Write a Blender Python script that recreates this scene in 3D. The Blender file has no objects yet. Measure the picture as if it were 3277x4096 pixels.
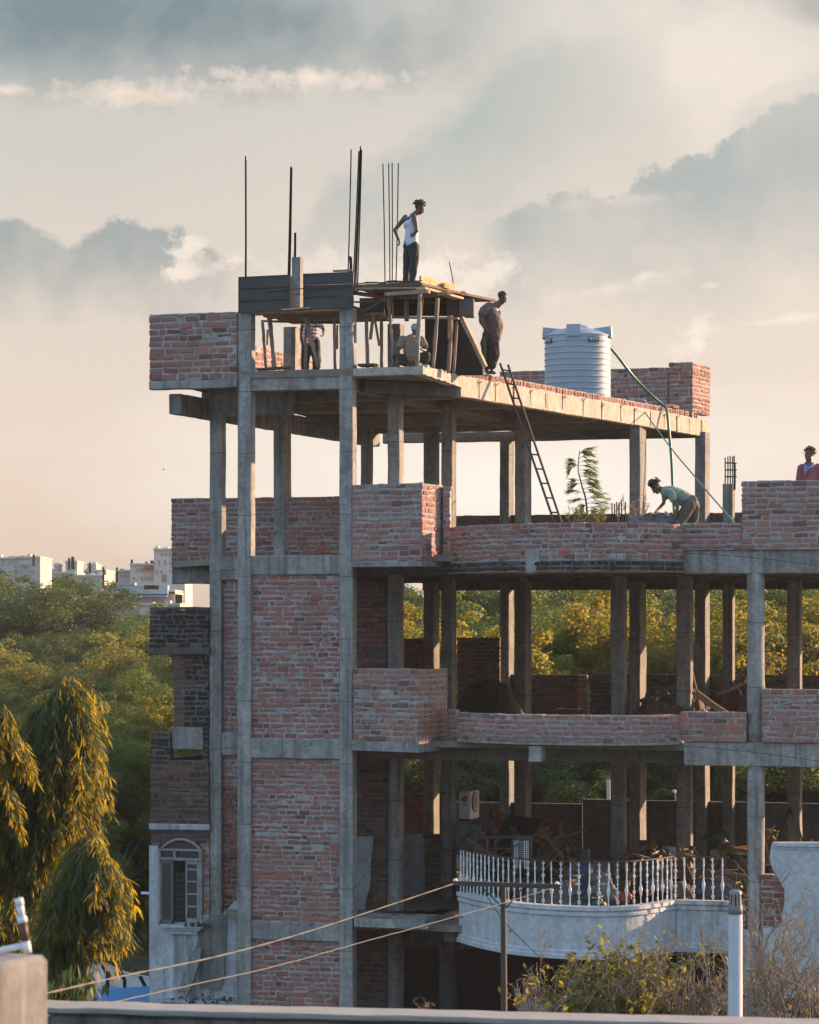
import bpy, bmesh, math, random
import numpy as np
from mathutils import Vector, Matrix, noise as mnoise
R = math.radians
C = bpy.context.scene.collection
SC = bpy.context.scene
random.seed(7)

# ------------------------------------------------------------------ camera
F, X0, H = 11600.0, 1638.5, 2490.0        # focal length, principal column and horizon row of the photograph
cam_d = bpy.data.cameras.new('camera'); cam = bpy.data.objects.new('camera', cam_d); C.objects.link(cam)
cam_d.sensor_fit = 'VERTICAL'; cam_d.sensor_height = 30.0; cam_d.lens = F/4096*30.0
cam_d.shift_y = (H-2048)/4096
cam_d.clip_start = 0.5; cam_d.clip_end = 3000
cam.location = (0, 0, 0); cam.rotation_euler = (R(90), 0, 0)
cam_d.dof.use_dof = True; cam_d.dof.focus_distance = 57; cam_d.dof.aperture_fstop = 8
SC.camera = cam
SC.render.resolution_x = 819; SC.render.resolution_y = 1024

# ------------------------------------------------------------------ sun, world, exposure
SUN_AZ, SUN_EL = R(30), R(14)
sd = bpy.data.lights.new('sun', 'SUN'); sun = bpy.data.objects.new('sun', sd); C.objects.link(sun)
sd.energy = 5.0; sd.angle = R(0.6); sd.color = (1.0, 0.62, 0.36)
sv = Vector((math.cos(SUN_EL)*math.cos(SUN_AZ), math.cos(SUN_EL)*math.sin(SUN_AZ), math.sin(SUN_EL)))
sun.rotation_euler = sv.to_track_quat('Z', 'Y').to_euler()
sun.location = (20, 20, 30)
SC.view_settings.view_transform = 'Standard'; SC.view_settings.look = 'None'
SC.view_settings.exposure = 1.3; SC.view_settings.gamma = 1.0
SC.render.engine = 'CYCLES'
SC.cycles.max_bounces = 6; SC.cycles.diffuse_bounces = 3; SC.cycles.transmission_bounces = 3
SC.cycles.volume_bounces = 0; SC.cycles.caustics_reflective = False; SC.cycles.caustics_refractive = False

class NT:
    """tiny node helper"""
    def __init__(s, tree): s.t = tree; s.n = tree.nodes; s.l = tree.links
    def new(s, typ, **kw):
        nd = s.n.new(typ)
        for k, v in kw.items(): setattr(nd, k, v)
        return nd
    def link(s, a, b): s.l.new(a, b)
    def put(s, sock, v):
        if hasattr(v, 'is_linked') or isinstance(v, bpy.types.NodeSocket): s.l.new(v, sock)
        else: sock.default_value = v
    def math(s, op, a, b=None, c=None, clamp=False):
        nd = s.new('ShaderNodeMath', operation=op); nd.use_clamp = clamp
        s.put(nd.inputs[0], a)
        if b is not None: s.put(nd.inputs[1], b)
        if c is not None: s.put(nd.inputs[2], c)
        return nd.outputs[0]
    def mix(s, f, a, b, blend='MIX'):
        nd = s.new('ShaderNodeMix', data_type='RGBA', blend_type=blend)
        s.put(nd.inputs[0], f)
        for sk, v in ((nd.inputs[6], a), (nd.inputs[7], b)):
            if isinstance(v, tuple): sk.default_value = (v[0], v[1], v[2], 1)
            else: s.l.new(v, sk)
        return nd.outputs[2]
    def noise(s, vec, scale, detail=4, rough=0.55, dist=0.0):
        nd = s.new('ShaderNodeTexNoise'); nd.inputs['Scale'].default_value = scale
        nd.inputs['Detail'].default_value = detail; nd.inputs['Roughness'].default_value = rough
        nd.inputs['Distortion'].default_value = dist
        if vec is not None: s.l.new(vec, nd.inputs['Vector'])
        return nd.outputs[0]
    def ramp(s, f, stops, interp='LINEAR'):
        nd = s.new('ShaderNodeValToRGB'); nd.color_ramp.interpolation = interp
        el = nd.color_ramp.elements
        while len(el) < len(stops): el.new(0.5)
        for e, (p, c) in zip(el, stops):
            e.position = p; e.color = (c[0], c[1], c[2], 1) if isinstance(c, tuple) else (c, c, c, 1)
        s.put(nd.inputs[0], f); return nd.outputs[0]
    def mapping(s, vec, scale=(1, 1, 1), loc=(0, 0, 0)):
        nd = s.new('ShaderNodeMapping'); s.l.new(vec, nd.inputs[0])
        nd.inputs['Scale'].default_value = scale; nd.inputs['Location'].default_value = loc
        return nd.outputs[0]

def lin(r, g, b):
    f = lambda c: (c/255/12.92 if c/255 <= .04045 else ((c/255+.055)/1.055)**2.4)
    return (f(r), f(g), f(b))

WOB = 3.0
def build_world():
    w = bpy.data.worlds.new('World'); SC.world = w; w.use_nodes = True
    t = NT(w.node_tree); t.n.clear()
    out = t.new('ShaderNodeOutputWorld')
    tc = t.new('ShaderNodeTexCoord'); d = tc.outputs['Generated']
    sky = t.new('ShaderNodeTexSky', sky_type='NISHITA'); sky.sun_disc = False
    sky.sun_elevation = SUN_EL; sky.sun_rotation = R(90)-SUN_AZ
    sky.air_density = 1.3; sky.dust_density = 2.0
    bg_sky = t.new('ShaderNodeBackground'); t.link(sky.outputs[0], bg_sky.inputs[0]); bg_sky.inputs[1].default_value = 0.15
    sep = t.new('ShaderNodeSeparateXYZ'); t.link(d, sep.inputs[0]); x, y, z = sep.outputs
    yy = t.math('MAXIMUM', t.math('ABSOLUTE', y), 0.05)
    # azimuth-like and elevation-like coordinates of the sky (0.1 = 5.7 degrees)
    U = t.math('MULTIPLY', t.math('DIVIDE', x, yy), 11.6); V = t.math('MULTIPLY', t.math('DIVIDE', z, yy), 11.6)
    cmb = t.new('ShaderNodeCombineXYZ'); t.link(U, cmb.inputs[0]); t.link(V, cmb.inputs[1]); t.put(cmb.inputs[2], 0.0)
    P = cmb.outputs[0]
    n1 = t.noise(P, 1.9, 4, .6); n2 = t.noise(P, 5.5, 4, .62); n3 = t.noise(t.mapping(P, (1, 2.4, 1), (3, 1, 0)), 1.1, 5, .55)
    n4 = t.noise(t.mapping(P, (1, 1, 1), (7, 4, 2)), 2.6, 4, .6)
    # base gradient with elevation
    base = t.ramp(t.math('DIVIDE', V, 2.6), [(0.0, lin(212, 186, 166)), (0.10, lin(224, 200, 180)), (0.27, lin(232, 214, 198)),
                                             (0.50, lin(224, 212, 200)), (0.72, lin(214, 208, 199)), (0.86, lin(201, 201, 195)), (1.0, lin(186, 194, 192))])
    # the right side, nearer the sun, is paler and warmer
    rt = t.math('MULTIPLY_ADD', U, 0.36, 0.42, clamp=True)
    glow = t.math('MULTIPLY', rt, t.math('MULTIPLY_ADD', V, -0.20, 0.98, clamp=True))
    col = t.mix(t.math('MULTIPLY', glow, .62), base, lin(244, 228, 212))
    def blob(cx, cy, rx, ry, soft, wob, nz, rot=0.0):
        ux = t.math('SUBTRACT', U, (cx-X0)/1000); vy = t.math('SUBTRACT', V, (H-cy)/1000)
        cr, sr = math.cos(rot), math.sin(rot)
        a = t.math('ADD', t.math('MULTIPLY', ux, cr), t.math('MULTIPLY', vy, sr))
        b = t.math('SUBTRACT', t.math('MULTIPLY', vy, cr), t.math('MULTIPLY', ux, sr))
        a = t.math('DIVIDE', a, rx/1000); b = t.math('DIVIDE', b, ry/1000)
        r2 = t.math('SQRT', t.math('ADD', t.math('MULTIPLY', a, a), t.math('MULTIPLY', b, b)))
        r2 = t.math('ADD', r2, t.math('MULTIPLY', t.math('SUBTRACT', nz, .5), wob*WOB))
        return t.math('DIVIDE', t.math('SUBTRACT', 1.0, r2), soft, clamp=True)
    # broad shaded cloud banks: crisp billowing upper edge, dissolving downwards
    n5 = t.noise(t.mapping(P, (1, 1, 1), (2, 9, 5)), 8.0, 5, .64); n6 = t.noise(t.mapping(P, (1, 1.3, 1), (5, 3, 8)), 16.0, 4, .68)
    def bank(pts, fade, c, am, soft=.05, amp=.5, nz=None, ends=(.06, .06)):
        u0, u1 = (pts[0][0]-X0)/1000, (pts[-1][0]-X0)/1000
        tt = t.math('DIVIDE', t.math('SUBTRACT', U, u0), u1-u0, clamp=True)
        hv = t.math('MULTIPLY', t.ramp(tt, [((x-pts[0][0])/(pts[-1][0]-pts[0][0]), (H-y)/2600) for x, y in pts], 'B_SPLINE'), 2.6)
        hv = t.math('ADD', hv, t.math('MULTIPLY', t.math('SUBTRACT', nz or n4, .5), amp))
        hv = t.math('ADD', hv, t.math('MULTIPLY', t.math('SUBTRACT', n5, .5), amp*1.1))
        hv = t.math('ADD', hv, t.math('MULTIPLY', t.math('SUBTRACT', n6, .5), amp*.5))
        dz = t.math('SUBTRACT', hv, V); mean = sum((H-q[1])/1000 for q in pts)/len(pts)
        lo = t.math('ADD', t.math('MULTIPLY', t.math('SUBTRACT', mean, V), .6), t.math('MULTIPLY', dz, .4)); lo = t.math('ADD', lo, t.math('MULTIPLY', t.math('SUBTRACT', n1, .5), 1.0))
        m = t.math('MULTIPLY', t.math('DIVIDE', dz, soft, clamp=True), t.math('SUBTRACT', 1.0, t.math('DIVIDE', lo, fade), clamp=True))
        wn = t.ramp(tt, [(0.0, 0.0), (ends[0], 1.0), (1-ends[1], 1.0), (1.0, 0.0)])
        return t.math('MULTIPLY', t.math('MULTIPLY', m, wn), am), c
    def put(col, mc): return t.mix(mc[0], col, mc[1])
    for a in [(300, 40, 1900, 420, .9, .5, n1, -.05, lin(108, 132, 142), .85), (2900, 200, 1000, 400, .8, .6, n1, -.1, lin(242, 230, 218), .9),
              (3330, 40, 330, 130, .5, .6, n1, -.2, lin(176, 170, 168), .7), (300, 620, 1200, 260, .9, .5, n1, 0., lin(206, 204, 194), .5)]:
        col = t.mix(t.math('MULTIPLY', blob(*a[:8]), a[9]), col, a[8])
    col = put(col, bank([(900, 1120), (1080, 960), (1230, 850), (1290, 700), (1450, 590), (1650, 520), (1850, 330), (2050, 170), (2400, 40), (2700, 60)], .62, lin(176, 186, 184), .80, .14, .14, n4, (.05, .45)))
    col = put(col, bank([(1750, 560), (1900, 470), (2100, 380), (2250, 180), (2450, 60), (2640, 40), (2700, 260)], .5, lin(196, 197, 190), .45, .16, .2, n4, (.1, .5)))
    col = put(col, bank([(-200, 900), (30, 860), (140, 880), (250, 1010), (340, 960), (420, 870), (560, 850), (720, 900), (850, 990), (1000, 1080)], .40, lin(158, 168, 168), .90, .035, .16, n4, (.02, .12)))
    col = put(col, bank([(1900, 930), (2060, 830), (2150, 770), (2290, 775), (2500, 790), (2570, 670), (2720, 640), (2900, 560), (3060, 440), (3350, 330)], .62, lin(172, 181, 180), .90, .03, .16, n4, (.10, .01)))
    col = put(col, bank([(2900, 420), (3050, 330), (3200, 300), (3400, 280)], .35, lin(206, 204, 198), .6, .04, .2, n4, (.2, .01)))
    # wisps
    for a in [(2500, 800, 600, 26, 1.3, 1.4, n2, .10, lin(242, 230, 216), .35), (2950, 430, 500, 50, .9, 1.2, n2, .33, lin(240, 226, 212), .45), (2400, 1160, 460, 36, 1.3, 1.3, n2, .17, lin(246, 234, 220), .6),
              (3050, 1290, 300, 22, .9, 1.3, n2, .13, lin(250, 236, 220), .8), (3050, 1560, 380, 50, 1., 1.2, n3, .0, lin(246, 228, 210), .5), (150, 1590, 260, 18, .9, 1.2, n2, .1, lin(236, 212, 194), .6),
              (640, 1710, 230, 22, .9, 1.2, n2, -.05, lin(238, 214, 196), .6), (70, 1955, 170, 16, .9, 1.2, n2, .0, lin(234, 206, 184), .6)]:
        col = t.mix(t.math('MULTIPLY', blob(*a[:8]), a[9]), col, a[8])
    # small sunlit cumulus and streaks
    n7 = t.math('ADD', t.math('MULTIPLY', n5, .5), t.math('MULTIPLY', n6, .5)); tex = t.ramp(n6, [(.30, .8), (.55, 1.0)])
    for a in [(520, 372, 330, 50, .9, 1.0, n7, -.02, lin(250, 230, 212), .95), (1200, 310, 420, 44, .8, 1.1, n7, -.03, lin(250, 232, 216), .95), (900, 350, 500, 30, 1., 1.2, n7, -.05, lin(226, 214, 202), .7), (20, 358, 120, 24, .8, 1.0, n7, -.05, lin(248, 230, 212), .85),
              (750, 1000, 90, 60, .5, 1.2, n7, .5, lin(250, 236, 220), .9), (725, 1095, 80, 34, .5, 1.2, n7, .1, lin(252, 236, 220), .95), (790, 1060, 60, 60, .8, 1.2, n7, .5, lin(232, 222, 210), .8), (925, 1045, 70, 32, .6, 1.3, n7, .3, lin(248, 232, 216), .85),
              (1180, 1060, 200, 70, .8, 1.2, n7, .1, lin(244, 230, 216), .75), (1420, 1050, 160, 60, .8, 1.2, n7, -.1, lin(242, 228, 214), .6), (1720, 1085, 150, 76, .5, 1.1, n7, .2, lin(254, 240, 224), .95), (1930, 1110, 130, 80, .6, 1.1, n7, .3, lin(250, 236, 220), .9), (1580, 1130, 500, 70, .9, 1.0, n7, 0., lin(246, 232, 216), .7),
              (2790, 1330, 90, 60, .7, 1.3, n7, .8, lin(254, 240, 226), .9), (2720, 1400, 70, 40, .7, 1.3, n7, .3, lin(254, 242, 228), .8), (2580, 1105, 60, 18, .8, 1.3, n7, .2, lin(250, 238, 224), .8), (2850, 1140, 40, 14, .8, 1.2, n7, .1, lin(250, 238, 224), .7)]:
        col = t.mix(t.math('MULTIPLY', t.math('MULTIPLY', blob(a[0], a[1], a[2]*1.15, a[3]*1.2, a[4]*1.3, a[5]*1.35, *a[6:8]), a[9]), tex), col, a[8])
    col = t.mix(t.math('MULTIPLY', blob(2000, 1960, 1900, 560, 1.0, .25, n3, .0), 1.0), col, lin(255, 247, 236))
    grain = t.math('MULTIPLY', t.math('SUBTRACT', t.noise(t.mapping(P, (1, 1.6, 1), (1, 1, 1)), 3.2, 5, .7), .5), .16)
    col = t.mix(t.math('ABSOLUTE', grain), col, lin(250, 240, 228))
    bg_c = t.new('ShaderNodeBackground'); t.link(col, bg_c.inputs[0]); bg_c.inputs[1].default_value = 2**-1.3
    # the sky behind and above: cool evening cloud over the clear sky
    front = t.math('MULTIPLY', t.math('MULTIPLY_ADD', y, 4.0, -2.6, clamp=True), t.math('MULTIPLY_ADD', z, -2.0, 1.6, clamp=True))
    dome = t.noise(d, 2.2, 5, .6)
    cool = t.mix(dome, (.34, .53, .80), (.56, .77, .97))
    low = t.math('MULTIPLY_ADD', z, -2.5, 1.0, clamp=True)
    cool = t.mix(t.math('MULTIPLY', low, .5), cool, (.42, .56, .78))
    bg_b = t.new('ShaderNodeBackground'); t.link(cool, bg_b.inputs[0]); bg_b.inputs[1].default_value = BACK_SKY
    ad = t.new('ShaderNodeMixShader'); ad.inputs[0].default_value = .75
    t.link(bg_sky.outputs[0], ad.inputs[1]); t.link(bg_b.outputs[0], ad.inputs[2])
    mx = t.new('ShaderNodeMixShader'); t.link(front, mx.inputs[0]); t.link(ad.outputs[0], mx.inputs[1]); t.link(bg_c.outputs[0], mx.inputs[2])
    t.link(mx.outputs[0], out.inputs['Surface'])
BACK_SKY = .52
build_world()

# ------------------------------------------------------------------ materials
MATS = {}
def mat(name, fn):
    if name in MATS: return MATS[name]
    m = bpy.data.materials.new(name); m.use_nodes = True
    t = NT(m.node_tree); bsdf = t.n['Principled BSDF']
    fn(t, bsdf); MATS[name] = m; return m
def bump(t, b, h, s, dist=0.01):
    nd = t.new('ShaderNodeBump'); nd.inputs['Strength'].default_value = s; nd.inputs['Distance'].default_value = dist
    t.link(h, nd.inputs['Height']); t.link(nd.outputs[0], b.inputs['Normal'])
def objc(t):
    return t.new('ShaderNodeTexCoord').outputs['Object']
def concrete(name, c0, c1, dark=.5, streak=.6, bs=.5, stain=(.05, .05, .05), joints=.0):
    def fn(t, b):
        P = objc(t)
        n = t.noise(P, 1.6, 8, .62); m_ = t.noise(P, 9, 6, .65); st = t.noise(t.mapping(P, (7, 7, .35)), 1.0, 6, .6)
        patch = t.noise(t.mapping(P, (1, 1, .6), (5, 2, 1)), 1.1, 6, .7, 1.0)
        c = t.mix(t.ramp(n, [(.3, 0.0), (.7, 1.0)]), c0, c1)
        c = t.mix(t.math('MULTIPLY', t.ramp(m_, [(.42, 0.), (.66, 1.)]), .5), c, tuple(v*.5 for v in c0))
        c = t.mix(t.math('MULTIPLY', t.ramp(st, [(.50, 0.), (.68, 1.)]), streak), c, tuple(v*.5 for v in c0))
        c = t.mix(t.math('MULTIPLY', t.ramp(st, [(.30, 1.), (.42, 0.)]), streak*.4), c, tuple(min(1, v*1.5) for v in c1))
        c = t.mix(t.math('MULTIPLY', t.ramp(patch, [(.56, 0.), (.66, 1.)]), dark), c, stain)
        sp = t.new('ShaderNodeSeparateXYZ'); t.link(P, sp.inputs[0])
        zl = t.math('FRACT', t.math('DIVIDE', t.math('ADD', sp.outputs[2], t.math('MULTIPLY', t.noise(t.mapping(P, (.1, .1, .003)), 1.0, 0), 3.0)), 1.18))
        ln_ = t.math('LESS_THAN', zl, .012); near = t.math('SUBTRACT', 1.0, t.math('MULTIPLY', t.math('ABSOLUTE', t.math('SUBTRACT', zl, .5)), 2.0), clamp=True)
        c = t.mix(t.math('MULTIPLY', ln_, joints), c, tuple(v*.35 for v in c0))
        hc = t.noise(P, 22, 5, .7); hm = t.math('MULTIPLY', t.ramp(t.noise(P, 2.3, 3, .6, 1.), [(.55, 0.), (.63, 1.)]), t.ramp(hc, [(.48, 0.), (.56, 1.)]))
        c = t.mix(t.math('MULTIPLY', hm, .6*joints), c, tuple(v*.3 for v in c0))
        t.link(c, b.inputs['Base Color']); b.inputs['Roughness'].default_value = .92
        h = t.math('ADD', m_, t.math('MULTIPLY', t.noise(P, 40, 4, .7), .5)); bump(t, b, h, bs, .02)
    return mat(name, fn)
M_CON = concrete('concrete', (.21, .21, .21), (.40, .395, .385), .5, .85, .9, (.11, .11, .11), .9)
M_CON2 = concrete('old_shaded_concrete', (.075, .074, .073), (.135, .13, .127), .45, .55, .6, (.07, .07, .07), .8)  # old stained concrete, darkened further to carry the shade of the interiors
M_CON3 = concrete('shaded_inner_concrete', (.15, .148, .145), (.27, .265, .255), .45, .6, .7, (.07, .07, .07), .8)  # darker copy of the frame concrete; indoor shade is put into its tone
M_SOF = concrete('soffit_concrete', (.17, .15, .13), (.25, .22, .19), .3, .1, .4, (.09, .08, .07))
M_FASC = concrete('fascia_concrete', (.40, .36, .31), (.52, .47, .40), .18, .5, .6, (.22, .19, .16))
M_MORT = concrete('mortar', (.26, .27, .28), (.40, .41, .415), .30, .1, .9, (.14, .14, .145))
M_MORTD = concrete('old_mortar', (.09, .09, .09), (.17, .17, .17), .45, .2, .9, (.06, .06, .055))
M_PLAST = concrete('white_plaster', (.44, .48, .53), (.54, .58, .62), .18, .30, .3, (.25, .26, .27))
M_PLASTD = concrete('stained_plaster', (.36, .40, .44), (.50, .54, .58), .45, .95, .4, (.10, .10, .10))
M_FGW = concrete('roof_wall_render', (.11, .11, .115), (.25, .245, .245), .35, .95, .3, (.22, .21, .21))
def brickm(name, cols, soot):
    def fn(t, b):
        P = objc(t)
        a = t.new('ShaderNodeAttribute'); a.attribute_name = 'tint'
        c = t.ramp(a.outputs['Fac'], cols)
        n = t.noise(P, 14, 5, .65); g = t.noise(P, .9, 5, .6, .6)
        c = t.mix(t.math('MULTIPLY', t.ramp(n, [(.45, 0.), (.75, 1.)]), .22), c, (.20, .18, .175))
        c = t.mix(t.math('MULTIPLY', t.ramp(g, [(.45, 0.), (.70, 1.)]), soot), c, (.03, .028, .026))
        t.link(c, b.inputs['Base Color']); b.inputs['Roughness'].default_value = .95
        bump(t, b, t.noise(P, 45, 4, .7), .8, .012)
    return mat(name, fn)
BR = [(0., (.13, .066, .054)), (.15, (.22, .098, .080)), (.38, (.30, .122, .097)), (.55, (.32, .145, .120)), (.72, (.27, .128, .103)), (.88, (.36, .170, .140)), (.98, (.27, .160, .138)), (1., (.40, .13, .078))]
M_BR = brickm('brick', BR, .16)
M_BRP = brickm('pink_brick', [(p, (min(1, c[0]*1.05), c[1]*1.15, c[2]*1.18)) for p, c in BR], .10)
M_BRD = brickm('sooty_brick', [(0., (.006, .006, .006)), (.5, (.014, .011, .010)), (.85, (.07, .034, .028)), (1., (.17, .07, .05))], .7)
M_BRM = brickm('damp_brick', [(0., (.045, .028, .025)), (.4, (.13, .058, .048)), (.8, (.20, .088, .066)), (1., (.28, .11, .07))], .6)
def plain(name, col, rough=.6, metal=0., nz=.25, scale=6., bs=.15, spec=.5):
    def fn(t, b):
        P = objc(t); n = t.noise(P, scale, 5, .6)
        c = t.mix(t.math('MULTIPLY', t.ramp(n, [(.35, 0.), (.7, 1.)]), nz*2), col, tuple(v*.55 for v in col))
        t.link(c, b.inputs['Base Color']); b.inputs['Roughness'].default_value = rough; b.inputs['Metallic'].default_value = metal
        b.inputs['Specular IOR Level'].default_value = spec
        if bs: bump(t, b, t.noise(P, scale*5, 4, .6), bs, .01)
    return mat(name, fn)
def wood(name, c0, c1):
    def fn(t, b):
        P = objc(t)
        g = t.noise(t.mapping(P, (18, 18, 1.5)), 1.0, 6, .6, .8); n = t.noise(P, 5, 5, .6)
        c = t.mix(t.ramp(g, [(.35, 0.), (.65, 1.)]), c0, c1)
        c = t.mix(t.math('MULTIPLY', t.ramp(n, [(.5, 0.), (.7, 1.)]), .5), c, tuple(v*.45 for v in c0))
        t.link(c, b.inputs['Base Color']); b.inputs['Roughness'].default_value = .85
        bump(t, b, g, .5, .008)
    return mat(name, fn)
M_POST = wood('weathered_wood', (.20, .155, .12), (.36, .29, .23))
M_PLANK = wood('plank_wood', (.30, .17, .09), (.50, .31, .18))
M_PLANKD = wood('dark_wood', (.07, .05, .035), (.15, .10, .07))
M_FORM = plain('shutter_sheet', (.055, .062, .066), .75, .0, .45, 2.2, .3)
M_STEEL = plain('rebar_steel', (.008, .006, .006), .9, 0, .2, 20, .1, .1)
M_ROOMSHADE = plain('room_shade', (.016, .016, .018), .9, 0, .2)  # near-black colour stands in for the shade inside the open ground floor
M_RUST = plain('rusty_steel', (.10, .055, .045), .75, .3, .4, 8)
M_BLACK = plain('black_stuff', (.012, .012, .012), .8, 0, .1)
M_TANK = plain('tank_plastic', (.30, .36, .44), .5, 0, .18, 2.2, .02)
M_WHITE = plain('white_paint', (.68, .72, .76), .6, 0, .2, 9, .1)
M_SKIN = plain('skin', (.10, .045, .028), .5, 0, .15, 12, .1)
M_HAIR = plain('black_hair', (.012, .010, .009), .6, 0, .2, 30, .5)
# ------------------------------------------------------------------ mesh builders
class MB:
    def __init__(s): s.v = []; s.f = []; s.m = []; s.c = []
    def add(s, vs, fs, mi=0, tint=.5):
        o = len(s.v); s.v += [tuple(p) for p in vs]
        for f in fs: s.f.append(tuple(i+o for i in f)); s.m.append(mi); s.c.append(tint)
    def box(s, x0, x1, y0, y1, z0, z1, mi=0, tint=.5):
        s.add([(x0,y0,z0),(x1,y0,z0),(x1,y1,z0),(x0,y1,z0),(x0,y0,z1),(x1,y0,z1),(x1,y1,z1),(x0,y1,z1)],
              [(0,3,2,1),(4,5,6,7),(0,1,5,4),(1,2,6,5),(2,3,7,6),(3,0,4,7)], mi, tint)
    def hexa(s, b, t_, mi=0, tint=.5):
        """prism between bottom ring b and top ring t_ (same number of points, counter-clockwise)"""
        n = len(b); fs = [tuple(range(n))[::-1], tuple(range(n, 2*n))]
        for i in range(n): fs.append((i, (i+1) % n, n+(i+1) % n, n+i))
        s.add(list(b)+list(t_), fs, mi, tint)
    def rough(s, A, B, wx, wy, ch=.012, jit=.004, seg=.35, mi=0, rnd=random):
        """chamfered, slightly uneven bar from A to B; wx, wy are half-width vectors"""
        A, B, wx, wy = Vector(A), Vector(B), Vector(wx), Vector(wy)
        L = (B-A).length; n = max(1, int(L/seg)); lx, ly = wx.length, wy.length
        cx, cy = 1-ch/max(lx, ch*1.5), 1-ch/max(ly, ch*1.5)
        sec = [(-cx,-1),(cx,-1),(1,-cy),(1,cy),(cx,1),(-cx,1),(-1,cy),(-1,-cy)]
        vs = []
        for i in range(n+1):
            p = A.lerp(B, i/n); jx, jy = rnd.uniform(-jit, jit), rnd.uniform(-jit, jit)
            for a, b in sec:
                q = p+wx*a+wy*b
                vs.append(q+wx.normalized()*(jx+rnd.uniform(-jit, jit)*.5)+wy.normalized()*(jy+rnd.uniform(-jit, jit)*.5))
        fs = [tuple(range(8))[::-1], tuple(range(n*8, n*8+8))]
        for i in range(n):
            for k in range(8):
                fs.append((i*8+k, i*8+(k+1) % 8, (i+1)*8+(k+1) % 8, (i+1)*8+k))
        if wx.cross(wy).dot(B-A) < 0: fs = [f[::-1] for f in fs]
        s.add(vs, fs, mi)
    def tube(s, pts, rad, sides=6, mi=0, tint=.5, cap=True):
        pts = [Vector(p) for p in pts]; n = len(pts)
        if not hasattr(rad, '__len__'): rad = [rad]*n
        vs = []; ref = None
        for i, p in enumerate(pts):
            d = (pts[min(i+1, n-1)]-pts[max(i-1, 0)]).normalized()
            if ref is None:
                ref = Vector((0, 0, 1)) if abs(d.z) < .9 else Vector((1, 0, 0))
            a = d.cross(ref).normalized(); b = d.cross(a).normalized(); ref = -b if False else a.cross(d).normalized()
            for k in range(sides):
                t = 2*math.pi*k/sides
                vs.append(p+(a*math.cos(t)+b*math.sin(t))*rad[i])
        fs = []
        for i in range(n-1):
            for k in range(sides):
                fs.append((i*sides+k, i*sides+(k+1) % sides, (i+1)*sides+(k+1) % sides, (i+1)*sides+k))
        if cap: fs += [tuple(range(sides))[::-1], tuple(range((n-1)*sides, n*sides))]
        s.add(vs, fs, mi, tint)
    def lathe(s, prof, c=(0, 0, 0), sides=32, mi=0, tint=.5):
        vs = []; fs = []; n = len(prof)
        for r, z in prof:
            for k in range(sides):
                t = 2*math.pi*k/sides; vs.append((c[0]+r*math.cos(t), c[1]+r*math.sin(t), c[2]+z))
        for i in range(n-1):
            for k in range(sides):
                fs.append((i*sides+k, i*sides+(k+1) % sides, (i+1)*sides+(k+1) % sides, (i+1)*sides+k))
        fs += [tuple(range(sides))[::-1], tuple(range((n-1)*sides, n*sides))]
        s.add(vs, fs, mi, tint)
    def rock(s, c, r, rnd=random, mi=0, tint=.5, flat=.7):
        bm = bmesh.new(); bmesh.ops.create_icosphere(bm, subdivisions=1, radius=1)
        rot = Matrix.Rotation(rnd.uniform(0, 6), 3, 'Z') @ Matrix.Rotation(rnd.uniform(0, 6), 3, 'X')
        sc = Vector((rnd.uniform(.6, 1.3), rnd.uniform(.6, 1.2), rnd.uniform(.4, 1.)*flat))
        vs = [Vector(c)+(rot @ Vector((v.co.x*sc.x*rnd.uniform(.8, 1.15), v.co.y*sc.y, v.co.z*sc.z)))*r for v in bm.verts]
        fs = [tuple(v.index for v in f.verts) for f in bm.faces]; bm.free()
        s.add(vs, fs, mi, tint)
    def build(s, name, mats, parent=None, smooth=False):
        me = bpy.data.meshes.new(name); me.from_pydata(s.v, [], s.f)
        mats = mats if isinstance(mats, (list, tuple)) else [mats]
        for m in mats: me.materials.append(m)
        if len(mats) > 1: me.polygons.foreach_set('material_index', s.m)
        if smooth: me.polygons.foreach_set('use_smooth', [True]*len(s.f))
        at = me.attributes.new('tint', 'FLOAT', 'FACE'); at.data.foreach_set('value', s.c)
        me.update()
        o = bpy.data.objects.new(name, me); C.objects.link(o)
        if parent is not None: o.parent = parent
        return o
def tag(o, label=None, cat=None, group=None, kind=None):
    if label: o['label'] = label
    if cat: o['category'] = cat
    if group: o['group'] = group
    if kind: o['kind'] = kind
    return o
def empty(name, label, cat, loc=(0, 0, 0), rz=0., group=None):
    o = bpy.data.objects.new(name, None); C.objects.link(o); o.empty_display_size = .3
    o.location = loc; o.rotation_euler = (0, 0, rz); return tag(o, label, cat, group)

# ------------------------------------------------------------------ photograph <-> place
def P(x, y, D):
    """the world point at distance D seen at (x, y) of the photograph"""
    return Vector(((x-X0)*D/F, D, (H-y)*D/F))
def zat(y, D): return (H-y)*D/F
TH = R(16.8)
E = Vector((math.cos(TH), -math.sin(TH), 0)); N = Vector((math.sin(TH), math.cos(TH), 0))
O = P(1400, H, 55.0)
def Dv(x, v):                       # distance at which column x of the photograph meets the plane v metres behind the facade
    return (v+O.dot(N))/((x-X0)/F*math.sin(TH)+math.cos(TH))
def U(x, v): D = Dv(x, v); return (P(x, H, D)-O).dot(E)
def UD(x, D): p = P(x, H, D)-O; return Vector((p.dot(E), p.dot(N)))      # facade coordinates of (x, D)
def Z(x, y, v): return zat(y, Dv(x, v))
def W(u, v, z): q = O+E*u+N*v; return Vector((q.x, q.y, z))
GROUND = -9.4
F3T, F3B, F2T, F2B, F1T, F1B, F0T, F0B = 4.82, 4.43, 1.28, .91, -2.22, -2.60, -5.71, -6.07

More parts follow.
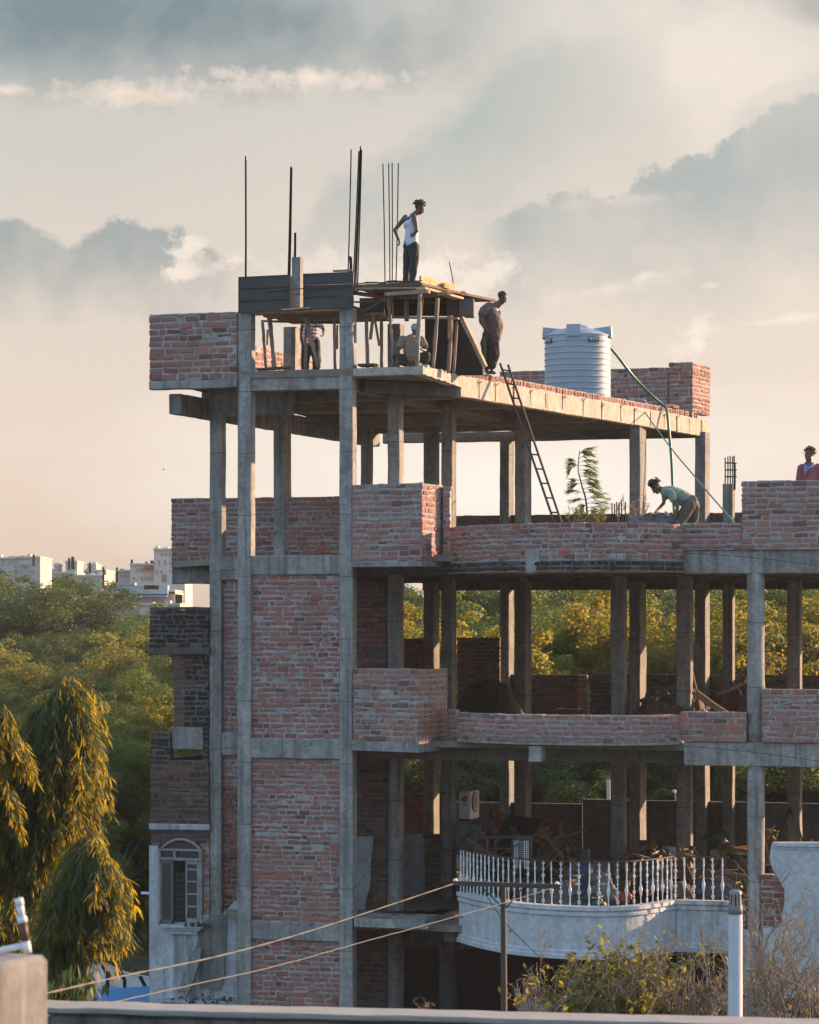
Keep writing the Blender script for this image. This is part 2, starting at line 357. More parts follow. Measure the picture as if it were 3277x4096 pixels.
def bricks(mb, a, b, z0, z1, thick=.12, course=.1, mi=0, mj=1, seed=0, holes=(), ragged=True, headers=.36, back=False, cap=True, path=None):
    """a wall of laid bricks from a to b (plan points, its face on the right-hand side walking a->b), bricks proud of the mortar"""
    rnd = random.Random(seed); a, b = Vector(a), Vector(b); ks = .98*course/.1; d = (b-a); L = d.length; d.normalize()
    nrm = Vector((d.y, -d.x))       # outward
    def q(s_, n_, z): p = a+d*s_+nrm*n_; return (p.x, p.y, z)
    if path:
        cum = [0.0]
        for i in range(1, len(path)): cum.append(cum[-1]+(path[i]-path[i-1]).length)
        L = cum[-1]; nm = []
        for i in range(len(path)):
            t_ = (path[min(i+1, len(path)-1)]-path[max(i-1, 0)]).normalized(); nm.append(Vector((t_.y, -t_.x)))
        def q(s_, n_, z):
            s_ = min(max(s_, 0), L-1e-5); i = next(k for k in range(1, len(cum)) if cum[k] >= s_); t_ = (s_-cum[i-1])/(cum[i]-cum[i-1])
            p = path[i-1].lerp(path[i], t_)+nm[i-1].lerp(nm[i], t_)*n_; return (p.x, p.y, z)
    top = z1
    e0 = .008
    if path:
        k = len(path); ss = [cum[i] for i in range(k)]
        vs = [q(s_, n_, z_) for s_ in ss for n_, z_ in ((0, z0), (-thick, z0), (-thick, top), (0, top))]
        mb.add(vs, [(4*i+(j+1) % 4, 4*i+j, 4*i+4+j, 4*i+4+(j+1) % 4) for i in range(k-1) for j in range(4)]+[(0, 1, 2, 3), tuple(4*k-4+j for j in (3, 2, 1, 0))], mj)
    else: mb.hexa([q(e0, 0, z0), q(e0, -thick, z0), q(L-e0, -thick, z0), q(L-e0, 0, z0)][::-1], [q(e0, 0, top), q(e0, -thick, top), q(L-e0, -thick, top), q(L-e0, 0, top)][::-1], mj)
    n = max(1, int(round((z1-z0)/course))); ch = (z1-z0)/n
    for r_ in range(n):
        zz0 = z0+r_*ch+rnd.uniform(-.003, .003); mort = rnd.uniform(.026, .042)*ks
        s_ = -rnd.uniform(.02, .2) if r_ % 2 else 0.0
        wob = rnd.uniform(-.004, .004)
        bandm = rnd.random() < .06; mort *= (1.9 if abs(r_-n*.53) < .6 and n > 12 else 1.0)
        while s_ < L-.02:
            ln = (.112 if rnd.random() < headers else rnd.uniform(.205, .245))*ks; g = ks* rnd.uniform(.014, .038)
            s0, s1 = max(s_, 0.0), min(s_+ln, L)
            s_ += ln+g
            if s1-s0 < .035: continue
            zc = zz0+ch/2
            if any(h0 < s0+.05 and s0 < h1 and zz < zc < zz+.1 for h0, h1, zz in holes): continue
            pr = rnd.uniform(.002, .022)+wob
            if bandm: pr *= .3
            t0, t1 = zz0+mort*rnd.uniform(.1, .9), zz0+ch-mort*rnd.uniform(.1, .7)
            j = lambda k=.011: rnd.uniform(-k, k)
            if ragged and s0 <= 0: s0 -= rnd.uniform(0, .012)
            if ragged and s1 >= L: s1 += rnd.uniform(0, .012)
            iv = rnd.uniform(.010, .024)
            base = [q(s0, -.02, t0), q(s1, -.02, t0), q(s1, -.02, t1), q(s0, -.02, t1)]
            mid = [q(s0+j(), pr*.45, t0+j()), q(s1+j(), pr*.45, t0+j()), q(s1+j(), pr*.45, t1+j()), q(s0+j(), pr*.45, t1+j())]
            fr = [q(s0+iv+j(), pr+j(.003), t0+iv*.8+j()), q(s1-iv+j(), pr+j(.003), t0+iv*.8+j()), q(s1-iv+j(), pr+j(.003), t1-iv*.8+j()), q(s0+iv+j(), pr+j(.003), t1-iv*.8+j())]
            fs = [(8, 9, 10, 11)]
            for k in range(4):
                k2 = (k+1) % 4; fs += [(k, k2, 4+k2, 4+k), (4+k, 4+k2, 8+k2, 8+k)]
            tint = min(1, max(0, rnd.gauss(.5, .26)))
            mb.add(base+mid+fr, fs, mi, tint)
            if cap and r_ == n-1:   # uneven top
                zt = z1+rnd.uniform(-.004, .012); th = thick-.02
                mb.hexa([q(s0, -.005, t1-.02), q(s1, -.005, t1-.02), q(s1, -th, t1-.02), q(s0, -th, t1-.02)], [q(s0, -.005, zt), q(s1, -.005, zt), q(s1, -th, zt+rnd.uniform(-.004, .004)), q(s0, -th, zt)], mj)
def wall(name, a, b, z0, z1, parent, mats=None, **kw):
    mb = MB(); bricks(mb, a, b, z0, z1, **kw)
    if kw.get('back'):
        kk = dict(kw); kk['back'] = False; th = kw.get('thick', .12)
    return mb.build(name, mats or [M_BR, M_MORT], parent)
# ------------------------------------------------------------------ the unfinished building
BLD = empty('unfinished_building', 'unfinished multi-storey concrete frame building with raw brick infill and open floors', 'building', (O.x, O.y, 0), -TH)
def col(x0, x1, v, dep, z0, z1, m=M_CON, name='column', jit=.005):
    u0, u1 = U(x0, v), U(x1, v); mb = MB()
    mb.rough((( u0+u1)/2, v+dep/2, z0), ((u0+u1)/2, v+dep/2, z1), ((u1-u0)/2, 0, 0), (0, dep/2, 0), jit=jit, seg=.35, ch=.018)
    return mb.build(name, m, BLD)
def bar(name, A, B, w, z0, z1, m=M_CON, z0b=None, z1b=None, jit=.006):
    """beam whose outer face runs A->B in plan, w thick behind it"""
    A, B = Vector(A[:2]), Vector(B[:2]); d = (B-A).normalized(); n = Vector((-d.y, d.x))
    c0, c1 = A+n*w/2, B+n*w/2
    z0b = z0 if z0b is None else z0b; z1b = z1 if z1b is None else z1b
    mb = MB(); mb.rough((c0.x, c0.y, (z0+z1)/2), (c1.x, c1.y, (z0b+z1b)/2), (n.x*w/2, n.y*w/2, 0), (0, 0, (z1-z0)/2), jit=jit, seg=.25, ch=.016)
    return mb.build(name, m, BLD)
def slab(name, poly, z0, z1, m=M_SOF):
    mb = MB(); mb.hexa([(p[0], p[1], z0) for p in poly], [(p[0], p[1], z1) for p in poly])
    return mb.build(name, m, BLD)
S1, S2, S3 = F1T, F2T, F3T
# front row and rows behind it (photo columns at their faces, row depth, column depth)
ROWS = [ # x0, x1, v, depth, z0, z1, material
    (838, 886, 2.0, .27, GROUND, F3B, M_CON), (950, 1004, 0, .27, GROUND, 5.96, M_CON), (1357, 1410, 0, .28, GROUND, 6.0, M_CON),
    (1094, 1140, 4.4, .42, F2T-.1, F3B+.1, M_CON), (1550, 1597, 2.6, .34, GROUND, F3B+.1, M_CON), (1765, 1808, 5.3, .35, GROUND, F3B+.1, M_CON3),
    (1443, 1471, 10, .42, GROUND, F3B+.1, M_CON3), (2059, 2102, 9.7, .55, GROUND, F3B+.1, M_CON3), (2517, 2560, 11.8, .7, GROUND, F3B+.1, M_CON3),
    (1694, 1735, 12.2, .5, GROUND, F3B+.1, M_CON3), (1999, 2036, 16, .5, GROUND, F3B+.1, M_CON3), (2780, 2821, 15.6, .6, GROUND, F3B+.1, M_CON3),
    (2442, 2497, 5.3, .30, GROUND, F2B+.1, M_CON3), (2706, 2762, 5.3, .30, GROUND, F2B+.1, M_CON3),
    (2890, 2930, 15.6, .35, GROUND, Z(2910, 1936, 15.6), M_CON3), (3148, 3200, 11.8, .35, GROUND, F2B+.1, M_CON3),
]
for x0, x1, v, dp, z0, z1, m in ROWS: col(x0, x1, v, dp, z0, z1, m)
# the round plastered front column on the right
def round_col():
    mb = MB(); v = .02; u0, u1 = U(2983, v), U(3053, v); r = (u1-u0)/2
    for za, zb in ((-6.9, F1B+.02), (F1T, F2B+.02)):
        pr = [(r*(1+.03*math.sin(z*3.1)), z) for z in np.linspace(za, zb, 14)]
        mb.lathe(pr, ((u0+u1)/2, v+r, 0), 20)
    mb.build('column', M_CON, BLD, smooth=True)
round_col()
col(1133, 1180, 2.2, .30, F3T, 5.88); col(1550, 1600, 2.6, .34, F3T, 5.92)
col(2985, 3060, .0, .5, GROUND, -6.5, M_CON)
UB0, UC0, UC1 = U(950, 0), U(1357, 0), U(1410, 0); UB1 = U(1004, 0); UA0, UA1 = U(838, 2.0), U(886, 2.0)
UR = U(3700, 0)
# fascia line of the top slab and its left edge, in facade coordinates
fa, fb = UD(1842, 56.85), UD(2838, 69.35); la, lb = UD(678, 57.1), UD(1480, 71.0); qc = UD(1690, 54.5)
def on_line(a, b, v): t = (v-a.y)/(b.y-a.y); return a.x+(b.x-a.x)*t
def lx(v): return on_line(la, lb, v)
def rx(v): return on_line(fa, fb, v)
# --- storey slabs (floor plates)
slab('floor_slab', [(UA0+.02, 2.05), (UB1, 2.05), (UB1, .06), (UR, .06), (UR, 16.4), (UA0+.02, 16.4)], F1T-.13, F1T-.004)
slab('floor_slab', [(U(690, 4.5), 4.45), (UA0, 2.05), (UB1, 2.05), (UB1, .06), (UR, .06), (UR, 16.4), (U(690, 4.5), 16.4)], F2T-.13, F2T-.004)
slab('floor_slab', [(UA1, 2.1), (UB1, .3), (U(1850, .3), .3), (UR, .3), (UR, 16.4), (UA0, 16.4)], F0T-.13, F0T-.004)
wl = UD(587, 56.0)
slab('roof_slab', [(wl.x, .0), (UC1+.02, .0), (qc.x, qc.y), (fa.x-.02, fa.y), (fb.x-.02, fb.y), (fb.x-.3, 16.5), (lb.x, lb.y), (lx(8), 8), (wl.x, 2.2)], F3T-.14, F3T-.004)
# --- beams of the top storey
bar('beam', (UB1, .03), (UC0, .03), .24, F3B, F3T)
bar('beam', (UB0+.02, .03), (UB0+.021+.2, .03), .2, F3B, F3T)
bar('beam', (UA0-.02, 2.03), (UB1+.1, 2.03), .24, 4.13, F3T-.15)
b_ = UD(760, 57.8)
ed = Vector((lb.x-la.x, lb.y-la.y)).normalized(); eo = Vector((ed.y, -ed.x))*.25
bar('edge_beam', (la.x+eo.x, la.y+eo.y), (lb.x+eo.x, lb.y+eo.y), .25, 4.10, 4.50, M_CON, 4.34, 4.66)
c1 = (UC1+.05, .6)
bar('beam', (UC1+.01, .75), (fa.x-.05, .75+(fa.y-.75)*.9), .22, F3B, F3T-.15, M_CON2)
for v, m in ((2.75, M_SOF), (5.45, M_SOF), (9.9, M_SOF), (12.0, M_SOF)):
    bar('beam', (lx(v)+.05, v), (rx(v)-.3, v), .25, F3B-.002*v, F3T-.15, m)
bar('beam', (lb.x+.1, 16.1), (fb.x-.05, 16.1), .25, F3B, F3T-.15, M_SOF)
for x, v0, v1 in ((1357, .3, 16), (1560, 2.9, 16), (1765, 5.6, 16), (2065, 9.9, 16), (975, .3, 4.6)):
    u = U(x, v0); bar('beam', (u+.24, v0), (u+.24, v1), .24, F3B+.03, F3T-.16, M_SOF)
# the long sunlit fascia of the roof edge, with its board joints
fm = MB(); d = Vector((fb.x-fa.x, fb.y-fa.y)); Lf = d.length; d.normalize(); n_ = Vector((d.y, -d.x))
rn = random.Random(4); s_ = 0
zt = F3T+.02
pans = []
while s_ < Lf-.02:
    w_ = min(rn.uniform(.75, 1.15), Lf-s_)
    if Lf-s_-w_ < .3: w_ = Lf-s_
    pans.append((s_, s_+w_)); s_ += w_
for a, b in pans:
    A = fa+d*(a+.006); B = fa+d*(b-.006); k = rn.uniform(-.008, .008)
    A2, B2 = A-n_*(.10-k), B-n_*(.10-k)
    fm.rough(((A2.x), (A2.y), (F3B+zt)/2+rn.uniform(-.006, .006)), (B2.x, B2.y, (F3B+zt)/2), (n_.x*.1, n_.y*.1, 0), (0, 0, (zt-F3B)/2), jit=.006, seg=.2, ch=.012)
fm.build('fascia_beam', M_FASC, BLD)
for a, b in pans[1:]:
    sm = MB()
    A = fa+d*a+n_*.012; sm.tube([(A.x, A.y, zt-rn.uniform(0, .06)), (A.x+rn.uniform(-.01, .01), A.y, F3B+rn.uniform(.0, .08))], .007, 4)
    if rn.random() < .8:
        z0 = zt-rn.uniform(.05, .12)
        sm.tube([(A.x, A.y, z0), (A.x+.05, A.y+.06, z0+.05), (A.x+.02, A.y-.05, z0-.03), (A.x+rn.uniform(-.1, .14), A.y-.07, z0+rn.uniform(-.05, .05))], .006, 4)
    sm.build('wire_tie', M_RUST, BLD)

# rough cantilever slab edge in front of it
ce = MB(); rn = random.Random(9)
pts = [Vector((UC1+.02, 0.0)), Vector((qc.x, qc.y)), Vector((fa.x, fa.y))]
prof_e = []
for i in range(2):
    a, b = pts[i], pts[i+1]; L = (b-a).length; k = int(L/.07); dd = (b-a).normalized(); nn = Vector((dd.y, -dd.x))
    for j in range(k+(i == 1)):
        f = j/k; amp = 1+i*1.2; prof_e.append((a.lerp(b, f), nn, rn.uniform(0, .012)*amp, F3T+rn.uniform(-.012, .022)*amp, F3T-.15-.05*f*i+rn.uniform(-.006, .006)*amp))
vs = []
for p, nn, o_, t0, zb in prof_e: vs += [(p.x-nn.x*.2, p.y-nn.y*.2, zb), (p.x+nn.x*o_, p.y+nn.y*o_, zb), (p.x+nn.x*(o_+rn.uniform(-.006, .01)), p.y+nn.y*o_, t0), (p.x-nn.x*.2, p.y-nn.y*.2, t0)]
k = len(prof_e); ce.add(vs, [(4*i+j, 4*i+4+j, 4*i+4+(j+1) % 4, 4*i+(j+1) % 4) for i in range(k-1) for j in range(4)]+[(0, 1, 2, 3), tuple(4*k-4+j for j in (3, 2, 1, 0))])
ce.build('slab_edge', M_CON if False else M_FASC, BLD)
wall('kerb_bricks', (UD(1850, 57.0)), (UD(2790, 68.75)), zt+.002, zt+.125, BLD, [M_BR, M_MORT], thick=.1, course=.115, seed=31, headers=1.0)
# left wing parapet on the top slab
wall('brick_parapet', (wl.x, -.02), (UB0-.005, -.02), F3T-.14, 5.92, BLD, seed=3, thick=.2, course=.122, headers=.3)
bar('slab_edge', (wl.x-.01, -.03), (UB0-.003, -.03), .22, F3T-.31, F3T-.145)
cp = MB(); cp.rough(((wl.x+UB0)/2-(UB0-wl.x)/2, .08, 5.945), (UB0-.01, .08, 5.945), (0, .1, 0), (0, 0, .02), jit=.008, seg=.1); cp.build('coping', M_MORT, BLD)
wb = UD(1400, 66.5)
wall('brick_parapet', (wl.x, 9.0), (wl.x, .2), F3T, 5.85, BLD, seed=5)
wall('brick_parapet', (wl.x+.25, .2), (wl.x+.26, 9.0), F3T, 5.84, BLD, seed=8, thick=.12)
# back right parapet with its taller end pier
pr = UD(2770, 68.3)
u0 = pr.x; vb = pr.y
wall('brick_parapet', (U(2000, vb), vb), (U(2672, vb), vb), F3T, Z(2600, 1472, vb), BLD, seed=11, thick=.22)
wall('brick_pier', (U(2676, vb)+.01, vb-.02), (u0, vb-.02), F3T, Z(2740, 1450, vb), BLD, seed=12, thick=.22)
pe = UD(2840, 69.5)
wall('brick_pier', (u0+.003, vb-.02), (pe.x, pe.y), F3T+.13, Z(2740, 1450, vb)-.005, BLD, seed=13, thick=.2)
# --- storey beams
for ft, fb2, k in ((F2T, F2B, 0), (F1T, F1B, 1), (F0T, F0B, 2)):
    bar('beam', (UB1-.01, .02), (UC0+.01, .02), .26, fb2, ft)
    if k < 2:
        bar('beam', (UA0-.0, 2.02), (UB1, 2.02), .26, ft-.43, ft+.03)
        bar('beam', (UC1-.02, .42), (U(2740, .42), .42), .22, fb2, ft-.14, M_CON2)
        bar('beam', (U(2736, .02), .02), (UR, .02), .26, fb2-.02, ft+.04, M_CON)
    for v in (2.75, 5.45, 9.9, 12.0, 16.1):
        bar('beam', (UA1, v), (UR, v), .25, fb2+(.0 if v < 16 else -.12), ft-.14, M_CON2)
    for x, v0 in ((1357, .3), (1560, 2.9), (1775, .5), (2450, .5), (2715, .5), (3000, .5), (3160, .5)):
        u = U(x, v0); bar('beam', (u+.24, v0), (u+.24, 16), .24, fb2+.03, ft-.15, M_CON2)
bar('edge_beam', (U(690, 4.4), 4.38), (UA1+.1, 4.38), .25, .81, F2T)
# downstand stubs under the balconies
for xa, xb, ya, yb in ((2100, 2158, 2200, 2294), (2115, 2166, 2985, 3046)):
    v = -1.62 if ya < 2500 else -1.0; u0_, u1_ = U(xa, v), U(xb, v); mb = MB()
    mb.rough(((u0_+u1_)/2, v+.15, Z(xa, yb, v)), ((u0_+u1_)/2, v+.15, Z(xa, ya, v)), ((u1_-u0_)/2, 0, 0), (0, .15, 0), jit=.012, seg=.1)
    mb.build('concrete_stub', M_CON, BLD)
# --- brick infill panels of the front bay
PAN = [(F1T, F2B, 41, [(.22, .30, -1.19), (1.66, 1.74, -1.19)]), (F0T, F1B, 42, [(.2, .3, -4.16), (1.66, 1.76, -4.16), (.2, .3, -2.75), (1.66, 1.76, -2.75)]), (GROUND, F0B, 43, [])]
for z0, z1, sd_, hl in PAN:
    wall('brick_infill', (UB1-.01, .09), (UC0+.01, .09), z0, z1-.01, BLD, [M_BR, M_MORT], seed=sd_, thick=.12, headers=.5, holes=hl, cap=False, course=.098)
for z0, z1, sd_ in ((F1T+.03, F2B-.05, 44), (F0T-.4, F1B-.05, 45)):
    wall('brick_infill', (UA1, 2.1), (UB1+.1, 2.1), z0, z1, BLD, [M_BR, M_MORT], seed=sd_, thick=.12, headers=.5, cap=False)
for z0, z1, sd_, m in ((F1T, F2B-.1, 46, M_BR), (F0T, F1B, 47, M_BRM), (GROUND, F0B, 48, M_BRM)):
    wall('brick_infill', (U(1424, 2.7), 2.72), (U(1546, 2.7), 2.72), z0, z1, BLD, [m, M_MORTD], seed=sd_, thick=.14, cap=False)
# parapet of the open storey, left part
wall('brick_parapet', (U(687, 4.42), 4.42), (UC0+.5, 4.42), F2T+.003, Z(1000, 1991, 4.42), BLD, [M_BR, M_MORT], seed=51, thick=.2)
# --- projecting brick boxes and the slabs they stand on
def boxbay(xl, xm, xr, vm, vr, z0, zt_, zs, seed, parapet=True, mats=None):
    a, b, c = Vector((U(xl, 0), -.03)), Vector((U(xm, vm), vm)), Vector((U(xr, vr), vr))
    poly = [(a.x-.02, a.y-.03), (b.x+.02, b.y-.04), (c.x+.03, c.y), (c.x+.03, 1.0), (a.x-.02, 1.0)]
    slab('balcony_slab', poly, zs, z0, M_CON)
    if parapet:
        wall('brick_parapet', a, b, z0+.002, zt_, BLD, mats or [M_BRP, M_MORT], seed=seed, thick=.06, course=.108)
        d0 = (b-a).normalized(); n0 = Vector((-d0.y, d0.x)); bar('parapet_core', a+n0*.055, b-d0*.16+n0*.055, .12, z0+.01, zt_-.03, M_MORT)
        wall('brick_parapet', b+Vector((.004, .004)), c, z0+.002, zt_-.01, BLD, mats or [M_BRP, M_MORT], seed=seed+1, thick=.06, course=.108, headers=.6)
        dd = (c-b).normalized(); nn = Vector((-dd.y, dd.x)); bar('parapet_core', b+dd*.12+nn*.055, c+nn*.055, .12, z0+.01, zt_-.03, M_MORT)
    return c
boxbay(1411, 1687, 1772, -.55, .45, F2T-.14, Z(1600, 1934, -.4), F2T-.23, 61)
boxbay(1415, 1672, 1790, -.60, .75, F1T-.02, Z(1600, 2675, -.4), F1T-.20, 63)
boxbay(1425, 1697, 1838, -.10, 2.2, F0T+.12, 0, F0T-.05, 65, parapet=False)
wall('brick_pier', (U(1772, .3), .30), (U(1800, .3), .32), F2T-.14, Z(1785, 1948, .3), BLD, [M_BRP, M_MORT], seed=66, thick=.25)
wall('brick_pier', (U(1795, .3), .30), (U(1830, .3), .32), F1T-.02, Z(1800, 2840, .3), BLD, [M_BRP, M_MORT], seed=67, thick=.25)
# --- the bowed balconies
def bow(x0, x1, v0, v1, bulge, n=26):
    out = []
    for i in range(n+1):
        t = i/n; x = x0+(x1-x0)*t; v = v0+(v1-v0)*t
        k = 1-abs(2*t-1)**3.4
        v -= bulge*k*(.75+.25*math.sin(math.pi*t))
        out.append(Vector((U(x, v), v)))
    return out
def bow_wall(name, path, z0, z1, mats, seed, thick=.2, course=.1):
    mb = MB(); bricks(mb, path[0], path[-1], z0, z1, seed=seed, thick=thick, course=course, ragged=False, headers=.5, path=path)
    return mb.build(name, mats, BLD)
def bow_slab(name, path, z0, z1, m, back=.9, lip=.0):
    mb = MB(); p = [(q.x, q.y-lip) for q in path]; poly = p+[(p[-1][0], back), (p[0][0], back)]
    mb.hexa([(x, y, z0) for x, y in poly], [(x, y, z1) for x, y in poly]); return mb.build(name, m, BLD)
pb3 = bow(1800, 2736, .2, .0, 1.75); pb2 = bow(1832, 2722, .0, .0, 1.0)
bow_wall('brick_parapet', pb3, F2T-.14, 1.79, [M_BR, M_MORT], 70, course=.098)
bow_slab('balcony_slab', pb3, F2T-.17, F2T-.143, M_CON, lip=.03)
bow_wall('brick_band', [q+Vector((0, -.05)) for q in pb3], F2T-.345, F2T-.18, [M_BRD, M_MORTD], 90, course=.082)
bow_slab('balcony_slab', pb3, F2T-.36, F2T-.348, M_CON, lip=.10)
bow_wall('brick_parapet', pb2, F1T+.16, -1.69, [M_BRP, M_MORT], 110)
bow_slab('balcony_slab', pb2, F1T+.12, F1T+.158, M_CON, lip=.05)
bow_wall('brick_band', [q+Vector((0, -.03)) for q in pb2], F1T+.03, F1T+.118, [M_BRP, M_MORT], 130, course=.085)
bow_slab('balcony_slab', pb2, F1T-.01, F1T+.028, M_CON, lip=.08)
# right-hand parapets
wall('brick_parapet', (U(2732, -.02), -.02), (U(2968, -.02), -.02), F2T+.045, Z(2850, 2093, 0), BLD, [M_BR, M_MORT], seed=151, thick=.2, course=.104)
wall('brick_parapet', (U(2968, -.05)+.003, -.05), (UR, -.05), F2T+.045, Z(3120, 1924, 0), BLD, [M_BRP, M_MORT], seed=152, thick=.22, course=.106)
wall('brick_parapet', (U(2722, -.02), -.02), (U(2985, -.02), -.02), F1T+.045, Z(2850, 2848, 0), BLD, [M_BRP, M_MORT], seed=153, thick=.2)
wall('brick_parapet', (U(3048, -.04), -.04), (UR, -.04), F1T+.045, Z(3120, 2757, 0), BLD, [M_BRP, M_MORT], seed=154, thick=.2)
# --- parapets at the back of each floor
zb2 = Z(2200, 2700, 16)
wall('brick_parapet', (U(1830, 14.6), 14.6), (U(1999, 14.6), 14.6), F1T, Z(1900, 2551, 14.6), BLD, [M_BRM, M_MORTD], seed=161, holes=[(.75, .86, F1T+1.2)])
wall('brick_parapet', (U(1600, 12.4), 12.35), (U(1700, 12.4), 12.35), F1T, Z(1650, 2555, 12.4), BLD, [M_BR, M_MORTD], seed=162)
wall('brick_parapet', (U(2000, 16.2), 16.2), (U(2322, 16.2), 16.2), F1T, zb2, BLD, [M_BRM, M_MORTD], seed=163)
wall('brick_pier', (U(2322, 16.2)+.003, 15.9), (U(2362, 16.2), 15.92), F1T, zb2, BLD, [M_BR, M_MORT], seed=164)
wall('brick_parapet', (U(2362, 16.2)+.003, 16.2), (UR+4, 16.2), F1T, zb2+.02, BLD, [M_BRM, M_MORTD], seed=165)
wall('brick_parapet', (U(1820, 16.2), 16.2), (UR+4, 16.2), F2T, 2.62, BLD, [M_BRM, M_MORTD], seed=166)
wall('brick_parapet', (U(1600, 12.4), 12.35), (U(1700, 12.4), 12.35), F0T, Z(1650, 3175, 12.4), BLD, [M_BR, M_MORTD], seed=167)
bar('rendered_parapet', (U(1800, 16.2), 16.2), (U(2330, 16.2), 16.2), .2, F0T, Z(2100, 3212, 16.2), M_CON2)
bar('rendered_parapet', (U(2331, 16.0), 16.0), (UR+4, 16.0), .2, F0T, Z(2600, 3200, 16.2), M_CON2)
# side walls deep inside that close the view on the left
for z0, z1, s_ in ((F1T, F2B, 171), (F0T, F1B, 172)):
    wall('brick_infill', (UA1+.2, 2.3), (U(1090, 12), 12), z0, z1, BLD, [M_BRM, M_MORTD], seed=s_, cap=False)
# --- ground floor: open rooms, their shade put into near-black walls and floor
bar('inner_wall', (UA1, 6.2), (UR, 6.2), .15, GROUND, F0T-.13, M_ROOMSHADE)
bar('inner_floor', (UA1, .8), (UR, .8), 5.3, GROUND+.01, GROUND+.03, M_ROOMSHADE)
bar('inner_wall', (U(1420, 3.0), 3.0), (U(1500, 3.0), 3.0), .12, GROUND, F0B, M_CON2)
col(1756, 1812, 3.0, .3, GROUND, F0B, M_CON2)
bar('lintel', (U(1600, 2.8), 2.8), (U(2300, 2.8), 2.8), .2, Z(1700, 3790, 2.8), F0T-.14, M_CON2)
# scraps of dangling plaster and rusty bars on the broken floor
dm = MB(); rn = random.Random(77)
for i in range(9):
    x = rn.uniform(1500, 1800); v = rn.uniform(-.1, 1.2); p = Vector((U(x, v), v, F0T+.13))
    q = [p]
    for k in range(4): q.append(q[-1]+Vector((rn.uniform(.02, .28), rn.uniform(-.12, .1), rn.uniform(-.05, .07))))
    dm.tube(q, .008, 4)
dm.build('bent_rebar', M_RUST, BLD)
# --- remains of the old house on the left of column A
def vbox(x0, x1, y0, y1, v, dep, name, m, jit=.006):
    """block whose face at depth v covers the given patch"""
    u0, u1 = U(x0, v), U(x1, v); z0, z1 = Z((x0+x1)/2, y1, v), Z((x0+x1)/2, y0, v); mb = MB()
    mb.rough((u0, v+dep/2, (z0+z1)/2), (u1, v+dep/2, (z0+z1)/2), (0, dep/2, 0), (0, 0, (z1-z0)/2), jit=jit, seg=.3)
    return mb.build(name, m, BLD)
def vwall(x0, x1, y0, y1, v, name, mats, seed, thick=.2, **k):
    u0, u1 = U(x0, v), U(x1, v); xm = (x0+x1)/2
    return wall(name, (u0, v), (u1, v), Z(xm, y1, v), Z(xm, y0, v), BLD, mats, seed=seed, thick=thick, **k)
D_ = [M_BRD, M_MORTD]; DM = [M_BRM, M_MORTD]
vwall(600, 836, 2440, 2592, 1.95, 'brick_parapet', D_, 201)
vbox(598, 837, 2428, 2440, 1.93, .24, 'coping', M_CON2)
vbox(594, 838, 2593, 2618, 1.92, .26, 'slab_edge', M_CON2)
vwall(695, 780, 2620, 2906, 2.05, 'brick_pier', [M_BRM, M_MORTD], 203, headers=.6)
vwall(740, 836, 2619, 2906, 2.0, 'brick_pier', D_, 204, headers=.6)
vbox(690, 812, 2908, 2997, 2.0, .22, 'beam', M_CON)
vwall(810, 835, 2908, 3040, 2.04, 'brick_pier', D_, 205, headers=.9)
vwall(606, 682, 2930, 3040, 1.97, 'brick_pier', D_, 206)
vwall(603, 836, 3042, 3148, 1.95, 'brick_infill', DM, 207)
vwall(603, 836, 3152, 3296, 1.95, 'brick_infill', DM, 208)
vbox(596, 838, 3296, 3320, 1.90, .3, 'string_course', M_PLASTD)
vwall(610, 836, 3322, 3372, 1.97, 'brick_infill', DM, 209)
# brick flank of that side, seen from the sides
for z0, z1, x in ((Z(700, 3296, 2), Z(700, 3042, 2), 603), (Z(700, 2592, 2), Z(700, 2440, 2), 600)):
    u = U(x, 1.97); wall('brick_infill', (u+.002, 5.0), (u, 2.15), z0, z1, BLD, DM, seed=210)
vbox(604, 836, 2445, 2590, 5.0, .12, 'inner_wall', M_CON2)
# white rendered wall with the arched window
WV = 1.93
wx0, wx1, wy0, wy1 = 632, 806, 3360, 3700        # window opening
def zz(y, v=WV): return Z(720, y, v)
pm = MB()
def pbox(x0, x1, y0, y1, v=WV, dep=.2, mi=0): pm.box(U(x0, v), U(x1, v), v, v+dep, zz(y1, v), zz(y0, v), mi)
pbox(597, wx0, 3385, 4300); pbox(wx0, wx1, wy1, 4300); pbox(wx1, 838, 3655, 4300)
pm.box(U(597, WV), U(838, WV), WV+.2, WV+.22, zz(3700), zz(3370))   # room side skin stays below the arch
pm.v = pm.v[:-8]; pm.f = pm.f[:-6]; pm.m = pm.m[:-6]; pm.c = pm.c[:-6]
pm.box(U(597, WV), U(597, WV)+.2, WV+.2, 5.0, zz(4300), zz(3385))
# ragged top edge of the plaster
rn = random.Random(5)
pm.build('rendered_wall', M_PLASTD, BLD)
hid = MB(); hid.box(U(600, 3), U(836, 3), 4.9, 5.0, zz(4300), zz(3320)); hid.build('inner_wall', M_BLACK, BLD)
vwall(606, 640, 3360, 3392, WV+.03, 'brick_infill', DM, 215)
vwall(806, 838, 3372, 3655, WV+.04, 'brick_infill', [M_BR, M_MORT], 216, headers=.6)
vwall(886, 950, 3150, 3660, 2.1, 'brick_infill', [M_BRM, M_MORT], 217, headers=.6)
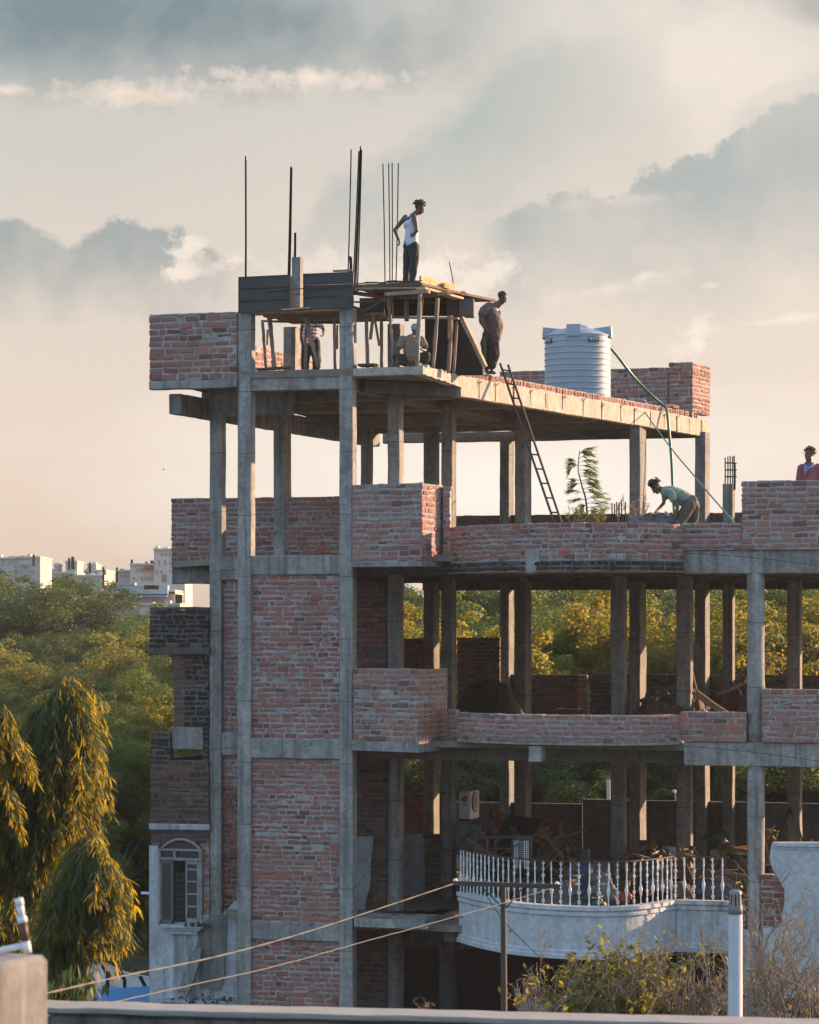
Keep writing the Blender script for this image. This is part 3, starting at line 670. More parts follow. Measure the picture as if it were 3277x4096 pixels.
# white plaster to the right of it, its broken upper edge climbing to the column
def sheet(name, pts, v, th, m):
    """flat plate cut to an outline given on the photograph, th thick, at its own depth"""
    q = [(U(x, v), Z(x, y, v)) for x, y in pts]; mb = MB()
    if sum(q[i][0]*q[(i+1) % len(q)][1]-q[(i+1) % len(q)][0]*q[i][1] for i in range(len(q))) < 0: q = q[::-1]
    n = len(q); fr = [(a, v, b) for a, b in q]; bk = [(a, v+th, b) for a, b in q]
    fs = [tuple(range(n)), tuple(range(n, 2*n))[::-1]]+[((i+1) % n, i, n+i, n+(i+1) % n) for i in range(n)]
    mb.add(fr+bk, fs); o = mb.build(name, m, BLD)
    return o
sheet('plaster', [(838, 3660), (890, 3655), (905, 3640), (918, 3628), (932, 3612), (950, 3600), (950, 4300), (838, 4300)], 1.96, .1, M_PLASTD)
sheet('plaster_patch', [(840, 3660), (905, 3655), (898, 3900), (880, 3960), (800, 3955), (780, 3800), (806, 3700)], 1.915, .008, concrete('damp_streaks', (.18, .18, .17), (.26, .26, .25), .4, .9, .5))
# arched window: frame, fanlight, shutters, sill
win = MB()
def ws(mb, x0, x1, y0, y1, v, dep, mi=0): mb.box(U(x0, v), U(x1, v), v, v+dep, zz(y1, v), zz(y0, v), mi)
for a in ((632, 642, 3395, 3700), (796, 808, 3395, 3700), (694, 702, 3395, 3438), (634, 806, 3396, 3404), (634, 806, 3432, 3442), (634, 806, 3690, 3700)): ws(win, *a, 1.90, .1)
arc = []; 
for i in range(15):
    t = i/14; arc.append((640+t*160, 3402-44*math.sin(math.pi*t)**.75))
uv = [(U(x, 1.86), 1.86+.06, zz(y, 1.86)) for x, y in arc]; win.tube(uv, .028, 6)
W_WIN = win.build('window_frame', wood('grey_frame_wood', (.22, .23, .24), (.36, .37, .38)), BLD)
M_GLD = plain('dusty_glass', (.035, .045, .055), .25, 0, .2, 5, .05)
gl = MB()
gl.box(U(642, 1.98), U(796, 1.98), 1.98, 1.985, zz(3432), zz(3370)); gl.build('fanlight', M_GLD, W_WIN)
ar = sheet('arch_brickwork', [(606, 3362), (640, 3360), (668, 3364), (700, 3355), (740, 3355), (775, 3366), (800, 3385), (838, 3372), (838, 3320), (606, 3320)], 2.0, .1, M_MORTD)
rsh = MB()
for a in ((742, 749, 3440, 3690), (788, 797, 3440, 3690), (742, 797, 3440, 3452), (742, 797, 3473, 3480), (742, 797, 3522, 3528), (742, 797, 3572, 3578), (742, 797, 3622, 3628), (742, 797, 3672, 3690), (742, 797, 3452, 3456)): ws(rsh, *a, 1.93, .035)
o = rsh.build('window_shutter', MATS['grey_frame_wood'], W_WIN); g = MB(); ws(g, 745, 794, 3445, 3685, 1.95, .008); g.build('pane', M_GLD, o)
lsh = MB()
for a in ((642, 652, 3440, 3700), (684, 694, 3440, 3700), (642, 694, 3440, 3456), (642, 694, 3680, 3700)): ws(lsh, *a, 1.85, .035)
o = lsh.build('window_shutter', wood('shutter_wood', (.07, .07, .075), (.15, .15, .16)), W_WIN); g = MB(); ws(g, 648, 690, 3450, 3692, 1.87, .008); g.build('pane', M_GLD, o)
gr = MB()
for x in range(703, 742, 7): gr.tube([(U(x, 2.1), 2.1, zz(3690)), (U(x, 2.1), 2.1, zz(3500))], .006, 4)
for y in range(3510, 3690, 26): gr.tube([(U(698, 2.1), 2.09, zz(y)), (U(742, 2.1), 2.09, zz(y))], .006, 4)
gr.build('window_grille', M_RUST, W_WIN)
tnk = MB(); ws(tnk, 700, 738, 3490, 3690, 2.6, .3); tnk.build('curtain', M_PLASTD, W_WIN)
sl = MB()
for k, (x0, x1, y0, y1, v) in enumerate(((640, 808, 3700, 3712, 1.75), (655, 800, 3712, 3722, 1.80), (668, 790, 3722, 3736, 1.85))): ws(sl, x0, x1, y0, y1, v, WV-v)
sl.build('window_sill', M_PLAST, W_WIN)
# rubble on the sill and on the little ledge, the fallen slanting slab, lower moulding
rb = MB(); rn = random.Random(12)
for i in range(26): rb.rock((U(rn.uniform(745, 838), 1.78), rn.uniform(1.68, 1.88), zz(3702)+rn.uniform(0, .08)), rn.uniform(.02, .06), rn)
for i in range(70): rb.rock((U(rn.gauss(810, 60), 1.7), rn.uniform(1.5, 1.9), zz(4002)+abs(rn.gauss(0, .07))), rn.uniform(.02, .06), rn)
rb.build('rubble', M_CON2, BLD)
sheet('fallen_slab', [(778, 3800), (806, 3792), (800, 3840), (762, 3958), (740, 3992), (710, 3968), (740, 3880), (762, 3820)], 1.70, .07, M_CON)
mo = MB(); ws(mo, 632, 950, 4000, 4012, 1.6, .33); ws(mo, 640, 840, 4014, 4024, 1.72, .2); mo.build('ledge', M_PLASTD, BLD)
pp = MB(); pp.tube([(U(600, 2.6), 2.6, zz(3577, 2.6)), (U(566, 2.6), 2.6, zz(3577, 2.6))], .03, 10); pp.build('drain_pipe', M_WHITE, BLD)

# --- the white bowed balcony with its cast railing
pw = bow(1836, 2700, .45, .0, 1.95, 40); pr_ = [Vector((U(2725, .0), -.01)), Vector((U(2915, .0), -.01))]
def strip(path, prof, name, m, parent=BLD):
    """profile (outward offset, z) swept along a plan path"""
    mb = MB(); n = len(path); k = len(prof); vs = []
    for i, p in enumerate(path):
        d = (path[min(i+1, n-1)]-path[max(i-1, 0)]).normalized(); nn = Vector((d.y, -d.x))
        for o_, z in prof: q = p+nn*o_; vs.append((q.x, q.y, z))
    fs = []
    for i in range(n-1):
        for j in range(k): fs.append((i*k+j, i*k+(j+1) % k, (i+1)*k+(j+1) % k, (i+1)*k+j))
    fs += [tuple(range(k)), tuple(range((n-1)*k, n*k))[::-1]]
    mb.add(vs, fs); bm_ = mb.build(name, m, parent)
    me = bm_.data; b = bmesh.new(); b.from_mesh(me); bmesh.ops.recalc_face_normals(b, faces=b.faces); b.to_mesh(me); b.free(); return bm_
zt_, zb_ = -5.085, -6.03
prof = [(-.18, zt_), (.05, zt_), (.055, zt_-.07), (.02, zt_-.10), (.03, zt_-.13), (.03, zt_-.17), (0, zt_-.19), (0, zb_+.16), (.03, zb_+.14), (.03, zb_+.09), (.05, zb_+.07), (.05, zb_), (-.18, zb_)]
strip(pw, prof, 'balcony_wall', M_PLAST)
path2 = [pw[-1], pw[-1].lerp(pr_[0], .5)+Vector((0, -.02)), pr_[0], pr_[1]]
strip(path2, prof, 'balcony_wall', M_PLASTD)
bow_slab('balcony_slab', pw, F0T-.2, F0T, M_CON2, back=1.0, lip=-.06)
hole = MB(); hole.rock((U(2048, -1.2), pw[9].y-.02, Z(2040, 3730, -1.5)), .09, random.Random(2)); hole.rock((U(2060, -1.2), pw[9].y-.05, Z(2040, 3745, -1.5)), .05, random.Random(3)); hole.build('drain_hole', M_CON2, BLD)
# railing
full = pw+[pr_[0], pr_[1]]
cum = [0]
for i in range(1, len(full)): cum.append(cum[-1]+(full[i]-full[i-1]).length)
def along(s_):
    for i in range(1, len(full)):
        if cum[i] >= s_: t = (s_-cum[i-1])/max(1e-6, cum[i]-cum[i-1]); return full[i-1].lerp(full[i], t)
    return full[-1]
zr = -4.29
RL = empty('balcony_railing', None, None); RL.parent = BLD
tr = MB(); tr.tube([(p.x, p.y+.06, zr) for p in [along(s) for s in np.linspace(0, cum[-1], 70)]], .014, 6); tr.build('top_rail', M_RUST, RL)
M_BAL = plain('peeling_white_paint', (.72, .76, .80), .6, 0, .30, 14, .2)
hgt = zr-zt_
def baluster_a():
    mb = MB(); f = hgt
    pr = [(.012, 0), (.020, .03*f), (.012, .08*f), (.016, .20*f), (.034, .30*f), (.042, .36*f), (.020, .45*f), (.013, .60*f), (.016, .75*f), (.024, .82*f), (.014, .88*f), (.018, .93*f), (.010, .97*f), (.010, f)]
    mb.lathe(pr, sides=8); return mb.build('baluster', M_BAL, smooth=True)
def baluster_b():
    mb = MB(); f = hgt
    mb.lathe([(.012, 0), (.012, f)], sides=6)
    for zc in (.30*f, .66*f):
        for k in range(7):
            a = 2*math.pi*k/7; mb.rock((.030*math.cos(a), 0, zc+.030*math.sin(a)), .019, random.Random(k), flat=1.0)
        mb.rock((0, 0, zc), .03, random.Random(9), flat=1.)
    for zc, s_ in ((.06*f, 1), (.13*f, -1), (.48*f, 1), (.83*f, -1), (.92*f, 1)):
        for sx in (-1, 1):
            mb.tube([(0, 0, zc), (sx*.022, 0, zc+.004*s_), (sx*.036, 0, zc+.022*s_), (sx*.030, 0, zc+.034*s_)], [.009, .008, .006, .004], 5)
    for zc in (.20*f, .40*f, .56*f, .76*f): mb.lathe([(.012, -.02), (.020, 0), (.012, .02)], (0, 0, zc), 6)
    return mb.build('baluster', M_BAL)
ba, bb = baluster_a(), baluster_b(); nb = 41
for i in range(nb):
    s_ = cum[-1]*(i+.3)/nb; p = along(s_); q = along(min(cum[-1], s_+.03)); ang = math.atan2(q.y-p.y, q.x-p.x)
    src = (ba, bb)[i % 2]; o = src if i < 2 else src.copy()
    if i >= 2: C.objects.link(o)
    o.parent = RL; o.location = (p.x, p.y+.06, zt_); o.rotation_euler = (0, random.Random(i).uniform(-.02, .02), ang); o.scale = (.82, .82, 1)
# --- broken white wall on the right of the round column
sheet('rendered_wall', [(3090, 3370), (3700, 3370), (3700, 3990), (3055, 3990), (3052, 3715), (3118, 3712), (3132, 3690), (3128, 3650), (3140, 3600), (3138, 3560), (3118, 3520), (3092, 3480), (3080, 3440), (3082, 3400)], -.10, .2, M_PLAST)
mo = MB(); mo.box(U(3105, -.2), UR, -.16, -.10, Z(3150, 3385, -.1), Z(3150, 3372, -.1)); mo.box(U(3110, -.2), UR, -.13, -.101, Z(3150, 3396, -.1), Z(3150, 3388, -.1)); mo.build('moulding', M_PLAST, BLD)
vwall(3044, 3142, 3500, 3706, .02, 'brick_infill', [brickm('broken_brick', [(0., (.16, .05, .035)), (.5, (.30, .09, .06)), (1., (.36, .15, .10))], .35), M_MORT], 221, ragged=True)
vbox(3044, 3125, 3706, 3722, -.06, .2, 'ledge', M_CON)
vbox(2950, 3700, 3730, 3990, .05, .2, 'rendered_wall', M_PLASTD)
vbox(2905, 2985, 3600, 4100, .08, .3, 'brick_core', M_CON2)
vwall(2915, 2984, 3620, 3700, .05, 'brick_infill', [M_BRM, M_MORT], 223)
vbox(2700, 3700, 3995, 4300, 1.6, .2, 'inner_wall', M_CON2)
vbox(2975, 3010, 3990, 4300, .06, .3, 'column', M_PLAST)
# plaster patches on the old inner walls of the first floor
def wsheet(name, pts, v, th, m): return sheet(name, pts, v, th, m)
wsheet('plaster', [(1424, 3346), (1494, 3346), (1490, 3400), (1484, 3440), (1482, 3520), (1478, 3560), (1466, 3585), (1460, 3640), (1424, 3640)], 2.66, .03, concrete('grey_plaster', (.30, .32, .34), (.40, .42, .45), .2, .3, .3))
wsheet('plaster', [(1612, 3340), (1680, 3335), (1700, 3360), (1706, 3440), (1698, 3560), (1690, 3640), (1612, 3640)], 5.6, .05, MATS['grey_plaster'])
vwall(1700, 1775, 3340, 3640, 5.6, 'brick_infill', DM, 225)
vwall(1612, 1700, 3640, 3700, 5.5, 'brick_infill', DM, 226)
# rebar: bundles that rise out of the columns
def rebar(tops, z0, dx=.0, parent=BLD, v=.13, r=.0135):
    for (xb, yb, xt, yt) in tops:
        mb = MB(); a = Vector((U(xb, v), v, Z(xb, yb, v))); b = Vector((U(xt, v), v+.03, Z(xt, yt, v)))
        mid = a.lerp(b, .5)+Vector((.006, 0, 0)); mb.tube([a, mid, b], r, 5); mb.build('rebar', M_STEEL, parent)
rebar([(981, 1270, 980, 624), (984, 1270, 982, 640)], 0)
rebar([(1148, 1252, 1161, 668), (1154, 1252, 1163, 664), (1157, 1252, 1166, 670)], 0, v=4.4)
rebar([(1176, 1060, 1177, 930), (1181, 1060, 1181, 930)], 0, v=.5)
rebar([(1390, 1180, 1403, 597), (1410, 1180, 1434, 604), (1416, 1180, 1440, 583), (1422, 1180, 1441, 592), (1429, 1180, 1445, 598)], 0)
rebar([(1541, 1180, 1530, 654), (1560, 1180, 1553, 652), (1569, 1180, 1567, 650), (1583, 1180, 1592, 652)], 0, v=2.7, r=.0125)
rebar([(1401, 1090, 1400, 1025), (1402, 1095, 1398, 1025), (1405, 1095, 1403, 1030)], 0, r=.02)
# starter bars and links on the short column of the open roof
rebar([(2900, 1960, 2900, 1830), (2911, 1960, 2911, 1826), (2921, 1960, 2920, 1823), (2930, 1960, 2930, 1826), (2937, 1960, 2936, 1822), (2940, 1960, 2940, 1850)], 0, v=15.7, r=.016)
lk = MB(); 
for y in (1850, 1878, 1905):
    p = [(U(2899, 15.62), 15.65, Z(2915, y, 15.6)), (U(2940, 15.62), 15.65, Z(2915, y+2, 15.6)), (U(2940, 15.62), 15.9, Z(2915, y, 15.6)), (U(2899, 15.62), 15.9, Z(2915, y, 15.6)), (U(2899, 15.62), 15.65, Z(2915, y, 15.6))]; lk.tube(p, .012, 4)
lk.build('rebar_link', M_STEEL, BLD)
rebar([(2447, 2100, 2447, 2012), (2457, 2100, 2457, 2014), (2465, 2100, 2466, 2008), (2475, 2100, 2476, 2011), (2486, 2100, 2484, 1998), (2499, 2100, 2501, 2008)], 0, v=5.4, r=.014)
rebar([(1822, 1112+75, 1796, 1046)], 0, v=3.0, r=.01)
# ------------------------------------------------------------------ formwork on the roof
def pv(x, y, v): return W(U(x, v), v, Z(x, y, v))
def m2(px, v): return px*Dv(1600, v)/F
def post(pts, wpx, v, label, group, m=M_POST, name='timber_prop', cat='prop', square=False):
    mb = MB(); q = [pv(x, y, v if not hasattr(v, '__len__') else v[i]) for i, (x, y) in enumerate(pts)]
    r = m2(wpx, .5)/2
    if square: mb.rough(q[0], q[-1], E*r, N*r*.5, ch=.004, jit=.002, mi=0)
    else:
        fine = []; rn = random.Random(int(pts[0][0]))
        for i in range(len(q)-1):
            k = 5
            for j in range(k): fine.append(q[i].lerp(q[i+1], j/k)+Vector((rn.uniform(-.006, .006), 0, 0)))
        fine.append(q[-1]); mb.tube(fine, [r*rn.uniform(.88, 1.1) for _ in fine], 8)
    return tag(mb.build(name, m, smooth=not square), label, cat, group)
GP = 'wooden props under the roof formwork'
PR = [([(1049, 1285), (1058, 1380), (1067, 1478)], 14, 1.2, 'thin weathered prop leftmost under the left shutter panels'),
 ([(1078, 1268), (1090, 1380), (1099, 1480)], 18, .6, 'thick grey prop beside the thin leftmost one under the left panels'),
 ([(1215, 1252), (1276, 1470)], 17, .45, 'thick prop leaning strongly in front of the man in the striped shirt'),
 ([(1226, 1312), (1222, 1476)], 12, 1.4, 'upright thin prop in front of the dark trousers of the striped-shirt man'),
 ([(1337, 1252), (1341, 1476)], 12, .6, 'straight slim prop left of the second front column'),
 ([(1553, 1184), (1562, 1290), (1578, 1466)], 14, .5, 'slanting prop just left of the squatting man'),
 ([(1680, 1176), (1676, 1300), (1667, 1470)], 18, .03, 'pale thick prop standing in front of the squatting man in a cap'),
 ([(1748, 1192), (1746, 1310), (1731, 1474)], 16, .6, 'crooked prop right of the squatting man'),
 ([(1808, 1272), (1794, 1488)], 17, 1.5, 'stout prop left one of the pair by the stair opening'),
 ([(1828, 1283), (1815, 1488)], 13, 1.7, 'slimmer prop right one of the pair by the stair opening'),
 ([(1466, 1271), (1471, 1474)], 15, 1.0, 'upright prop nearest the second front column on its right'),
 ([(1525, 1275), (1527, 1474)], 14, 1.4, 'upright prop right of the two crossing boards'),
 ([(1626, 1186), (1627, 1285)], 19, 1.9, 'dark reddish short prop above the cap of the squatting man')]
for p_, w_, v_, l_ in PR: post(p_, w_, v_, l_, GP)
GB = 'boards nailed between the props'
for p_, w_, v_, l_ in [([(1350, 1300), (1349, 1396)], 9, 1.4, 'short hanging board beside the slim prop left of the column'), ([(1071, 1318), (1069, 1380)], 9, 1.6, 'short dark board between the two leftmost props'),
  ([(1494, 1258), (1482, 1358)], 13, .9, 'sunlit board slanting left between two upright props'), ([(1501, 1285), (1518, 1384)], 10, 1.2, 'brown board slanting right between two upright props'),
  ([(1801, 1262), (1800, 1352)], 17, 1.35, 'wide short board hanging over the stout prop'), ([(1567, 1180), (1574, 1270)], 6, .8, 'narrow sunlit lath beside the slanting prop'),
  ([(1693, 1178), (1687, 1260)], 6, .5, 'narrow sunlit lath beside the pale thick prop'), ([(1757, 1194), (1752, 1290)], 6, .9, 'narrow lath beside the crooked prop'),
  ([(1539, 1197), (1445, 1250)], 7, .6, 'thin diagonal brace under the deck'), ([(1238, 1255), (1236, 1300)], 10, 1.5, 'stubby hanger board behind the leaning prop'), ([(1264, 1252), (1263, 1296)], 18, 1.5, 'wide hanger board under the right shutter panel'), ([(1203, 1318), (1222, 1400)], 5, 2.0, 'thin sunlit lath leaning behind the leaning prop')]:
    post(p_, w_, v_, l_, GB, M_PLANK, 'board', 'board', True)
def plank(x0, y0, x1, y1, v0, v1, hpx, dep, label, m=M_PLANK, name='plank', cat='plank', group='planks of the roof formwork'):
    mb = MB(); a, b = pv(x0, y0, v0), pv(x1, y1, v1); d = (b-a).normalized(); n = Vector((-d.y, d.x, 0)).normalized()
    mb.rough(a+n*dep/2, b+n*dep/2, n*dep/2, (0, 0, m2(hpx, .5)/2), ch=.003, jit=.004, seg=.3)
    return tag(mb.build(name, m), label, cat, group)
plank(1002, 1251, 1212, 1245, -.05, -.05, 8, .35, 'long ledger plank under the left shutter panel')
plank(1210, 1244, 1358, 1237, -.06, -.06, 8, .30, 'long ledger plank under the right shutter panel')
plank(1125, 1238, 1240, 1230, -.14, -.14, 7, .12, 'short plank lying on the ledger below the stub column')
plank(1052, 1263, 1118, 1258, .3, .3, 8, .5, 'short bearer on top of the two leftmost props', M_POST)
plank(1110, 1278, 1176, 1258, .7, .7, 6, .06, 'curved branch brace under the left deck', M_POST)
plank(1045, 1283, 1362, 1292, 1.6, 1.6, 8, .1, 'long dark ledger behind the left props', M_PLANKD)
plank(1416, 1153, 1700, 1150, -.02, -.02, 9, .25, 'top edge plank of the deck over the squatting man', M_POST)
plank(1538, 1176, 1715, 1166, -.2, -.2, 14, .1, 'thick joist under the deck edge with a sunlit end', M_POST)
plank(1416, 1170, 1560, 1192, .2, 1.6, 14, .08, 'joist running back under the deck')
plank(1600, 1190, 1790, 1172, 1.2, .3, 13, .1, 'joist crossing behind the pale prop', M_POST)
plank(1438, 1266, 1832, 1273, 1.1, 1.1, 8, .1, 'long ledger tying the props under the deck', M_POST)
plank(1447, 1256, 1532, 1254, .9, .9, 8, .2, 'short ledger over the two crossing boards')
plank(1415, 1206, 1835, 1210, 2.2, 2.2, 6, .1, 'rear ledger under the deck', M_PLANKD)
for i, xx in enumerate((1470, 1660, 1720)): plank(xx, 1158, xx+110, 1186, .1, 2.6, 9, .07, ['joist going back on the left below the deck', 'joist going back below the standing man', 'joist going back beside the lit edge board'][i])
# deck with reinforcement litter
dk = MB(); zd = Z(1560, 1150, .4)+.02; ca, cb, cc, cd = Vector((U(1416, 0), -.02)), Vector((U(1692, 0), -.05)), UD(1850, 56.1), Vector((U(1416, 0), 2.9))
cc2 = cc+Vector((.3, 1.4))
dk.hexa([(*(p), zd-.05) for p in (ca, cb, cc, cc2, cd)], [(*p, zd-.005) for p in (ca, cb, cc, cc2, cd)])
dko = dk.build('formwork_deck', M_PLANKD); dko.matrix_world = Matrix.Translation((O.x, O.y, 0)) @ Matrix.Rotation(-TH, 4, 'Z')
tag(dko, 'timber deck of the roof formwork on which the man in a vest stands', 'formwork deck')
dk2 = MB(); q = [Vector((UB1-.05, .05)), Vector((U(1412, 0), .05)), Vector((U(1412, 0), 2.6)), Vector((UB1-.05, 2.6))]; z2 = Z(1200, 1240, .4)
dk2.hexa([(*p, z2-.03) for p in q], [(*p, z2+.01) for p in q]); o = dk2.build('formwork_deck', M_PLANKD); o.matrix_world = dko.matrix_world.copy()
tag(o, 'dark timber deck behind the two steel shutter panels', 'formwork deck')
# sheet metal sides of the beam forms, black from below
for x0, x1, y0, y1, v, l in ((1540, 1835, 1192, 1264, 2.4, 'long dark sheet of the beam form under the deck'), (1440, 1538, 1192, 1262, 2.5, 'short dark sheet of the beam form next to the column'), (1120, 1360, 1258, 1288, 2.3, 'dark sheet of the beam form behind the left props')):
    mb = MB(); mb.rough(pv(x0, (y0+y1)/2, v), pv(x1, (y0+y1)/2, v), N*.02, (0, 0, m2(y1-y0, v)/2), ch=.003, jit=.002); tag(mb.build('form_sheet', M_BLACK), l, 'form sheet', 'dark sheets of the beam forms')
lit = MB(); z1_ = zat(1103, 54.6); z0_ = zat(1149, 54.6)
a, b = P(1685, H, 54.6), P(1822, H, 55.95); d = (b-a).normalized(); n_ = Vector((-d.y, d.x, 0))
lit.rough(a+n_*.02+Vector((0, 0, (z0_+z1_)/2)), b+n_*.02+Vector((0, 0, (z0_+z1_)/2)), n_*.02, (0, 0, (z1_-z0_)/2), ch=.004, jit=.003)
lo = tag(lit.build('edge_board', wood('sunlit_board', (.42, .26, .13), (.62, .42, .24))), 'wide raw board standing on edge in full sun at the corner of the deck', 'board')
ck = MB(); c_ = a.lerp(b, .55); ck.rough(c_-n_*.05+Vector((0, 0, (z0_+z1_)/2+.01)), c_+d*.22-n_*.05+Vector((0, 0, (z0_+z1_)/2+.01)), n_*.04, (0, 0, .045), ch=.004); ck.build('cleat', M_PLANK, lo)
a2 = P(1702, H, 54.5); b2 = P(1855, H, 56.15); zl = zat(1153, 54.5)
mb = MB(); mb.rough(a2+n_*.1+Vector((0, 0, zl)), b2+n_*.1+Vector((0, 0, zl)), n_*.1, (0, 0, .02), ch=.003); tag(mb.build('plank', MATS['sunlit_board']), 'sunlit plank lying below the wide edge board', 'plank', 'planks of the roof formwork')
def formbox(x0, x1, y0, y1, D0, dep, label, m):
    mb = MB(); a, b = P(x0, H, D0), P(x1, H, D0-.02*(x1-x0)/60); za, zb = zat(y0, D0), zat(y1, D0)
    d = (b-a).normalized(); n = Vector((-d.y, d.x, 0))
    for (p, q, w, z0, z1) in ((a, b, .02, zb, za), (a+n*(dep-.02), b+n*(dep-.02), .02, zb, za)): mb.rough(p+n*w/2+Vector((0, 0, (z0+z1)/2)), q+n*w/2+Vector((0, 0, (z0+z1)/2)), n*w/2, (0, 0, (z1-z0)/2), ch=.003, jit=.002)
    mb.rough(a+n*dep/2+Vector((0, 0, za+.012)), b+n*dep/2+d*.02+Vector((0, 0, za+.012)), n*dep/2, (0, 0, .01), ch=.003, jit=.002)
    mb.rough(b+n*dep/2+Vector((0, 0, (za+zb)/2)), b+n*dep/2+d*.025+Vector((0, 0, (za+zb)/2)), n*(dep/2), (0, 0, (za-zb)/2), ch=.003, jit=.002)
    mb.rough(a+n*dep/2+Vector((0, 0, zb)), b+n*dep/2+d*.02+Vector((0, 0, zb)), n*dep/2, (0, 0, .01), ch=.003, jit=.002)
    return tag(mb.build('beam_form', m), label, 'beam form', 'box forms at the end of the deck')
formbox(1836, 1890, 1197, 1260, 56.4, .5, 'grey sheet box form sticking out past the deck on the right', plain('grey_sheet', (.10, .11, .12), .6, .2))
formbox(1787, 1834, 1195, 1262, 56.5, .5, 'brownish box form beside the projecting grey one', plain('brown_sheet', (.10, .075, .06), .8))
mb = MB(); 
mb.rough(P(1845, 1172, 56.1), P(1862, 1176, 56.2), (0, .06, 0), (0, 0, .045), ch=.01); mb.tube([P(1850, 1172, 56.0), P(1868, 1173, 56.0)], .008, 5)
tag(mb.build('timber_block', M_RUST), 'small reddish timber block with a bolt on the deck corner', 'block')
# stair opening: inclined shuttering board, dark below
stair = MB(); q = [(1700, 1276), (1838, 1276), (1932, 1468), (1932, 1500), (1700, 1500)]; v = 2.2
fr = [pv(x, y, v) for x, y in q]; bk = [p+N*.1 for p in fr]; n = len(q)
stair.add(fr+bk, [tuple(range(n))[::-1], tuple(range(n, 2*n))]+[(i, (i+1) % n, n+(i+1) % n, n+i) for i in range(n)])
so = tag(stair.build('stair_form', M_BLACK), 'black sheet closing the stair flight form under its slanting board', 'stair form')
mb = MB(); a, b = pv(1838, 1272, 1.6), pv(1930, 1468, 1.6); d = (b-a).normalized(); up = N.cross(d).normalized()
mb.rough(a+N*.1-up*.03, b+N*.1-up*.03, N*.1, up*.035, ch=.003); tag(mb.build('stair_board', M_POST), 'long plank slanting down to the roof edge left of the man in an orange shirt', 'plank')
# steel shutter panels
def shutter(x0, x1, yt0, yt1, yb0, yb1, label):
    root = empty('shutter_panel', label, 'shutter panel', pv(x0, (yt0+yb0)/2, 0), 0, 'dark shutter panels on the front columns'); inv = Matrix.Translation(root.location).inverted()
    k = 3
    for i in range(k):
        mb = MB(); ta, tb = i/k, (i+1)/k; g = .006
        A0, A1 = pv(x0, yt0+(yb0-yt0)*ta, -.07), pv(x0, yt0+(yb0-yt0)*tb, -.07); B0, B1 = pv(x1, yt1+(yb1-yt1)*ta, -.07), pv(x1, yt1+(yb1-yt1)*tb, -.07)
        ca, cb = (A0+A1)/2, (B0+B1)/2; hh = (A0-A1).length/2-g
        mb.rough(ca, cb, N*.012, (0, 0, hh), ch=.003, jit=.003, seg=.3)
        for s_ in (-1, 1): mb.rough(ca+Vector((0, 0, s_*hh))-N*.012, cb+Vector((0, 0, s_*hh))-N*.012, N*.02, (0, 0, .004), ch=.002, jit=.001)
        for s_ in (0, 1):
            c = (ca, cb)[s_]; mb.rough(c+Vector((0, 0, -hh))-N*.01, c+Vector((0, 0, hh))-N*.01, E*.008, N*.02, ch=.002, jit=.001)
        o = mb.build('sheet', M_FORM, root); o.matrix_parent_inverse = inv
    return root
shutter(957, 1156, 1108, 1099, 1253, 1243, 'dark steel shutter panel of three sheets on the leftmost front column')
shutter(1216, 1414, 1095, 1087, 1238, 1232, 'dark steel shutter panel of three sheets on the second front column')
mb = MB(); mb.rough(pv(1191, 1236, .15), pv(1191, 1031, .15), E*m2(36, 0)/2, N*.1, ch=.012, jit=.006); o = mb.build('column', M_CON); o.parent = BLD; o.matrix_parent_inverse = (Matrix.Translation((O.x, O.y, 0)) @ Matrix.Rotation(-TH, 4, 'Z')).inverted()
post([(1165, 1104), (1166, 1234)], 16, .05, 'upright brown board between the left shutter panel and the stub column', GB, M_PLANK, 'board', 'board', True)
mb = MB(); mb.tube([pv(1063, 1165, -.12), pv(1190, 1156, -.13), pv(1412, 1144, -.12)], .011, 6); tag(mb.build('steel_rod', M_RUST), 'long rusty rod tied across the two shutter panels', 'rod')
mb = MB(); mb.rough(pv(1335, 1084, -.02), pv(1408, 1081, -.02), N*.05, (0, 0, .015), ch=.003); tag(mb.build('plank', M_POST), 'short plank on the top edge of the right shutter panel', 'plank', 'planks of the roof formwork')
mb = MB(); rn = random.Random(21)
for i in range(34):
    x = rn.uniform(1418, 1690); y0 = rn.uniform(-.3, .3)
    p = pv(x, 1142, rn.uniform(-.02, 1.0)); p.z = zd+.01+rn.uniform(0, .06); a = rn.uniform(-.5, .5)
    mb.tube([p, p+Vector((rn.uniform(.1, .35), a*.3, rn.uniform(-.03, .05)))], .007, 4)
for i in range(7):
    p = pv(1425, 1142, i*.12); p.z = zd+.03+.01*(i % 2); q = pv(1690, 1142, i*.12); q.z = zd+.04; mb.tube([p, q], .007, 4)
tag(mb.build('loose_rebar', M_RUST), 'tangle of short rusty bars and offcuts lying on the deck at the feet of the man in a vest', 'rebar scraps', kind='stuff')
tr_ = empty('shuttering_rib', None, None)
bpy.data.objects.remove(tr_)
mb = MB(); mb.rough(pv(1030, 1478, .4), pv(1160, 1470, .5), N*.1, (0, 0, .02), ch=.004); tag(mb.build('plank', M_PLANKD), 'dark plank lying on the slab behind the left props', 'plank', 'planks of the roof formwork')
mb = MB(); mb.rough(pv(1440, 1462, .3), pv(1505, 1458, .3), N*.15, (0, 0, .025), ch=.006, jit=.01); tag(mb.build('cement_bag', M_RUST), 'flat dark cement bag lying right of the second column', 'bag')

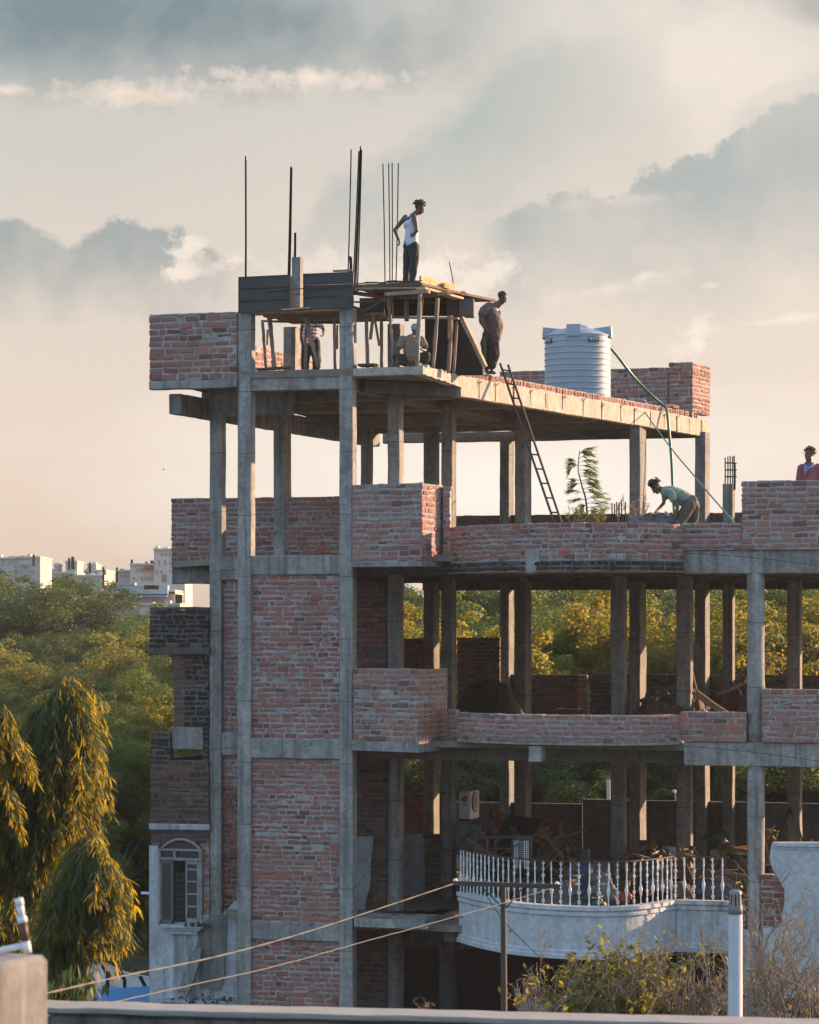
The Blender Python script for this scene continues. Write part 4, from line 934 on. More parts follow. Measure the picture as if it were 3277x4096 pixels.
# ------------------------------------------------------------------ water tank
TD = 65.0; tc = P(2311, H, TD); TR = 134*TD/F; tz0 = F3T; tz1 = zat(1345, TD)
TK = empty('water_tank', 'large pale grey ribbed plastic water tank standing on the roof', 'water tank', (tc.x, tc.y, tz0))
hh = tz1-tz0; prof = [(TR*.97, 0)]
nr = 12
for i in range(nr):
    z = hh*(i+.5)/nr
    prof += [(TR*.978, z-hh/nr*.40), (TR*.978, z+hh/nr*.28), (TR, z+hh/nr*.36), (TR, z+hh/nr*.46)]
prof += [(TR*.985, hh), (TR*.93, hh+.03), (TR*.7, hh+.12), (TR*.4, hh+.17), (TR*.30, hh+.18)]
mb = MB(); mb.lathe(prof, sides=64); mb.build('tank_body', M_TANK, TK, smooth=False)
mb = MB(); mb.lathe([(.27, hh+.16), (.28, hh+.20), (.25, hh+.235), (.1, hh+.245)], (.03, .1, 0), 24); mb.build('lid', M_TANK, TK)
for k, a in enumerate((R(-100), R(-10), R(80), R(170))):
    mb = MB(); d = Vector((math.cos(a), math.sin(a), 0)); n = Vector((-d.y, d.x, 0)); c = d*TR*.80
    mb.hexa([c+d*.18-n*.17+Vector((0, 0, hh-.06)), c+d*.18+n*.17+Vector((0, 0, hh-.06)), c-d*.28+n*.13+Vector((0, 0, hh+.02)), c-d*.28-n*.13+Vector((0, 0, hh+.02))],
            [c+d*.16-n*.16+Vector((0, 0, hh+.20)), c+d*.16+n*.16+Vector((0, 0, hh+.20)), c-d*.28+n*.12+Vector((0, 0, hh+.15)), c-d*.28-n*.12+Vector((0, 0, hh+.15))])
    mb.build('lifting_lug', M_TANK, TK)
FONT_CACHE = {}
def text_tris(s, size, bold=0.0):
    cu = bpy.data.curves.new('t', 'FONT'); cu.body = s; cu.size = size; cu.align_x = 'CENTER'; cu.align_y = 'CENTER'; cu.offset = bold; cu.resolution_u = 3
    o = bpy.data.objects.new('t', cu); C.objects.link(o); dg = bpy.context.evaluated_depsgraph_get(); me = bpy.data.meshes.new_from_object(o.evaluated_get(dg))
    vs = [v.co.copy() for v in me.vertices]; fs = [tuple(p.vertices) for p in me.polygons]
    bpy.data.objects.remove(o); bpy.data.curves.remove(cu); bpy.data.meshes.remove(me); return vs, fs
def tank_label(ang, name='label'):
    zc = zat(1355.5, TD-TR)-tz0; w, h_ = .27, .115; mb = MB(); n = 10; Rr = TR*1.006
    vs = []; 
    for i in range(n+1):
        a = ang+(i/n-.5)*w/Rr
        for z in (-h_/2, h_/2): vs.append((Rr*math.cos(a), Rr*math.sin(a), zc+z))
    mb.add(vs, [(2*i, 2*i+2, 2*i+3, 2*i+1) for i in range(n)]); lb = mb.build(name, M_BLACK, TK)
    for s, sz, dz, bd in (('MARK', .088, .018, .0006), ('WATER TANK', .032, -.036, .0)):
        v_, f_ = text_tris(s, sz, bd); t_ = MB(); R2 = Rr+.004
        t_.add([(R2*math.cos(ang+p.x/R2), R2*math.sin(ang+p.x/R2), zc+dz+p.y) for p in v_], f_); t_.build('lettering', M_WHITE, lb)
tank_label(R(-90)+math.asin((2368-2311)/134)); tank_label(R(-90)-math.asin((2311-2186)/134)*.92)
# ------------------------------------------------------------------ ladder
LD = empty('ladder', 'tall narrow steel ladder leaning on the roof edge from the terrace', 'ladder', (0, 0, 0))
def lp(xt, yt, xb, yb):
    a, b = P(xt, yt, 58.45), P(xb, yb, 56.6); t = (F2T+.0-a.z)/(b.z-a.z); return a, a.lerp(b, t)
la_, lb_ = lp(2001, 1454, 2215, 2083); ra_, rb_ = lp(2033, 1460, 2245, 2086)
for a, b in ((la_, lb_), (ra_, rb_)):
    mb = MB(); mb.tube([a, b], .024, 8); o = mb.build('rail', M_RUST, LD)
LL = (la_-lb_).length
for i in range(13):
    t = 1-(.045+i*.0745)
    if t < .03: break
    mb = MB(); a, b = lb_.lerp(la_, t+.012), rb_.lerp(ra_, t+.012); mb.tube([a+(a-b)*.05, b+(b-a)*.05], .017, 6); mb.build('rung', M_RUST, LD)
# ------------------------------------------------------------------ hoses
def curve(pts, n=10):
    out = []; p = [pts[0]]+list(pts)+[pts[-1]]
    for i in range(1, len(p)-2):
        for j in range(n):
            t = j/n; a, b, c, d = p[i-1], p[i], p[i+1], p[i+2]
            out.append(.5*((2*b)+(c-a)*t+(2*a-5*b+4*c-d)*t*t+(3*b-a-3*c+d)*t**3))
    return out+[pts[-1]]
M_HOSE = plain('green_hose', (.01, .13, .085), .35, 0, .1)
mb = MB(); mb.tube(curve([P(2440, 1388, 65.2), P(2470, 1424, 65.6), P(2505, 1470, 66), P(2552, 1526, 66.3), P(2610, 1584, 66.5), P(2655, 1622, 66.7), P(2668, 1645, 66.55), P(2676, 1720, 66.4), P(2686, 1830, 66.3), P(2691, 1935, 66.2), P(2696, 2030, 66), P(2705, 2180, 65)]), .033, 8)
tag(mb.build('water_hose', M_HOSE, smooth=True), 'thick green hose running from the water tank over the roof edge and down', 'hose')
mb = MB(); mb.tube(curve([P(2562, 1612, 66.2), P(2570, 1632, 65.9), P(2620, 1706, 64.5), P(2700, 1812, 62), P(2770, 1895, 59.5), P(2850, 1990, 57), P(2920, 2070, 54.5), P(2943, 2096, 53.2)]), .016, 6)
tag(mb.build('water_hose', M_HOSE, smooth=True), 'thin taut green hose slanting from the roof edge down to the right brick parapet', 'hose')
mb = MB(); mb.tube([P(2551, 1600, 66.6), P(2551, 1474, 66.6)], .014, 5); tag(mb.build('steel_rod', M_RUST), 'single rusty rod standing upright right of the water tank', 'rod')
rn = random.Random(6); mb = MB()
for k in range(9): mb.rock(P(2520+k*7, 1602-6*math.sin(k/8*math.pi)+8, 66.4), .10, rn, flat=1.)
tag(mb.build('cement_lump', M_CON), 'pale lump of hardened cement on the roof edge right of the tank', 'lump')
mb = MB(); 
for a, b in ((2664, 2700), (2694, 2716)): mb.rough(P(a, 1622+(a-2664)*.12, 67.3), P(b, 1625+(a-2664)*.12, 67.5), (0, .05, 0), (0, 0, .035), ch=.006)
tag(mb.build('loose_bricks', M_BR), 'two loose bricks on the roof edge before the tall brick pier', 'bricks')

# ------------------------------------------------------------------ sapling and weeds on the open terrace
def leafmat(name, c, tr, k=.5, var=.5):
    def fn(t, b):
        a = t.new('ShaderNodeAttribute'); a.attribute_name = 'tint'
        n = t.noise(objc(t), .35, 3, .5)
        f = t.math('ADD', t.math('MULTIPLY', a.outputs['Fac'], .7), t.math('MULTIPLY', n, .45), clamp=True)
        cc = t.mix(f, tuple(v*(1-var*.7) for v in c), tuple(min(1, v*(1+var)) for v in c)); t2 = t.mix(f, tuple(v*(1-var*.5) for v in tr), tuple(min(1, v*(1+var*.6)) for v in tr))
        b.inputs['Roughness'].default_value = .55; b.inputs['Specular IOR Level'].default_value = .3; t.link(cc, b.inputs['Base Color'])
        tl = t.new('ShaderNodeBsdfTranslucent'); t.link(t2, tl.inputs[0])
        mx = t.new('ShaderNodeMixShader'); mx.inputs[0].default_value = k
        t.link(b.outputs[0], mx.inputs[1]); t.link(tl.outputs[0], mx.inputs[2]); t.link(mx.outputs[0], t.n['Material Output'].inputs[0])
    return mat(name, fn)
M_BARK = plain('bark', (.12, .09, .065), .9, 0, .4, 9, .6)
M_TWIG = plain('dry_twig', (.26, .20, .16), .85, 0, .3, 9, .3)
def leaf(mb, p, d, L, w, droop=.3, rn=random, mi=0, n=3, tint=None):
    """a bent lance-shaped leaf"""
    d = d.normalized(); s = d.cross(Vector((rn.uniform(-.4, .4), rn.uniform(-.4, .4), 1))).normalized(); vs = []; q = p.copy()
    for i in range(n+1):
        t = i/n; ww = w*.5*math.sin(math.pi*min(.97, t*.9+.08))
        vs += [q-s*ww, q+s*ww]; q = q+d*L/n; d = (d+Vector((0, 0, -droop/n))).normalized()
    mb.add(vs, [(2*i, 2*i+2, 2*i+3, 2*i+1) for i in range(n)], mi, rn.random() if tint is None else tint)
def sapling():
    rn = random.Random(15); D = 60.0
    root = empty('sapling', 'slim windblown sapling with feathery leaves standing on the open terrace', 'young tree', P(2351, 2112, D)); inv = Matrix.Translation(root.location).inverted()
    st = MB(); pts = [P(2352, 2200, D), P(2351, 2085, D), P(2348, 2040, D), P(2342, 1990, D), P(2330, 1950, D), P(2322, 1920, D), P(2313, 1880, D), P(2316, 1830, D), P(2319, 1802, D)]
    st.tube(curve(pts, 4), list(np.linspace(.028, .008, 33)), 6); o = st.build('trunk', M_BARK, root); o.matrix_parent_inverse = inv
    lm = MB()
    fr = [(2320, 1812, 44, -16), (2318, 1816, 28, -2), (2318, 1835, 52, -6), (2316, 1850, 60, 2), (2316, 1862, 62, 8), (2316, 1880, 60, 6), (2318, 1895, 58, 12), (2316, 1905, 56, 6), (2322, 1925, 62, 4), (2325, 1935, 62, 10), (2332, 1955, 60, 12), (2338, 1970, 58, 14), (2342, 2000, 90, -14), (2344, 2015, 84, 4), (2346, 2030, 70, 14), (2348, 2045, 50, 20), (2315, 1868, -34, -6), (2318, 1920, -36, 18), (2328, 1930, -44, 22), (2336, 1975, -62, -8), (2344, 2000, -56, 8), (2348, 2020, -24, 28), (2305, 1850, -20, -2), (2290, 1872, -14, 24), (2352, 2090, 36, -8), (2350, 2092, -40, -10)]
    for (x, y, dx, dy) in fr:
        for rep in range(2):
            yy = rn.uniform(-.4, .4); a = P(x, y, D); b = P(x+dx*rn.uniform(.8, 1.05), y+dy+rn.uniform(-14, 14), D+yy); st2 = []
            mid = a.lerp(b, .5)+Vector((0, 0, .05)); lm.tube([a, mid, b], .004, 3, 1)
            for k in range(15):
                t = .25+.75*k/14; p = a.lerp(mid, t*2) if t < .5 else mid.lerp(b, t*2-1)
                for s_ in (-1, 1):
                    leaf(lm, p, Vector(((b-a).normalized().x*1.3, s_*rn.uniform(.0, .7), rn.uniform(-.55, .35))), rn.uniform(.10, .19), .034, .5, rn, 0, 2)
    o = lm.build('leaves', [leafmat('sapling_leaf', (.08, .11, .018), (.26, .32, .03)), M_BARK], root); o.matrix_parent_inverse = inv
sapling()
def weeds(x, y, D, w, h, label, n, c, seed, name='weed', cat='weed'):
    rn = random.Random(seed); mb = MB(); b = P(x, y, D)
    for i in range(n):
        a = rn.uniform(0, 6.28); d = Vector((math.cos(a)*rn.uniform(.1, .6), math.sin(a)*.4, 1)); L = h*rn.uniform(.5, 1); p = b+Vector((rn.uniform(-w, w), rn.uniform(-.1, .1), 0))
        mb.tube([p, p+d*L*.5, p+d*L], .006, 3, 1)
        for k in range(8): leaf(mb, p+d*L*rn.uniform(.4, 1), Vector((rn.uniform(-1, 1), rn.uniform(-1, 1), rn.uniform(-.3, .8))), rn.uniform(.05, .12), .035, .5, rn)
    return tag(mb.build(name, [c, M_TWIG]), label, cat)
M_WEED = leafmat('weed_leaf', (.13, .13, .02), (.30, .27, .03)); M_DRY = leafmat('dry_leaf', (.30, .22, .14), (.3, .2, .12), .3)
weeds(2316, 2100, 58.2, .2, .42, 'low yellow-green weed left of the sapling foot', 16, M_WEED, 1); weeds(2378, 2104, 58.2, .22, .4, 'low yellow-green weed right of the sapling foot', 18, M_WEED, 2)
weeds(2545, 2100, 57.5, .2, .7, 'dry pale weed in front of the lit terrace column', 12, M_DRY, 3); weeds(2498, 2100, 57.9, .18, .5, 'dry stalks among the starter bars', 7, M_DRY, 4)
# ------------------------------------------------------------------ heaps
def heap(x0, x1, ytop, zf, D, dep, label, m, seed, stones=0, smat=None, name='rubble_heap', cat='heap', nx=36, ny=14, rough=.05, skew=.5, stone=(.03, .10)):
    rn = random.Random(seed); a, b = P(x0, H, D), P(x1, H, D); w = b.x-a.x; hgt = zat(ytop, D)-zf; mb = MB(); vs = []
    hf = lambda s_, t_: max(0, hgt*min(.9, 1.15*math.exp(-(abs(s_-skew)/.33)**3.2))/.9*(1-abs(2*t_-1)**1.6)+hgt*.25*mnoise.noise(Vector((s_*4, t_*3, seed)))*(1-abs(2*t_-1))+rough*mnoise.noise(Vector((s_*22, t_*12, seed)))*(1-abs(2*t_-1)**2)+rough*.5*mnoise.noise(Vector((s_*50, t_*30, seed))))
    for i in range(nx+1):
        for j in range(ny+1): s_, t_ = i/nx, j/ny; vs.append((a.x+w*s_, D+(t_-.5)*dep, zf-.004+hf(s_, t_)))
    fs = [(i*(ny+1)+j, (i+1)*(ny+1)+j, (i+1)*(ny+1)+j+1, i*(ny+1)+j+1) for i in range(nx) for j in range(ny)]; mb.add(vs, fs)
    for k in range(stones):
        s_, t_ = min(1, max(0, rn.gauss(skew, .22))), rn.uniform(.02, .75); r = rn.uniform(*stone)
        mb.rock((a.x+w*s_, D+(t_-.5)*dep, zf+hf(s_, t_)+r*.2), r, rn, 1, rn.random())
    return tag(mb.build(name, [m, smat or m]), label, cat, kind='stuff')
M_SAND = plain('dark_sand', (.05, .046, .04), .95, 0, .3, 6, .6); M_RUBB = plain('red_earth', (.13, .075, .06), .95, 0, .4, 6, .8); M_STONE = plain('grey_stone', (.12, .12, .125), .95, 0, .4, 6, .6)
def h2(*a, **k): return heap(*a, **k)
heap(1815, 2190, 2745, F1T, 63, 3.6, 'dark smooth sand heap behind the middle brick balcony on the left', M_SAND, 1, 0, skew=.36, rough=.05)
heap(2470, 2900, 2748, F1T, 59.5, 3.2, 'heap of red earth and broken grey concrete on the middle floor', M_RUBB, 2, 170, M_STONE, skew=.52)
heap(2810, 3110, 2715, F1T, 63, 3, 'rough mound of dark debris behind the round column on the middle floor', M_RUBB, 3, 60, M_MORTD, skew=.6)
heap(2440, 2860, 2060, F2T, 54.6, 1.6, 'heap of grey cement gravel on the terrace under the bending man', M_STONE, 4, 260, M_STONE, skew=.44, stone=(.015, .04))
heap(2255, 2420, 2082, F2T, 61, 1.4, 'low pale earth mound at the foot of the sapling', M_RUBB, 5, 60, M_STONE, stone=(.02, .05))
heap(2010, 2430, 3540, F0T, 54.6, 1.4, 'heap of grey broken rubble behind the white railing', M_STONE, 6, 240, M_STONE, stone=(.03, .07))
heap(1850, 2260, 3345, F0T, 60, 2.6, 'high heap of household debris behind the railing on the left', M_BLACK, 7, 90, M_STONE, skew=.4, stone=(.04, .12))
heap(2120, 2330, 3300, F0T, 61, 2.2, 'heap of broken orange clay tiles behind the black board', plain('clay', (.22, .075, .045), .8), 8, 150, MATS['clay'], skew=.35, stone=(.04, .11))
heap(1880, 2110, 3246, F0T, 63.5, 2, 'row of broken red clay pieces on top of the debris', MATS['clay'], 9, 70, MATS['clay'], skew=.5, stone=(.04, .10))
heap(2500, 2760, 3420, F0T, 60, 2.6, 'low dark debris heap behind the middle of the railing', M_BLACK, 10, 60, M_MORTD)
heap(2860, 3300, 3420, F0T, 60, 2.6, 'low brown debris heap behind the round column', M_RUBB, 12, 80, M_MORTD)
mb = MB(); mb.rough(P(2225, 2846, 66), P(2268, 2846, 66), (0, .1, 0), (0, 0, .07), ch=.01); mb.rough(P(2278, 2848, 66), P(2335, 2848, 66), (0, .1, 0), (0, 0, .06), ch=.01); tag(mb.build('stacked_bricks', M_BRM), 'two low stacks of bricks on the middle floor by the back parapet', 'bricks')
for i, (x0, y0, x1, y1, D) in enumerate(((2775, 2770, 2905, 2860, 57.5), (2790, 2768, 2925, 2862, 57.2), (2755, 2620, 2790, 2772, 58.5), (2870, 2775, 2985, 2725, 60))):
    mb = MB(); mb.tube(curve([P(x0, y0, D+1), P((x0+x1)/2, (y0+y1)/2+4, D+.5), P(x1, y1, D)], 3), .045 if i != 2 else .02, 6)
    tag(mb.build('pole', M_POST), ['weathered pole leaning off the rubble to the right on the middle floor', 'second leaning pole, right of and below the first', 'thin curved stick leaning on the inner column above the rubble', 'pole leaning against the round column from the left'][i], 'pole', 'poles leaning on the middle floor')
# ------------------------------------------------------------------ first floor household debris
def rb(name, c, hx, hy, hz, m, parent=None, rot=(0, 0, 0), ch=.01, jit=.003):
    mb = MB(); mb.rough((-hx, 0, 0), (hx, 0, 0), (0, hy, 0), (0, 0, hz), ch=ch, jit=jit, seg=.3); o = mb.build(name, m, parent); o.location = c; o.rotation_euler = rot; return o
# outdoor unit of an air conditioner
AD = 61.0; ac_c = P(1858.5, 3222, AD); hw, hd, hh_ = 22.5*AD/F, .36, 55*AD/F
AC = empty('air_conditioner_unit', 'white outdoor air conditioner unit perched above the debris beside the dark column', 'air conditioner', ac_c, -TH)
rb('case', (0, hd, 0), hw, hd, hh_, plain('ac_white', (.70, .70, .76), .5, 0, .1), AC)
mb = MB(); mb.lathe([(.21, 0), (.21, .02), (.19, .02), (.19, 0)], sides=28); o = mb.build('fan_ring', M_BLACK, AC); o.rotation_euler = (0, R(90), 0); o.location = (hw+.004, .34, .06)
mb = MB()
for k in range(7): mb.lathe([(.03*k+.008, 0), (.03*k+.012, .004), (.03*k+.004, .004)], sides=24)
o = mb.build('fan_grille', MATS['ac_white'], AC); o.rotation_euler = (0, R(90), 0); o.location = (hw+.022, .34, .06)
mb = MB(); mb.lathe([(.066, 0), (.066, .004), (.0, .004)], sides=28); o = mb.build('logo', plain('maroon', (.30, .03, .07), .5, 0, 0), AC); o.rotation_euler = (R(90), 0, 0); o.location = (.0, -.003, .135)
def flat_text(s, sz, m, parent, loc, bold=.0, name='lettering'):
    v_, f_ = text_tris(s, sz, bold); t_ = MB(); t_.add([(p.x, 0, p.y) for p in v_], f_); o = t_.build(name, m, parent); o.location = loc; return o
M_LOGW = plain('logo_line', (.75, .6, .66), .5, 0, 0)
mb = MB(); mb.tube([(.048*math.cos(t), 0, .048*math.sin(t)) for t in np.linspace(R(0), R(-285), 24)], .004, 4); mb.tube([(0, 0, .026), (0, 0, -.022), (.022, 0, -.022)], .004, 4); mb.tube([(.0, 0, 0), (.046, 0, 0)], .004, 4); mb.lathe([(.007, -.003), (.007, .003)], (-.022, 0, .022), 8)
o = mb.build('logo_mark', M_LOGW, AC); o.location = (0, -.009, .135)
flat_text('LG', .085, plain('grey_letter', (.12, .12, .14), .5, 0, 0), AC, (0, -.004, .02), .003)
rb('bracket', (0, .3, -hh_-.02), hw*.9, .3, .02, M_BLACK, AC)
def thing(o, label, cat, group=None): return tag(o, label, cat, group)
thing(rb('cabinet', P(1880, 3342, 60.4), .27, .25, .26, plain('grey_board', (.22, .23, .22), .8), rot=(0, R(4), R(-14))), 'grey dented cabinet lying under the air conditioner unit', 'cabinet')
thing(rb('cement_tub', P(1950, 3300, 60.3), .14, .14, .12, M_STONE, rot=(0, R(-4), 0)), 'grey tub full of clay shards next to the cabinet', 'tub')
def quadplate(name, pts, th, m, label, cat):
    q = [P(x, y, D) for x, y, D in pts]; n = (q[1]-q[0]).cross(q[2]-q[0]).normalized()*th; mb = MB()
    k = len(q); mb.add(q+[p+n for p in q], [tuple(range(k))[::-1], tuple(range(k, 2*k))]+[(i, (i+1) % k, k+(i+1) % k, k+i) for i in range(k)])
    return tag(mb.build(name, m), label, cat)
quadplate('board', [(2033, 3258, 58.6), (2170, 3276, 58.6), (2128, 3348, 58.0), (2105, 3440, 57.5), (1933, 3428, 57.5)], .03, M_BLACK, 'big black board leaning over the debris behind the railing', 'board')
quadplate('board', [(2130, 3440, 57.5), (2230, 3360, 58), (2262, 3385, 58), (2165, 3450, 57.5)], .03, M_PLANKD, 'dark narrow board slanting right of the black one', 'board')
# metal cooler frame with a slatted front
CF = empty('cooler_frame', 'dark metal cooler casing with a slatted white grille tipped on the debris', 'cooler casing', P(2030, 3400, 56.2), R(-20)); hx, hz, dp = .26, .24, .5; s_ = .02
M_CF = plain('dark_metal', (.06, .065, .07), .5, .4, .2)
for sx in (-1, 1):
    for yy in (0, dp): rb('leg', (sx*hx-.15, yy, -.02), s_, s_, hz, M_CF, CF)
for yy in (0, dp): rb('rail', (-.15, yy, hz), hx+s_, s_, s_, M_CF, CF)
rb('top', (-.15, dp/2, hz+.02), hx+.02, dp/2, .012, M_CF, CF)
for sx in (-1, 1): rb('rail', (sx*hx-.15, dp/2, hz-.03), s_, dp/2, s_, M_CF, CF)
mb = MB(); 
for k in range(9):
    if k in (3, 4, 5): continue
    mb.rough((.14+k*.035, 0, -hz-.12), (.14+k*.035, 0, hz-.05), (.009, 0, 0), (0, .008, 0), ch=.002, jit=.001)
for k in range(9): mb.rough((.24, 0, -.2+k*.045), (.34, 0, -.2+k*.045), (0, .006, 0), (0, 0, .006), ch=.002, jit=.001)
mb.build('grille', M_BAL, CF)
rb('side_panel', (.29, .06, 0), .19, .02, hz+.05, M_CF, CF)
CH = MB(); a = P(2160, 3345, 58.6)
for k in range(7): CH.tube(curve([a+Vector((-.10+.034*k, 0, -.14)), a+Vector((-.08+.034*k, 0, .02)), a+Vector((-.02+.03*k, .03, .15))], 3), .008, 4)
CH.tube([a+Vector((-.02+.22*t, .03, .15+.03*math.sin(math.pi*t))) for t in np.linspace(0, 1, 7)], .012, 5)
tag(CH.build('chair_back', plain('orange_plastic', (.42, .20, .12), .5)), 'slatted back of an orange plastic chair in the tile heap', 'chair back')
wh = MB(); wc = P(2365, 3360, 60.5)
wh.tube([wc+Vector((.26*math.cos(t), .02*math.sin(t), .26*math.sin(t))) for t in np.linspace(0, 2*math.pi, 30)], .018, 6)
for k in range(12): t = k*math.pi/6; wh.tube([wc, wc+Vector((.25*math.cos(t), 0, .25*math.sin(t)))], .004, 3)
tag(wh.build('wheel', M_RUST), 'old spoked wheel leaning in the dark behind the railing', 'wheel')
mb = MB(); mb.lathe([(.02, -.02), (.16, -.01), (.22, .03), (.24, .06), (.23, .065), (.15, .02), (.02, .01)], sides=24); o = mb.build('metal_basin', plain('dull_steel', (.35, .33, .30), .35, .8, .2)); o.location = P(2245, 3383, 58.5); o.rotation_euler = (R(28), R(12), 0); tag(o, 'dented metal basin lying on the debris', 'basin')
def barrel(x, y0, y1, D, r, m, label, name='barrel'):
    mb = MB(); z0, z1 = zat(y1, D), zat(y0, D); h = z1-z0; mb.lathe([(r*.93, 0), (r, .03), (r*1.02, h*.3), (r*1.04, h*.33), (r*1.02, h*.36), (r*1.02, h*.64), (r*1.04, h*.67), (r*1.02, h*.70), (r, h-.03), (r*.93, h), (r*.5, h)], sides=24)
    o = mb.build(name, m); c = P(x, H, D); o.location = (c.x, c.y, z0); return tag(o, label, 'barrel', 'barrels behind the railing')
barrel(2340, 3460, 3622, 55.6, .15, plain('blue_plastic', (.012, .03, .09), .4, 0, .15), 'dark blue plastic barrel behind the white railing')
barrel(2335, 3395, 3470, 57.5, .13, M_CF, 'grey metal drum standing above the blue barrel')
# sacks and cloths
def lump(name, x, y, D, hx, hy, hz, m, label, cat, seed, group=None):
    bm = bmesh.new(); bmesh.ops.create_icosphere(bm, subdivisions=4, radius=1)
    for v in bm.verts:
        n = mnoise.noise(v.co*1.6+Vector((seed, 0, 0)))*.4+abs(mnoise.noise(v.co*4+Vector((seed, 3, 0))))*.4-.1+abs(mnoise.noise(v.co*9+Vector((seed, 3, 0))))*.2
        k = 1+n; v.co = Vector((math.copysign(abs(v.co.x)**.8, v.co.x)*hx*k, v.co.y*hy*k, math.copysign(abs(v.co.z)**.8, v.co.z)*hz*k))
    me = bpy.data.meshes.new(name); bm.to_mesh(me); bm.free(); me.materials.append(m)
    for p in me.polygons: p.use_smooth = True
    o = bpy.data.objects.new(name, me); C.objects.link(o); o.location = P(x, y, D); return tag(o, label, cat, group)
M_GRN = plain('green_tarp', (.006, .055, .038), .6); M_SACK = plain('white_sack', (.16, .16, .17), .85); M_YEL = plain('yellow_cloth', (.15, .085, .02), .8); M_PUR = plain('purple_plastic', (.16, .03, .10), .45, 0, .1)
GS = 'sacks behind the railing'
for i, a in enumerate([('green_sheet', 1930, 3590, 54.8, .30, .25, .20, M_GRN, 'crumpled green sheet at the left end of the railing', 'sheet'), ('green_sheet', 1990, 3620, 54.6, .2, .2, .12, M_GRN, 'small green sheet lying right of the big left one', 'sheet'),
  ('green_sheet', 2345, 3610, 54.3, .34, .2, .14, M_GRN, 'green sheet on the floor below the blue barrel', 'sheet'), ('green_sheet', 2600, 3490, 56.4, .22, .2, .34, M_GRN, 'dark green sheet draped behind the right half of the railing', 'sheet'),
  ('sack', 2420, 3580, 54.6, .26, .2, .2, M_SACK, 'pale full sack beside the inner column behind the railing', 'sack', GS), ('sack', 2405, 3520, 55.4, .18, .15, .16, M_SACK, 'smaller sack on top of the pale full one', 'sack', GS),
  ('sack', 2640, 3540, 55.6, .22, .2, .1, M_SACK, 'flat dirty sack behind the right end of the bowed railing', 'sack', GS), ('sack', 2720, 3570, 54.8, .2, .2, .17, plain('brown_sack', (.09, .07, .055), .9), 'round brown sack behind the corner of the railing', 'sack', GS),
  ('sack', 2500, 3590, 54.2, .12, .15, .10, plain('red_sack', (.25, .06, .05), .8), 'small red bag on the rubble', 'bag'), ('blue_bag', 1968, 3600, 54.3, .08, .1, .1, plain('cyan', (.02, .20, .32), .5), 'small bright blue bag beside the green sheet', 'bag'),
  ('sheet', 2592, 3385, 59, .15, .2, .12, M_YEL, 'yellow cloth hung beside the inner columns', 'cloth'), ('sheet', 2945, 3405, 58, .42, .3, .08, M_YEL, 'folded yellowish tarpaulin on the timber left of the round column', 'tarpaulin'),
  ('sheet', 2960, 3424, 57.2, .3, .3, .05, M_GRN, 'green strip of tarpaulin below the yellowish one', 'tarpaulin'), ('sheet', 2870, 3345, 62, .26, .2, .12, M_GRN, 'green sheet far back between the inner columns', 'sheet'),
  ('mattress', 2950, 3455, 57, .42, .4, .09, plain('old_mattress', (.09, .065, .045), .9), 'old brown mattress on the timber stack', 'mattress'), ('jug', 2893, 3385, 58, .085, .085, .16, M_PUR, 'purple plastic water pot between the columns', 'pot'),
  ('sheet', 3075, 3360, 60, .2, .2, .22, M_YEL, 'yellow cloth among the debris right of the round column', 'cloth'), ('tarp', 2860, 3560, 55.5, .5, .3, .2, plain('blue_tarp', (.05, .06, .09), .6), 'dark bluish tarpaulin behind the straight part of the railing', 'tarpaulin')]):
    lump(*a[:10], i*3.3, a[10] if len(a) > 10 else None)
rn = random.Random(88); mb = MB()
for i in range(330):
    x = rn.choice((rn.uniform(1850, 2300), rn.uniform(2480, 3000), rn.uniform(3060, 3290))); top_ = 3330 if x < 2300 else 3410
    c = P(x, rn.uniform(top_, 3560), rn.uniform(55.2, 59.5)); d = Vector((rn.uniform(-1, 1), rn.uniform(-.6, .6), rn.uniform(-.7, .7))).normalized(); L = rn.uniform(.05, .38); w = d.cross(Vector((0, 0, 1))).normalized(); u = d.cross(w)
    mb.rough(c-d*L, c+d*L, w*rn.uniform(.008, .09), u*rn.uniform(.004, .02), ch=.003, jit=.004, mi=rn.choice((0, 0, 0, 1, 2, 3)))
tag(mb.build('junk', [M_PLANKD, M_RUST, plain('dull_grey', (.08, .085, .09), .8), plain('dull_brown', (.10, .07, .045), .85)]), 'jumble of broken boards and scrap behind the white railing', 'junk', kind='stuff')
thing(rb('crate', P(2685, 3405, 57.8), .10, .14, .08, plain('pale_blue', (.35, .42, .55), .6)), 'pale blue plastic box on the debris beside the inner column', 'box')
rn = random.Random(19)
for i in range(12):
    a = P(2640+rn.uniform(-10, 30), 3465+i*9, 56.5+rn.uniform(-.4, .4)); b = P(2985, 3500+i*9+rn.uniform(-8, 8), 55.8+rn.uniform(-.3, .3)); mb = MB(); mb.rough(a, b, (0, .06, 0), (0, 0, .022), ch=.004, jit=.004)
    tag(mb.build('timber', M_PLANKD), 'dark plank of the timber stack behind the straight railing', 'timber', 'timber stack behind the railing')
for i, (x0, y0, x1, y1) in enumerate(((2520, 3500, 2680, 3402), (2530, 3520, 2690, 3408), (2560, 3440, 2650, 3398))):
    mb = MB(); mb.rough(P(x0, y0, 56), P(x1, y1, 57.5), (0, .03, 0), (0, 0, .02), ch=.003); tag(mb.build('plank', M_POST), ['pale plank slanting up behind the railing, leftmost of three', 'pale plank slanting up behind the railing, lowest of three', 'short pale plank topmost of three behind the railing'][i], 'plank', 'slanting planks behind the railing')
